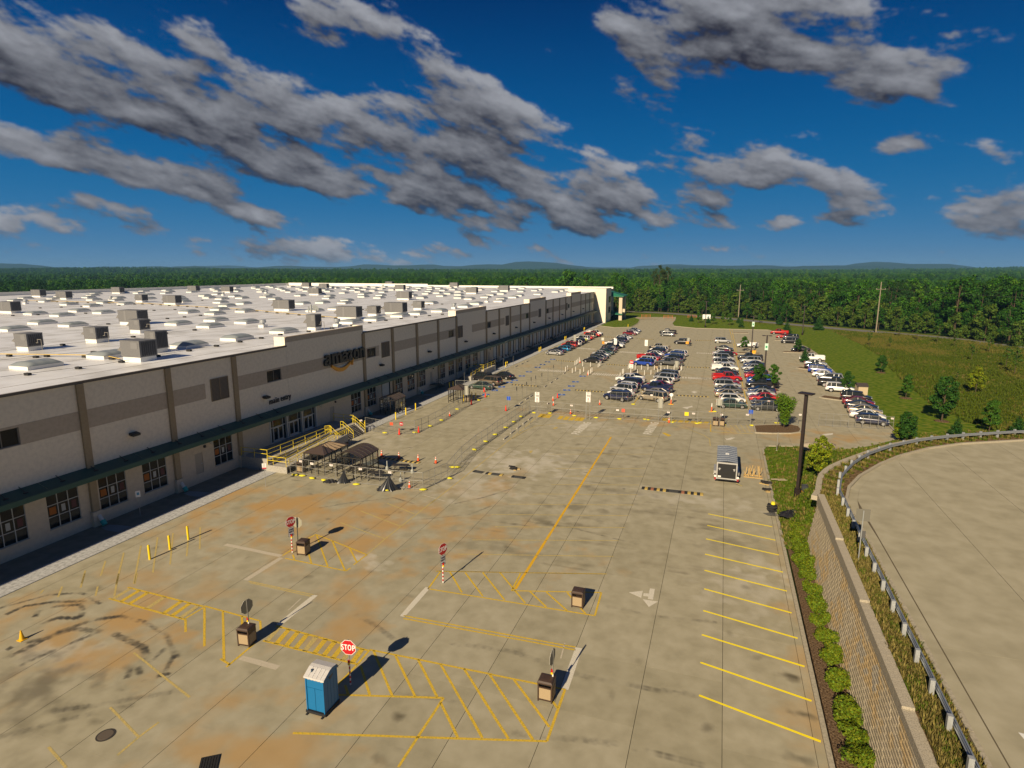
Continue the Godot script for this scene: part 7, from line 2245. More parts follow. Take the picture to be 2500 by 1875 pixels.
var kerb_line := PackedVector2Array()
var coping_line := PackedVector2Array()
var bank := []           # grid of points of the grass bank
func resample(p: PackedVector2Array, n: int) -> PackedVector2Array:
	var c := Curve2D.new()
	for q in p: c.add_point(q)
	var r := PackedVector2Array()
	for i in n: r.append(c.sample_baked(c.get_baked_length() * i / (n - 1.0)))
	return r
func plan_bank() -> void:
	var kp := PackedVector2Array([Vector2(6.02, -49.6), Vector2(5.98, -58), Vector2(5.85, -70)])
	for q in [[1864, 1100], [1876, 1092], [1951, 1093], [2061, 1100], [2120, 1092], [2194, 1074]]: kp.append(P2(q[0], q[1]))
	for q in [[25.0, -92.0], [34.0, -98.0], [60.0, -106.0], [95.0, -112.0]]: kp.append(Vector2(q[0], q[1]))
	var cp := PackedVector2Array([Vector2(7.75, -50.6), Vector2(8.1, -51.4), Vector2(8.6, -54.6), Vector2(9.2, -57.1), Vector2(10.3, -59.4), Vector2(11.6, -61.5), Vector2(13.3, -63.9), Vector2(15.1, -66.4), Vector2(17.5, -69.4), Vector2(20.6, -72.4), Vector2(24.5, -75.2), Vector2(31.0, -79.0), Vector2(60.0, -89.5), Vector2(95.0, -96.0)])
	kerb_line = resample(kp, 70)
	coping_line = resample(cp, 70)
	var f := FastNoiseLite.new()
	f.seed = 6; f.frequency = 0.25
	for i in 70:
		var row := []
		for j in 13:
			var t := j / 12.0
			var p := kerb_line[i].lerp(coping_line[i], t)
			var up := COURT * pow(t, 1.9) * smoothstep(0.0, 0.05, float(i) / 69.0) + 0.12
			row.append(Vector3(p.x, up - 0.05 * t + f.get_noise_2d(p.x, p.y) * 0.16 * sin(t * PI), p.y))
		bank.append(row)
func slope_at(u: float, v: float) -> Vector3:
	var d := ray(u, v)
	var best := G(u, v, 0.05)
	var far := 1e9
	for i in bank.size() - 1:
		for j in bank[i].size() - 1:
			for w in [[bank[i][j], bank[i + 1][j], bank[i + 1][j + 1]], [bank[i][j], bank[i + 1][j + 1], bank[i][j + 1]]]:
				var h = Geometry3D.ray_intersects_triangle(EYE, d, w[0], w[1], w[2])
				if h != null and EYE.distance_to(h) < far:
					far = EYE.distance_to(h)
					best = h
	return best

func build_land() -> void:
	plan_bank()
	var grass := mat(1, 1, 1, 1.0, 0.0, "grass", 13.0)
	var field := mat(1, 1, 1, 1.0, 0.0, "field", 17.0)
	var earth := mat(1, 1, 1, 1.0, 0.0, "earth", 6.0)
	var b := MB.new()
	for i in bank.size() - 1:
		for j in 12: b.quad(bank[i][j], bank[i][j + 1], bank[i + 1][j + 1], bank[i + 1][j])
	setting("grass_bank", b.mesh(), grass)
	# lawn round the car park, cut out for it
	var lawn := PackedVector2Array([Vector2(5.9, -70), Vector2(40, -84), Vector2(150, -96), Vector2(150, -180), Vector2(83, -198), Vector2(72, -222), Vector2(54, -239), Vector2(40, -250), Vector2(14, -274), Vector2(-4, -292), Vector2(-30, -312), Vector2(-46, -312), Vector2(-46, -235)])
	var lb := MB.new()
	var cut := PackedVector2Array(lot_outline)
	for piece in Geometry2D.clip_polygons(lawn, cut):
		if not Geometry2D.is_polygon_clockwise(piece) or true: lb.prism(piece, -0.4, 0.03)
	setting("lawn", lb.mesh(), grass)
	var fp := PackedVector2Array()
	for q in [[2041, 809.5], [2110, 840], [2158.6, 869.8], [2217, 928.5], [2290.8, 987], [2379, 1031], [2500, 1060]]: fp.append(P2(q[0], q[1], 0.06))
	for q in [[55.0, -93.0], [150.0, -100.0], [150, -176], [82, -199.5], [70, -224], [53, -240]]: fp.append(Vector2(q[0], q[1]))
	var fb := MB.new()
	fb.prism(fp, -0.1, 0.07)
	setting("meadow", fb.mesh(), field)
	# access road beyond
	var road := [Vector2(-75, -330), Vector2(-30, -318), Vector2(-5, -298), Vector2(14.5, -279), Vector2(40.5, -255), Vector2(52.3, -245), Vector2(64.1, -235), Vector2(72, -226), Vector2(82, -204), Vector2(100, -178), Vector2(150, -150)]
	var rc := Curve2D.new()
	for i in road.size():
		var tn: Vector2 = (road[mini(i + 1, road.size() - 1)] - road[maxi(i - 1, 0)]) * 0.16
		rc.add_point(road[i], -tn, tn)
	var rb := MB.new()
	var vb := MB.new()
	var n := 90
	for i in n:
		var p := rc.sample_baked(rc.get_baked_length() * i / n)
		var q := rc.sample_baked(rc.get_baked_length() * (i + 1) / n)
		var s := (q - p).normalized().orthogonal()
		for e in [[rb, 3.3, 0.11], [vb, 7.5, 0.08]]:
			var w = s * e[1]
			e[0].quad(Vector3(p.x - w.x, e[2], p.y - w.y), Vector3(p.x + w.x, e[2], p.y + w.y), Vector3(q.x + w.x, e[2], q.y + w.y), Vector3(q.x - w.x, e[2], q.y - w.y))
	setting("access_road", rb.mesh(), mat(0.2, 0.2, 0.19, 0.95, 0.0, "grain", 8.0))
	setting("road_verge", vb.mesh(), mat(1, 1, 1, 1.0, 0.0, "field", 11.0))
	# kerbs round the car park
	var kn := Node3D.new()
	kn.name = "kerb"
	add_child(kn)
	kn.set_meta("kind", "structure")
	var km := mat(0.42, 0.38, 0.29, 0.9, 0.0, "grain", 3.0)
	for i in range(2, lot_outline.size() - 1):
		var p := lot_outline[i]
		var q := lot_outline[i + 1]
		if i == 7: continue
		var m := maxi(1, int((q - p).length() / 3.0))
		for j in m:
			var a := p.lerp(q, float(j) / m)
			var c := p.lerp(q, (j + 0.995) / m)
			var k := MB.new()
			k.bar(Vector3(a.x, 0.03, a.y), Vector3(c.x, 0.03, c.y), 0.24, 0.24)
			part(kn, "kerb_stone", k.mesh(), km)
	build_court(earth, km)
	build_islands(km)
	tufts(grass, field)

func build_court(earth: Material, km: Material) -> void:
	var edge := PackedVector2Array([Vector2(10.15, 12), Vector2(10.1, -44), Vector2(9.95, -49.5), Vector2(10.15, -51.3), Vector2(10.8, -54.2), Vector2(12.2, -57.6), Vector2(14.7, -62), Vector2(17.1, -65.5), Vector2(20.5, -69.3), Vector2(24.2, -72.3), Vector2(30.9, -76), Vector2(60, -86), Vector2(95, -92)])
	var court := PackedVector2Array(edge)
	court.append(Vector2(95, 12))
	var fill := MB.new()
	fill.prism(court, -0.3, COURT - 0.05)
	setting("court_fill", fill.mesh(), mat(0.12, 0.1, 0.07, 1.0))
	var c := Node3D.new()
	c.name = "truck_court"
	add_child(c)
	c.set_meta("kind", "structure")
	var con := mat(1, 1, 1, 0.9, 0.0, "concrete", 11.0)
	var grow := Geometry2D.offset_polygon(court, -0.75)[0]
	for piece in Geometry2D.clip_polygons(court, grow):
		pass
	for ix in 16:
		for iz in 8:
			var x0 := 10.9 + ix * 5.6
			var z0 := 12.0 - iz * 14.5
			var cell := PackedVector2Array([Vector2(x0 + 0.014, z0 - 0.003), Vector2(x0 + 5.586, z0 - 0.003), Vector2(x0 + 5.586, z0 - 14.497), Vector2(x0 + 0.014, z0 - 14.497)])
			for piece in Geometry2D.intersect_polygons(cell, grow):
				var s := MB.new()
				s.prism(piece, COURT - 0.1, COURT)
				part(c, "concrete_slab", s.mesh(), con)
	for i in edge.size() - 1:               # gutter and kerb along the edge
		var a := edge[i]
		var b := edge[i + 1]
		var d := (b - a).normalized()
		var s := Vector2(-d.y, d.x)
		if s.dot(Vector2(40, -20) - a) < 0.0: s = -s
		var gtr := MB.new()
		gtr.prism(PackedVector2Array([a + s * 0.12, b + s * 0.12, b + s * 0.74, a + s * 0.74]), COURT - 0.1, COURT - 0.004 - 0.003 * (i % 2))
		part(c, "gutter", gtr.mesh(), con)
		var n := maxi(1, int((b - a).length() / 3.0))
		for j in n:
			var p := a.lerp(b, float(j) / n)
			var q := a.lerp(b, (j + 0.99) / n)
			var k := MB.new()
			k.bar(Vector3(p.x, COURT + 0.03, p.y), Vector3(q.x, COURT + 0.03, q.y), 0.22, 0.25)
			part(c, "kerb_stone", k.mesh(), km)
	var ar := MB.new()
	ar.prism(PackedVector2Array([P2(2486, 1788, COURT), P2(2530, 1800, COURT), P2(2530, 1840, COURT)]), COURT + 0.001, COURT + 0.006)
	part(c, "white_arrow_tip", ar.mesh(), mat(0.7, 0.7, 0.66, 0.7))
	# planted strip between wall and court
	var sp := PackedVector2Array([Vector2(8.0, 12), Vector2(8.0, -50.6)])
	for i in range(1, 60): sp.append(coping_line[i])
	var back := Array(edge)
	back.reverse()
	for q in back:
		if q.x < 60.0: sp.append(q)
	var st := MB.new()
	st.prism(sp, -0.3, COURT + 0.04)
	setting("planting_strip", st.mesh(), earth)
	# block retaining wall with cap stones that step with the ground
	var w := thing("retaining_wall", "tan block retaining wall with stepped cap stones below the guardrail", "retaining wall", Vector3(7.45, 0, -50.6))
	var tones := []
	for q in [[0.56, 0.485, 0.34], [0.58, 0.50, 0.36], [0.53, 0.455, 0.32], [0.57, 0.45, 0.27], [0.60, 0.45, 0.24], [0.49, 0.44, 0.34]]: tones.append(mat(q[0], q[1], q[2], 0.95, 0.0, "stone", 0.9))
	var blk := MB.new()
	var e0 := 0.02
	blk.quad(Vector3(0, 0, 0.22), Vector3(0, 0, -0.22), Vector3(0, 0.19, -0.22), Vector3(0, 0.19, 0.22))
	blk.bx(0.0, 0.3, 0.0, 0.19, -0.222, 0.222)
	blk.v.clear(); blk.n.clear()
	var front := [Vector3(0, e0, 0.22 - e0), Vector3(0, e0, -0.22 + e0), Vector3(0, 0.19 - e0, -0.22 + e0), Vector3(0, 0.19 - e0, 0.22 - e0)]
	var rearq := [Vector3(e0, 0, 0.22), Vector3(e0, 0, -0.22), Vector3(e0, 0.19, -0.22), Vector3(e0, 0.19, 0.22)]
	blk.quad(front[1], front[0], front[3], front[2])
	for i in 4: blk.quad(front[i], front[(i + 1) % 4], rearq[(i + 1) % 4], rearq[i])
	for i in 4: blk.quad(rearq[i], rearq[(i + 1) % 4], rearq[(i + 1) % 4] + Vector3(0.28, 0, 0), rearq[i] + Vector3(0.28, 0, 0))
	var bm := blk.mesh()
	var spots := []
	var tone := FastNoiseLite.new()
	tone.seed = 15; tone.frequency = 0.14; tone.fractal_octaves = 3
	rng.seed = 22
	for r in 21:
		for i in 140:
			var z := 0.22 + i * 0.452 + (0.226 if r % 2 else 0.0)
			var y := r * 0.2
			var x := 0.028 * r
			var wp := Vector3(7.45 + x, y, -50.6 + z)
			var k := int(clampf((tone.get_noise_2d(z * 1.2, y * 2.2) + 0.42) * 6.0 + rng.randf_range(-0.8, 0.8), 0, 5))
			spots.append([EYE.distance_to(wp) if wp.z < -22.0 else 999.0, Vector3(x + rng.randf_range(-0.008, 0.008), y, z), k])
	spots.sort_custom(func(p, q): return p[0] < q[0])
	var rest := []
	for t in tones.size(): rest.append(MB.new())
	for i in spots.size():
		if i < 290: part(w, "block", bm, tones[spots[i][2]], spots[i][1])
		else:
			var m: MB = rest[spots[i][2]]
			for q in blk.v: m.v.append(q + spots[i][1])
			m.n.append_array(blk.n)
	for t in tones.size():
		var o := part(w, "block_courses", rest[t].mesh(), tones[t])
		o.set_meta("kind", "stuff")
	var core := MB.new()
	core.quad(Vector3(0.06, 0, 62), Vector3(0.06, 0, 0), Vector3(0.65, COURT, 0), Vector3(0.65, COURT, 62))
	core.quad(Vector3(0.06, 0, 0), Vector3(1.6, 0, 0), Vector3(1.6, COURT, 0), Vector3(0.65, COURT, 0))
	part(w, "joint_bed", core.mesh(), mat(0.13, 0.11, 0.08, 1.0))
	var capm := mat(0.48, 0.43, 0.33, 0.95, 0.0, "stone", 1.3)
	for i in 104:
		var z := 0.3 + i * 0.6
		var c2 := MB.new()
		var y := COURT + 0.06 + 0.13 * (3 - mini(3, int(z / 8.2)))
		c2.bx(0.5, 0.98, COURT - 0.35, y, z - 0.295, z + 0.295)
		part(w, "cap_stone", c2.mesh(), capm)
	for i in 46:                                # the wall top curving away
		var a := coping_line[i].lerp(coping_line[i], 0.0)
		var b := coping_line[i + 1]
		var c3 := MB.new()
		c3.bar(Vector3(a.x - 7.45, COURT + 0.08, a.y + 50.6), Vector3(b.x - 7.45, COURT + 0.08, b.y + 50.6), 0.45, 0.36)
		part(w, "cap_stone", c3.mesh(), capm)
	# guardrail
	var gp := [Vector2(9.3, 10), Vector2(9.3, -24), Vector2(9.4, -40), Vector2(9.45, -45.3), Vector2(9.5, -48.6), Vector2(9.5, -51.7), Vector2(10.4, -56), Vector2(12.2, -60.5), Vector2(14.0, -63.7), Vector2(16.4, -67.0), Vector2(20.2, -70.9), Vector2(24.4, -74.0), Vector2(31.3, -78.0), Vector2(60, -88.4), Vector2(94, -94.5)]
	var gt := thing("guardrail", "galvanised steel guardrail curving round the raised truck court", "guardrail", Vector3(9.4, COURT, -45))
	var gcurve := Curve2D.new()
	for q in gp: gcurve.add_point(q)
	var L := gcurve.get_baked_length()
	var steel := mat(0.34, 0.37, 0.39, 0.45, 0.55)
	var post := MB.new()
	post.bx(-0.09, 0.09, -0.05, 0.78, -0.09, 0.09)
	var pm := post.mesh()
	var np := int(L / 2.18)
	var prof := [[0.0, 0.72], [0.08, 0.68], [0.08, 0.62], [0.01, 0.57], [0.08, 0.52], [0.08, 0.46], [0.0, 0.42]]
	for i in np:
		var p := gcurve.sample_baked(L * i / np)
		var q := gcurve.sample_baked(L * (i + 1) / np)
		var d := (q - p).normalized()
		var s := Vector2(-d.y, d.x)
		if s.dot(Vector2(45, -20) - p) < 0.0: s = -s
		var o := part(gt, "post", pm, mat(0.42, 0.44, 0.44, 0.5, 0.4), Vector3(p.x - 9.4, 0.04, p.y + 45))
		o.rotation.y = atan2(d.x, d.y)
		var rl := MB.new()
		for k in prof.size() - 1:
			var a0 = p + s * (0.12 + prof[k][0])
			var a1 = p + s * (0.12 + prof[k + 1][0])
			var b0 = q + s * (0.12 + prof[k][0])
			var b1 = q + s * (0.12 + prof[k + 1][0])
			rl.quad(Vector3(a0.x - 9.4, prof[k][1], a0.y + 45), Vector3(b0.x - 9.4, prof[k][1], b0.y + 45), Vector3(b1.x - 9.4, prof[k + 1][1], b1.y + 45), Vector3(a1.x - 9.4, prof[k + 1][1], a1.y + 45))
		part(gt, "rail", rl.mesh(), steel)
	var sb := G(2095, 1371, COURT)
	var sg := thing("court_sign", "square sign back with a small plate on a post by the guardrail", "sign", Vector3(sb.x, COURT + 0.04, sb.z), PI + 0.1)
	var pb := MB.new()
	pb.tube(Vector3.ZERO, Vector3(0, 3.3, 0), 0.035)
	part(sg, "post", pb.mesh(), mat(0.36, 0.38, 0.38, 0.5, 0.4))
	plate(sg, "sign_plate", rect(0.78, 0.78), 0.01, mat(0.14, 0.135, 0.11, 0.6), Vector3(0, 3.0, 0.04))
	plate(sg, "lower_plate", rect(0.3, 0.45), 0.01, mat(0.08, 0.08, 0.08, 0.6), Vector3(-0.1, 1.75, 0.04))

func mulch_island(label: String, pts: PackedVector2Array, km: Material) -> void:
	var c := Vector2.ZERO
	for p in pts: c += p
	c /= pts.size()
	var t := Node3D.new()
	t.name = numbered("planting_island")
	add_child(t)
	t.set_meta("kind", "structure")
	t.set_meta("label", label)
	var b := MB.new()
	b.prism(pts, -0.1, 0.13)
	part(t, "mulch", b.mesh(), mat(1, 1, 1, 1.0, 0.0, "mulch", 2.5))
	for i in pts.size():
		var p := pts[i]
		var q := pts[(i + 1) % pts.size()]
		var k := MB.new()
		k.bar(Vector3(p.x, 0.035, p.y), Vector3(q.x, 0.035, q.y), 0.2, 0.24)
		part(t, "kerb_stone", k.mesh(), km)
func build_islands(km: Material) -> void:
	var a := PackedVector2Array()
	for q in crop(12, [[485, 312], [640, 306], [800, 305], [862, 318], [885, 345], [870, 368], [800, 378], [640, 378], [500, 372]]): a.append(P2(q.x, q.y))
	mulch_island("mulch island with a vase-shaped tree by the fence", a, km)
	for q in [[1818, 953, 1904, 957, 2.4], [1800, 863, 1856, 865, 2.2], [1913, 860.5, 1989, 862.7, 2.2], [1945, 899, 1985, 904, 2.2], [2002, 971, 2060, 979, 2.2], [1786, 813, 1828, 814, 2.2], [1892, 831, 1920, 832, 2.2]]:
		var p := P2(q[0], q[1])
		var r := P2(q[2], q[3])
		var d := (r - p).normalized()
		var s = Vector2(d.y, -d.x) * q[4]
		if s.y > 0: s = -s
		mulch_island("low mulch island between parked cars", PackedVector2Array([p, p + d * 0.6 - s * 0.12, r - d * 0.6 - s * 0.12, r, r + s, p + s]), km)

# leaves: many small faces spread through the lobes of a crown
func leaves(b: MB, lobes: Array, count: int, size: float, base: Color, spread: float, sd: int, droop := 0.0) -> void:
	var r := RandomNumberGenerator.new()
	r.seed = sd
	var vol := 0.0
	for l in lobes: vol += l[1].x * l[1].y * l[1].z
	for l in lobes:
		var n := int(count * l[1].x * l[1].y * l[1].z / vol)
		for i in n:
			var d := Vector3(r.randfn(), r.randfn(), r.randfn()).normalized()
			var p: Vector3 = l[0] + d * l[1] * pow(r.randf(), 0.38)
			var nn := (d + Vector3(r.randfn(), r.randfn() + 0.5, r.randfn()) * 0.75).normalized()
			var t := nn.cross(Vector3(r.randfn(), r.randfn(), r.randfn())).normalized()
			t = (t + Vector3(0, -droop, 0)).normalized()
			var w := nn.cross(t).normalized()
			var s := size * r.randf_range(0.6, 1.35)
			var q := r.randf_range(1.0 - spread, 1.0 + spread)
			var warm := r.randf_range(-0.2, 0.35)
			var col := Color(base.r * q * (1.0 + warm), base.g * q, base.b * q * (1.0 - warm * 0.4))
			var i0 := b.v.size()
			b.quad(p - t * s * 0.5, p - w * s * 0.36, p + t * s * 0.5, p + w * s * 0.36)
			for k in range(i0, b.v.size()): b.c.append(col)
func leaf_material() -> StandardMaterial3D:
	if not mats.has("leaf"):
		var m := StandardMaterial3D.new()
		m.vertex_color_use_as_albedo = true
		m.roughness = 0.6
		m.metallic_specular = 0.2
		m.cull_mode = BaseMaterial3D.CULL_DISABLED
		m.backlight_enabled = true
		m.backlight = Color(0.3, 0.42, 0.08)
		mats.leaf = m
	return mats.leaf
func round_lobes(sd: int, h: float, rad: float, low: float, n: int) -> Array:
	var r := RandomNumberGenerator.new()
	r.seed = sd
	var out := []
	for i in n:
		var t := (i + 0.5) / n
		var y := lerpf(low, h, t)
		var env := sqrt(maxf(0.05, 1.0 - pow(2.0 * (t - 0.42), 2.0)))
		var a := i * 2.4 + r.randf()
		var d := rad * env * r.randf_range(0.3, 0.88)
		var s := rad * r.randf_range(0.24, 0.46) * (0.6 + 0.4 * env)
		out.append([Vector3(cos(a) * d, minf(y, h - s * 0.7), sin(a) * d), Vector3(s, s * 0.8, s)])
	return out
func limbs(b: MB, lobes: Array, r0: float, h: float) -> void:
	b.tube(Vector3.ZERO, Vector3(0, h * 0.45, 0), r0, r0 * 0.7, 8, false)
	b.tube(Vector3(0, h * 0.45, 0), Vector3(0, h * 0.85, 0), r0 * 0.7, r0 * 0.25, 7, false)
	for i in range(0, lobes.size(), 2):
		var y: float = clampf(lobes[i][0].y * 0.65, h * 0.15, h * 0.8)
		b.tube(Vector3(0, y, 0), lobes[i][0], r0 * 0.32, r0 * 0.1, 5, false)

var tree_kinds := {}
func tree_kind(key: String, h: float, rad: float, low: float, nl: int, count: int, size: float, base: Color, sd: int, r0: float, lobes_in := []) -> void:
	var lobes: Array = lobes_in if lobes_in.size() else round_lobes(sd, h, rad, low, nl)
	var c := MB.new()
	leaves(c, lobes, count, size, base, 0.38, sd)
	var t := MB.new()
	limbs(t, lobes, r0, h)
	tree_kinds[key] = [c.mesh(leaf_material()), t.mesh(mat(0.10, 0.075, 0.05, 0.95, 0.0, "grain", 0.6)), h]
func tree(called: String, key: String, label: String, at: Vector3, h: float, turn: float, group := "") -> Node3D:
	var k: Array = tree_kinds[key]
	var t := thing(called, label, "tree", at, turn, group)
	part(t, "crown", k[0])
	part(t, "trunk", k[1])
	t.scale = Vector3.ONE * (h / k[2])
	return t

func build_trees() -> void:
	var g1 := Color(0.04, 0.12, 0.012)
	var g2 := Color(0.026, 0.085, 0.010)
	var g3 := Color(0.062, 0.15, 0.012)
	var g4 := Color(0.02, 0.055, 0.012)
	tree_kind("oak", 16.0, 5.0, 3.0, 20, 2100, 0.62, g1, 1, 0.3)
	tree_kind("oak2", 16.0, 4.4, 4.0, 18, 1900, 0.6, g2, 2, 0.28)
	tree_kind("poplar", 18.0, 3.8, 4.0, 20, 1900, 0.58, g3, 3, 0.28)
	tree_kind("pine", 18.0, 3.4, 5.5, 16, 1700, 0.5, g4, 4, 0.25)
	tree_kind("scrub", 8.0, 3.2, 0.6, 15, 1500, 0.5, Color(0.06, 0.11, 0.016), 5, 0.14)
	tree_kind("tall_pine", 24.0, 4.2, 15.0, 12, 1300, 0.5, Color(0.04, 0.065, 0.014), 6, 0.34)
	var vase := []
	for i in 16:
		var a := i * 2.4
		var t := i / 15.0
		vase.append([Vector3(cos(a) * 1.0 * t, 1.1 + 3.2 * t, sin(a) * 1.0 * t), Vector3(0.55 + 0.35 * t, 0.6, 0.55 + 0.35 * t)])
	tree_kind("vase", 4.9, 1.6, 1.0, 16, 4200, 0.2, Color(0.075, 0.15, 0.012), 7, 0.07, vase)
	tree_kind("young", 4.4, 1.25, 1.3, 18, 3400, 0.19, Color(0.045, 0.115, 0.014), 8, 0.07)
	tree_kind("young2", 4.4, 1.5, 1.2, 20, 3400, 0.21, Color(0.03, 0.085, 0.014), 9, 0.08)
	tree_kind("lime", 4.5, 1.4, 1.1, 20, 3000, 0.2, Color(0.14, 0.19, 0.012), 10, 0.07)
	tree_kind("sapling", 4.0, 0.7, 1.6, 10, 900, 0.2, Color(0.05, 0.1, 0.015), 11, 0.05)
	var conic := []
	for i in 16:
		var t := i / 15.0
		var a := i * 2.4
		var w := 1.2 * (1.0 - t * 0.9)
		conic.append([Vector3(cos(a) * w * 0.5, 0.35 + 2.9 * t, sin(a) * w * 0.5), Vector3(w * 0.7, 0.4, w * 0.7)])
	tree_kind("conic", 3.4, 1.2, 0.2, 16, 3200, 0.17, Color(0.025, 0.075, 0.016), 12, 0.06, conic)
	var far := 0.35
	# planted trees, from the photograph's trunk feet
	tree("island_tree", "vase", "bright green vase-shaped tree on the mulch island at the fence", G(1913.4, 1046, 0.13), 4.9, 0.3)
	tree("island_tree", "young", "green tree beside the lamp post between parked pickups", G(1888, 950, 0.1), 4.7, 1.0)
	tree("island_tree", "young2", "dark green tree hiding the middle of the right block row", G(1853, 944, 0.1), 4.4, 2.0)
	tree("island_tree", "young", "small tree before the white pickup on a low island", G(1816, 857, 0.1), 4.1, 3.0)
	tree("island_tree", "conic", "leaning narrow tree before the white pickup by the lawn", G(1964, 884, 0.1), 3.6, 0.0)
	tree("island_tree", "young2", "small tree behind the black sedan on the lawn kerb", G(1948, 860, 0.1), 3.6, 1.5)
	tree("island_tree", "young2", "dark round tree before the white SUV by the lawn", G(2066, 958, 0.1), 3.9, 4.0)
	for q in [[2151, 909.7, 3.8, "young2", "young dark tree with a mulch ring in the middle of the lawn"], [2211, 972, 4.2, "young", "slender green lawn tree beside an empty mulch ring"], [2299, 1028, 6.6, "young2", "largest green lawn tree with a mulch ring"], [2381, 961, 4.9, "lime", "pale open tree standing in the meadow grass"], [2414, 1058, 4.7, "young", "upright tree behind the guardrail between two round bushes"], [2208.5, 1083, 4.2, "young2", "green tree behind the guardrail at the end of the drive"], [2194, 1078, 2.6, "lime", "yellowing small tree at the end of the drive"]]:
		tree("lawn_tree", q[3], q[4], G(q[0], q[1], 0.05), q[2], rng.randf() * TAU)
		var ring := MB.new()
		if q[2] > 3.7 and q[0] < 2310:
			ring.tube(Vector3(0, 0.0, 0), Vector3(0, 0.05, 0), 1.0, 0.9, 18)
			solo("mulch_ring", ring.mesh(), mat(1, 1, 1, 1.0, 0.0, "mulch", 2.5), "brown mulch ring round a lawn tree", "mulch ring", G(q[0], q[1], 0.05), 0.0, "mulch rings on the lawn")
	for q in [[2332, 1071, "conical dark bush behind the guardrail nearest the drive"], [2482, 1064, "conical dark bush behind the guardrail at the picture's edge"]]:
		tree("lawn_bush", "conic", q[2], G(q[0], q[1], 0.05), 3.0, 0.5)
	rng.seed = 44
	for q in [[1170, 690, 145], [1320, 720, 150], [1490, 740, 160], [1632, 775, 125], [1772, 890, 155], [1920, 825, 155], [2060, 950, 190], [2130, 1005, 230], [920, 770, 130], [1095, 780, 100], [1650, 1070, 110], [1145, 880, 50]]:
		var u: float = 1850 + q[0] / 3.403
		var v: float = 620 + q[1] / 3.403
		tree("sapling", "sapling", "slim young tree standing loose in the meadow", G(u, v, 0.07), clampf(q[2] / 3.403 / ((v - 657.0) / 22.0), 1.6, 6.5), rng.randf() * TAU, "saplings in the meadow")
	for q in [[1490, 560, 3.0], [1550, 572, 4.5], [1670, 582, 4.6], [1750, 565, 3.5], [1805, 592, 5.0], [1880, 575, 3.0], [1905, 612, 3.6], [2055, 572, 3.8], [855, 542, 4.0], [932, 532, 5.5], [1630, 575, 3.0]]:
		tree("entrance_tree", "young" if q[2] > 3.4 else "conic", "small young tree on the grass by the far entrance", G(1250 + q[0] / 3.403, 620 + q[1] / 3.403, 0.05), q[2], rng.randf() * TAU, "young trees by the far entrance")
	for q in [[1920, 815, 4.8], [1902, 793, 4.6], [1997, 806, 5.5], [1809, 799.5, 3.0]]:
		tree("dark_tree", "conic", "dark conical tree on the grass beyond the last parked cars", G(q[0], q[1], 0.05), q[2], rng.randf() * TAU, "dark conical trees beyond the cars")
	var bt := slope_at(1996.6, 1167)
	tree("bank_tree", "lime", "yellow-green young tree on the grass bank beside the lamp post", bt, 4.3, 0.7)
	# boulder on the bank
	var f := FastNoiseLite.new()
	f.seed = 9; f.frequency = 1.1
	for q in [[1975, 1098, 1.1, "pale brown boulder on the grass bank behind the yellow-green tree"], [2008, 1096, 1.5, "long pale boulder on the bank beside the drive"]]:
		var s := MB.new()
		var rings := []
		for i in 9:
			var ring := []
			for j in 16:
				var a := TAU * j / 16
				var e := PI * (i / 8.0) - PI / 2
				var d := Vector3(cos(e) * cos(a), sin(e), cos(e) * sin(a))
				ring.append(d * Vector3(1.0, 0.6, 0.8) * q[2] * (1.0 + 0.35 * f.get_noise_3dv(d * 1.5 + Vector3(q[0], 0, 0))))
			rings.append(ring)
		s.loft(rings)
		solo("boulder", s.mesh(), mat(0.42, 0.36, 0.27, 0.95, 0.0, "stone", 1.2), q[3], "boulder", slope_at(q[0], q[1]) + Vector3(0, 0.25, 0), 0.4)
	# hedge of shrubs below the wall
	var shrub := []
	for i in 3:
		var lobes := []
		var r := RandomNumberGenerator.new()
		r.seed = 60 + i
		for k in 11: lobes.append([Vector3(r.randf_range(-0.34, 0.34), r.randf_range(0.25, 0.75), r.randf_range(-0.38, 0.38)), Vector3(0.3, 0.26, 0.3)])
		var c := MB.new()
		leaves(c, lobes, 2600, 0.1, Color(0.10, 0.15, 0.012), 0.4, 70 + i)
		var t := MB.new()
		for k in 5: t.tube(Vector3.ZERO, lobes[k][0], 0.02, 0.008, 5, false)
		shrub.append([c.mesh(leaf_material()), t.mesh(mat(0.1, 0.075, 0.05, 0.95))])
	rng.seed = 55
	for q in [[248, 150], [225, 215], [275, 275], [300, 365], [315, 435], [345, 540], [375, 650], [400, 745], [450, 870], [465, 985], [515, 1150], [585, 1330], [600, 1390], [625, 1520], [660, 1660]]:
		var p := G(1850 + q[0] / 2.654, 1250 + q[1] / 2.654, 0.06)
		var s: Array = shrub[rng.randi() % 3]
		var t := thing("shrub", "leafy yellow-green shrub in the planted strip below the retaining wall", "shrub", Vector3(clampf(p.x, 6.7, 7.05), 0.06, p.z), rng.randf() * TAU, "shrubs below the retaining wall")
		part(t, "foliage", s[0])
		part(t, "stem", s[1])
		t.scale = Vector3.ONE * rng.randf_range(1.05, 1.35)
	var bed := MB.new()
	bed.bx(6.1, 7.46, -0.1, 0.07, -50.0, 12.0)
	setting("mulch_bed", bed.mesh(), mat(1, 1, 1, 1.0, 0.0, "mulch", 2.5))
	build_forest()

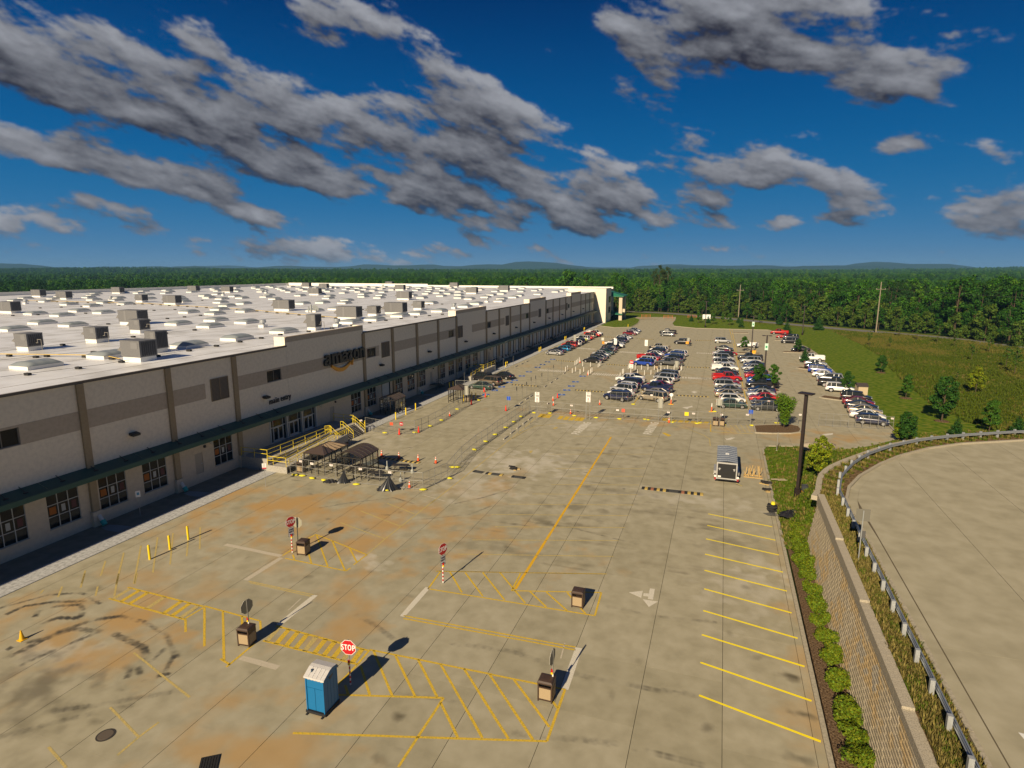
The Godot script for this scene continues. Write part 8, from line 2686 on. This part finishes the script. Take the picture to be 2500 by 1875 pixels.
# depth (metres ahead) at which the wood begins, by photograph column
func wood_front(u: float) -> float:
	var t := [[-600, 430], [0, 345], [500, 330], [1000, 345], [1290, 345], [1335, 305], [1400, 292], [1500, 306], [1600, 318], [1680, 312], [1760, 290], [1850, 272], [2000, 246], [2150, 226], [2260, 212], [2350, 198], [2500, 174], [3200, 130]]
	for i in t.size() - 1:
		if u <= t[i + 1][0]: return lerpf(t[i][1], t[i + 1][1], (u - t[i][0]) / float(t[i + 1][0] - t[i][0]))
	return 130.0
func ahead(u: float, depth: float) -> Vector3:
	var d := ray(u, 657.0)
	var fw := Vector3(-sin(yaw), 0, -cos(yaw))
	return EYE + d * (depth / d.dot(fw))

func build_forest() -> void:
	var nz := FastNoiseLite.new()
	nz.seed = 4; nz.frequency = 0.00055; nz.fractal_octaves = 4
	var clump := FastNoiseLite.new()
	clump.seed = 17; clump.frequency = 0.012
	var r := RandomNumberGenerator.new()
	r.seed = 808
	var all := []
	# low scrub and young pines at the edge, then rows of taller trees
	for row in 9:
		var u := 1300.0 if row < 2 else -260.0
		while u < 2760.0:
			var front := wood_front(u)
			var dep := front + row * 7.5 + r.randf_range(-3.0, 3.0) + (0.0 if row else 2.0)
			var p := ahead(u, dep)
			var h := r.randf_range(5.0, 8.5) if row == 0 else (r.randf_range(8.0, 13.0) if row == 1 else r.randf_range(12.5, 18.0) + clump.get_noise_2d(p.x, p.z) * 5.0)
			if u < 1250.0: h = r.randf_range(9.0, 13.0)
			var kinds := ["scrub", "scrub", "oak2"] if row < 2 else ["oak", "oak2", "poplar", "oak", "pine", "oak2"]
			var key: String = kinds[r.randi() % kinds.size()]
			if clump.get_noise_2d(p.x * 2.0 + 500.0, p.z * 2.0) > 0.25 and row > 1: key = "pine"
			p.y = hill_height(p.x, p.z, nz) if p.length() > 330.0 else -0.2
			all.append([dep, key, p, h, r.randf() * TAU])
			u += 1480.0 / dep * r.randf_range(4.2, 7.0)
	all.sort_custom(func(a, b): return a[0] < b[0])
	var groups := {"scrub": "bushy young tree at the foot of the wood", "oak": "broad leafy tree in the wood beyond the road", "oak2": "dense dark green tree in the wood beyond the road", "poplar": "tall light green tree in the wood beyond the road", "pine": "dark narrow pine in the wood beyond the road"}
	var single := {}
	var many := {}
	for k in groups: single[k] = 0; many[k] = []
	for a in all:
		var seen: bool = true
		if seen and single[a[1]] < 150:
			single[a[1]] += 1
			tree("wood_" + {"scrub": "scrub", "oak": "oak", "oak2": "dense_tree", "poplar": "poplar", "pine": "pine"}[a[1]], a[1], groups[a[1]], a[2], a[3], a[4], {"scrub": "bushy trees at the foot of the wood", "oak": "broad trees of the wood", "oak2": "dense trees of the wood", "poplar": "light green trees of the wood", "pine": "pines of the wood"}[a[1]])
		else: many[a[1]].append([a[2], a[3], a[4]])
	for q in [[1627, 748, 23.5], [1607, 752, 24.5], [1595, 747, 21.5]]:
		tree("tall_pine", "tall_pine", "tall bare-trunked pine standing above the wood behind the entrance", G(q[0], q[1]), q[2], q[0] * 0.1, "tall pines above the wood")
	for q in [[1385, 22.0, 318], [1400, 21.0, 325], [1432, 20.0, 330], [1505, 20.5, 335], [1520, 19.5, 330], [2350, 19.5, 205], [2375, 20.0, 212], [2490, 17.5, 190]]:
		tree("crest_tree", "oak" if q[0] < 2000 else "oak2", "big round-crowned tree rising above the edge of the wood", ahead(q[0], q[2]) * Vector3(1, 0, 1), q[1], q[0] * 0.3, "big crowns above the wood")
	# the wood going on to the hills
	for band in [[400.0, 760.0, 8.0, 1.0], [760.0, 1700.0, 13.0, 1.35], [1700.0, 2600.0, 20.0, 1.7]]:
		var d: float = band[0]
		while d < band[1]:
			var u := -350.0
			while u < 2850.0:
				if d > wood_front(u) + 62.0:
					var p := ahead(u, d + r.randf_range(-0.5, 0.5) * band[2])
					p.y = hill_height(p.x, p.z, nz)
					var key: String = ["oak", "oak2", "poplar", "oak", "pine"][r.randi() % 5]
					if clump.get_noise_2d(p.x * 0.5, p.z * 0.5) > 0.2: key = "oak2" if r.randf() < 0.6 else "pine"
					many[key].append([p, r.randf_range(11.0, 17.0) * band[3], r.randf() * TAU])
				u += 1480.0 / d * band[2] * r.randf_range(0.75, 1.3)
			d += band[2] * 0.9
	for key in many:
		if many[key].is_empty(): continue
		var k: Array = tree_kinds[key]
		var mm := MultiMesh.new()
		mm.transform_format = MultiMesh.TRANSFORM_3D
		mm.mesh = k[0]
		mm.instance_count = many[key].size()
		for i in many[key].size():
			var m: Array = many[key][i]
			mm.set_instance_transform(i, Transform3D(Basis(Vector3.UP, m[2]).scaled(Vector3.ONE * (m[1] / k[2])), m[0]))
		var o := MultiMeshInstance3D.new()
		o.name = numbered("distant_wood")
		o.multimesh = mm
		add_child(o)
		o.set_meta("kind", "stuff")
		tag(o, {"oak": "broad-crowned trees of the distant wood reaching to the hills", "oak2": "dark dense trees of the distant wood reaching to the hills", "poplar": "light green trees of the distant wood reaching to the hills", "pine": "dark pines scattered through the distant wood", "scrub": "low scrub along the distant wood edge"}[key], "wood")

func tufts(_grass: Material, _field: Material) -> void:
	# grass blades in clumps: the lawn edge, the bank, the strip on the wall and the meadow
	var proto := {}
	for q in [["green", Color(0.085, 0.13, 0.012), 0.22], ["straw", Color(0.2, 0.165, 0.05), 0.3], ["olive", Color(0.085, 0.12, 0.012), 0.5], ["rust", Color(0.145, 0.135, 0.028), 0.45]]:
		var b := MB.new()
		var r := RandomNumberGenerator.new()
		r.seed = int(q[2] * 100)
		for i in 16:
			var a := r.randf() * TAU
			var lean = Vector3(cos(a), 0, sin(a)) * q[2] * r.randf_range(0.25, 0.8)
			var s = Vector3(-sin(a), 0, cos(a)) * 0.02 * (1.0 + q[2])
			var o := Vector3(cos(a), 0, sin(a)) * r.randf() * 0.12
			var h := Vector3(0, q[2] * r.randf_range(0.6, 1.2), 0)
			var i0 := b.v.size()
			b.quad(o - s, o + s, o + s * 0.7 + h * 0.6 + lean * 0.4, o - s * 0.7 + h * 0.6 + lean * 0.4)
			b.tri(o - s * 0.7 + h * 0.6 + lean * 0.4, o + s * 0.7 + h * 0.6 + lean * 0.4, o + h + lean)
			var k := r.randf_range(0.7, 1.3)
			for j in range(i0, b.v.size()): b.c.append(Color(q[1].r * k, q[1].g * k, q[1].b * k))
		proto[q[0]] = b.mesh(leaf_material())
	var sets := [["bank_grass", "green", [], "short green grass growing on the bank behind the kerb"], ["dry_grass", "straw", [], "dry straw-coloured grass on the strip above the retaining wall"], ["meadow_grass", "olive", [], "olive green grass clumps of the meadow"], ["rust_grass", "rust", [], "rusty brown grass clumps of the meadow"], ["strip_grass", "green", [], "green weeds growing along the guardrail"]]
	rng.seed = 99
	for i in 9000:
		var a := rng.randi() % 55
		var j := rng.randi() % 12
		var p: Vector3 = bank[a][j].lerp(bank[a + 1][j + 1], rng.randf())
		sets[0 if rng.randf() < 0.72 else 1][2].append([p + Vector3(rng.randf_range(-0.2, 0.2), -0.02, rng.randf_range(-0.2, 0.2)), rng.randf_range(0.5, 1.2)])
	for i in 3600:
		var z := rng.randf_range(-51.0, -20.0)
		var p := Vector3(rng.randf_range(8.5, 9.9), COURT + 0.03, z)
		sets[1 if rng.randf() < 0.7 else 4][2].append([p, rng.randf_range(0.4, 1.1)])
	for i in 2600:
		var a := 1 + rng.randi() % 46
		var c := coping_line[a]
		var d := Vector2(c.x, c.y) + Vector2(1.0, 0.75).normalized() * rng.randf_range(0.3, 2.0)
		sets[4 if rng.randf() < 0.55 else 1][2].append([Vector3(d.x, COURT + 0.03, d.y), rng.randf_range(0.5, 1.5)])
	var fp := PackedVector2Array()
	for q in [[2041, 809.5], [2110, 840], [2158.6, 869.8], [2217, 928.5], [2290.8, 987], [2379, 1031], [2500, 1060]]: fp.append(P2(q[0], q[1], 0.06))
	for q in [[55.0, -93.0], [130.0, -100.0], [130, -176], [84, -198], [71, -223], [54, -239]]: fp.append(Vector2(q[0], q[1]))
	var grown := Geometry2D.offset_polygon(fp, 1.2)[0]
	var pick := FastNoiseLite.new()
	pick.seed = 71; pick.frequency = 0.035
	for i in 60000:
		var p := Vector2(rng.randf_range(20, 110), rng.randf_range(-242, -92))
		if not Geometry2D.is_point_in_polygon(p, grown): continue
		var w := pick.get_noise_2d(p.x, p.y) + rng.randf_range(-0.3, 0.3)
		var sel := 3 if w > 0.3 or p.y < -190.0 and w > 0.0 else (2 if w > -0.45 else 1)
		sets[sel][2].append([Vector3(p.x, 0.05, p.y), rng.randf_range(0.45, 1.3)])
	for s in sets:
		var mm := MultiMesh.new()
		mm.transform_format = MultiMesh.TRANSFORM_3D
		mm.mesh = proto[s[1]]
		mm.instance_count = s[2].size()
		for i in s[2].size(): mm.set_instance_transform(i, Transform3D(Basis(Vector3.UP, rng.randf() * TAU).scaled(Vector3.ONE * s[2][i][1]), s[2][i][0]))
		var o := MultiMeshInstance3D.new()
		o.name = numbered(s[0])
		o.multimesh = mm
		add_child(o)
		o.set_meta("kind", "stuff")
		tag(o, s[3], "grass")

func light_pole(label: String, at: Vector3, h: float, twin: bool, turn: float, banner: bool) -> Node3D:
	var t := thing("light_pole", label, "lamp post", at, turn)
	var dk := mat(0.022, 0.014, 0.012, 0.5)
	var b := MB.new()
	b.bx(-0.13, 0.13, 0.0, h, -0.13, 0.13)
	part(t, "pole", b.mesh(), dk)
	var c := MB.new()
	c.tube(Vector3(0, -0.3, 0), Vector3(0, 0.75, 0), 0.3, 0.3, 16)
	part(t, "footing", c.mesh(), mat(0.03, 0.022, 0.02, 0.9, 0.0, "grain", 1.0))
	for s in ([-1, 1] if twin else [1]):
		var l := MB.new()
		if twin:
			l.bx(s * 0.12, s * 0.3, h - 0.12, h - 0.05, -0.05, 0.05)
			l.bx(s * 0.3, s * 0.85, h - 0.16, h - 0.02, -0.22, 0.22)
		else: l.bx(-0.62, 0.62, h + 0.001, h + 0.12, -0.42, 0.42)
		part(t, "lamp_head", l.mesh(), dk)
	if banner:
		var p := MB.new()
		p.bx(-0.3, 0.3, h * 0.72, h * 0.72 + 1.25, 0.15, 0.18)
		var pl := part(t, "number_board", p.mesh(), mat(0.5, 0.66, 0.56, 0.6))
		var q := MB.new()
		q.bx(-0.16, 0.16, h * 0.72 + 0.4, h * 0.72 + 0.8, 0.182, 0.19)
		part(pl, "board_mark", q.mesh(), mat(0.03, 0.3, 0.12, 0.6))
	return t

func utility_pole(label: String, at: Vector3, h: float, arm: float) -> void:
	var t := thing("utility_pole", label, "utility pole", at, 0.35)
	var wd := mat(0.3, 0.26, 0.19, 0.9, 0.0, "grain", 1.0)
	var b := MB.new()
	b.tube(Vector3(0, -0.3, 0), Vector3(0, h, 0), 0.24, 0.15, 10)
	part(t, "pole", b.mesh(), wd)
	var c := MB.new()
	c.bar(Vector3(-1.7, arm, 0.2), Vector3(1.7, arm, 0.2), 0.12, 0.16)
	part(t, "crossarm", c.mesh(), wd)
	for x in [-1.5, 0.0, 1.5]:
		var i := MB.new()
		i.tube(Vector3(x, arm + 0.08, 0.2), Vector3(x, arm + 0.38, 0.2), 0.07, 0.05, 8)
		part(t, "insulator", i.mesh(), mat(0.4, 0.4, 0.38, 0.4))

func build_poles() -> void:
	var lp := slope_at(1946, 1211)
	light_pole("tall dark lamp post with a square head on the grass bank", lp, 22.0 * 253.0 / (1211.0 - 657.0) - 0.2, false, -0.5, false)
	var bx := thing("utility_box", "dark ground box with an orange cover at the foot of the lamp post", "utility box", lp + Vector3(0.75, -0.1, -0.3), 0.2)
	var a := MB.new()
	a.bx(-0.3, 0.3, 0, 0.55, -0.25, 0.15)
	part(bx, "orange_cover", a.mesh(), mat(0.75, 0.33, 0.01, 0.6))
	var c := MB.new()
	c.quad(Vector3(-0.35, 0.56, 0.2), Vector3(0.35, 0.56, 0.2), Vector3(0.25, 1.1, -0.45), Vector3(-0.25, 1.1, -0.45))
	c.bx(-0.28, 0.28, 0.05, 1.05, -0.5, -0.26)
	part(bx, "dark_lid", c.mesh(), mat(0.03, 0.035, 0.045, 0.6))
	light_pole("dark lamp post with a green and white number board before the black pickup", G(1863.5, 945.7), 9.9, true, 0.0, true)
	light_pole("dark lamp post with a green and white number board beside an orange box", G(1833.8, 862.5), 9.9, true, 0.0, true)
	light_pole("dark lamp post on the grass by the white entrance sign", G(1721.6, 799.0), 9.9, true, 0.0, false)
	light_pole("dark lamp post on the lawn beyond the last black SUV", G(1958.7, 818.0), 9.9, true, 0.0, false)
	var ob := MB.new()
	ob.bx(-0.4, 0.4, 0, 0.75, -0.3, 0.3)
	ob.bx(-0.44, 0.44, 0.75, 0.82, -0.34, 0.34)
	solo("grit_box", ob.mesh(), mat(0.75, 0.36, 0.01, 0.6), "orange storage box at the foot of the far lamp post", "box", G(1840, 863, 0.13), 0.1)
	var fl := MB.new()
	fl.bx(-0.5, 0.5, 0, 0.5, -0.3, 0.3)
	fl.bx(0.1, 0.6, 0.5, 0.85, -0.28, 0.28)
	solo("grit_box", fl.mesh(), mat(0.7, 0.4, 0.02, 0.6), "yellow and red box on the kerb of the lamp post island", "box", G(1853, 951, 0.13), 0.3)
	var u1 := G(2138, 814)
	var u2 := G(1802.5, 775.7)
	var u3 := ahead(1694, 372) * Vector3(1, 0, 1)
	utility_pole("tall weathered utility pole beside the access road at the meadow", u1, 17.7, 15.2)
	utility_pole("weathered utility pole beside the access road by the entrance", u2, 15.0, 12.5)
	utility_pole("distant utility pole among the trees behind the entrance", u3, 14.5, 13.5)
	var u0 := u1 + (u1 - u2) * 1.3
	for i in 3:
		var s := Vector3(cos(0.35), 0, -sin(0.35)) * (i - 1) * 1.5
		var b := MB.new()
		for q in [[u0, u1, 15.6, 15.6], [u1, u2, 15.6, 12.9], [u2, u3, 12.9, 13.9]]:
			var last := Vector3.ZERO
			for k in 13:
				var t := k / 12.0
				var p: Vector3 = q[0].lerp(q[1], t) + s
				p.y = lerpf(q[2], q[3], t) - sin(t * PI) * 1.2
				if k: b.tube(last, p, 0.012, -1, 4, false)
				last = p
		solo("power_line", b.mesh(), mat(0.05, 0.05, 0.05, 0.6), ["power line on the near arms of the utility poles", "power line on the middle of the utility pole arms", "power line on the far arms of the utility poles"][i], "power line")
	# shed on the lawn kerb, entrance sign, entrance barriers, post on the bank
	var sh := thing("utility_shed", "small beige shed with a dark brown roof on the lawn edge", "shed", G(2101, 967, 0.03), 0.1)
	var sw := MB.new()
	sw.bx(-0.75, 0.75, 0, 1.9, -1.0, 1.0)
	part(sh, "wall", sw.mesh(), mat(0.46, 0.38, 0.25, 0.9))
	var sr := MB.new()
	sr.quad(Vector3(-0.9, 1.85, 1.12), Vector3(0.9, 1.85, 1.12), Vector3(0.9, 2.35, -0.2), Vector3(-0.9, 2.35, -0.2))
	sr.quad(Vector3(-0.9, 2.35, -0.2), Vector3(0.9, 2.35, -0.2), Vector3(0.9, 1.85, -1.12), Vector3(-0.9, 1.85, -1.12))
	part(sh, "roof", sr.mesh(), mat(0.05, 0.04, 0.035, 0.8))
	var es := thing("entrance_sign", "white sign board on posts among small trees at the far entrance", "sign", G(1724.5, 782, 0.03), 0.1)
	var ep := MB.new()
	for x in [-1.4, 1.4]: ep.bx(x - 0.08, x + 0.08, 0, 2.4, -0.08, 0.08)
	part(es, "post", ep.mesh(), mat(0.5, 0.5, 0.48, 0.6))
	plate(es, "board", rect(3.3, 1.9), 0.1, mat(0.75, 0.74, 0.72, 0.6), Vector3(0, 1.6, 0.14))
	plate(es, "blue_mark", rect(0.5, 0.4), 0.01, mat(0.1, 0.3, 0.5, 0.6), Vector3(0.6, 1.4, 0.2))
	for q in [[1577, 775, "orange barrier at the far entrance by the left grass island"], [1631, 777, "orange barrier at the far entrance in the middle"], [1690, 776, "orange barrier at the far entrance by the right grass island"]]:
		var t := thing("barrier", q[2], "barrier", G(q[0], q[1]), 0.15)
		for y in [0.3, 0.75, 1.2]:
			var b := MB.new()
			b.bx(-2.0, 2.0, y - 0.05, y + 0.05, -0.03, 0.03)
			part(t, "rail", b.mesh(), mat(0.32, 0.1, 0.05, 0.8))
		for x in [-1.95, 0.0, 1.95]:
			var b := MB.new()
			b.bx(x - 0.06, x + 0.06, 0, 1.35, -0.06, 0.06)
			b.bx(x - 0.06, x + 0.06, 0, 0.06, -0.4, 0.4)
			part(t, "post", b.mesh(), mat(0.5, 0.12, 0.04, 0.7))
	var rp := slope_at(1896, 1100)
	var pb := MB.new()
	pb.tube(Vector3(0, -0.1, 0), Vector3(0, 2.3, 0), 0.04)
	var pt := thing("bare_post", "bare grey sign post at the tip of the grass bank", "post", rp)
	part(pt, "post", pb.mesh(), mat(0.3, 0.29, 0.26, 0.6, 0.3))
	var ft := MB.new()
	ft.tube(Vector3(0, -0.1, 0), Vector3(0, 0.06, 0), 0.12, 0.1, 10)
	part(pt, "footing", ft.mesh(), mat(0.4, 0.36, 0.28, 0.9))

func _ready() -> void:
	rng.seed = 1
	make_textures()
	make_environment()
	make_terrain()
	build_lot()
	build_land()
	build_apron()
	build_warehouse()
	build_rooftop()
	build_entry_ramp()
	build_objects()
	build_cars()
	build_poles()
	build_trees()
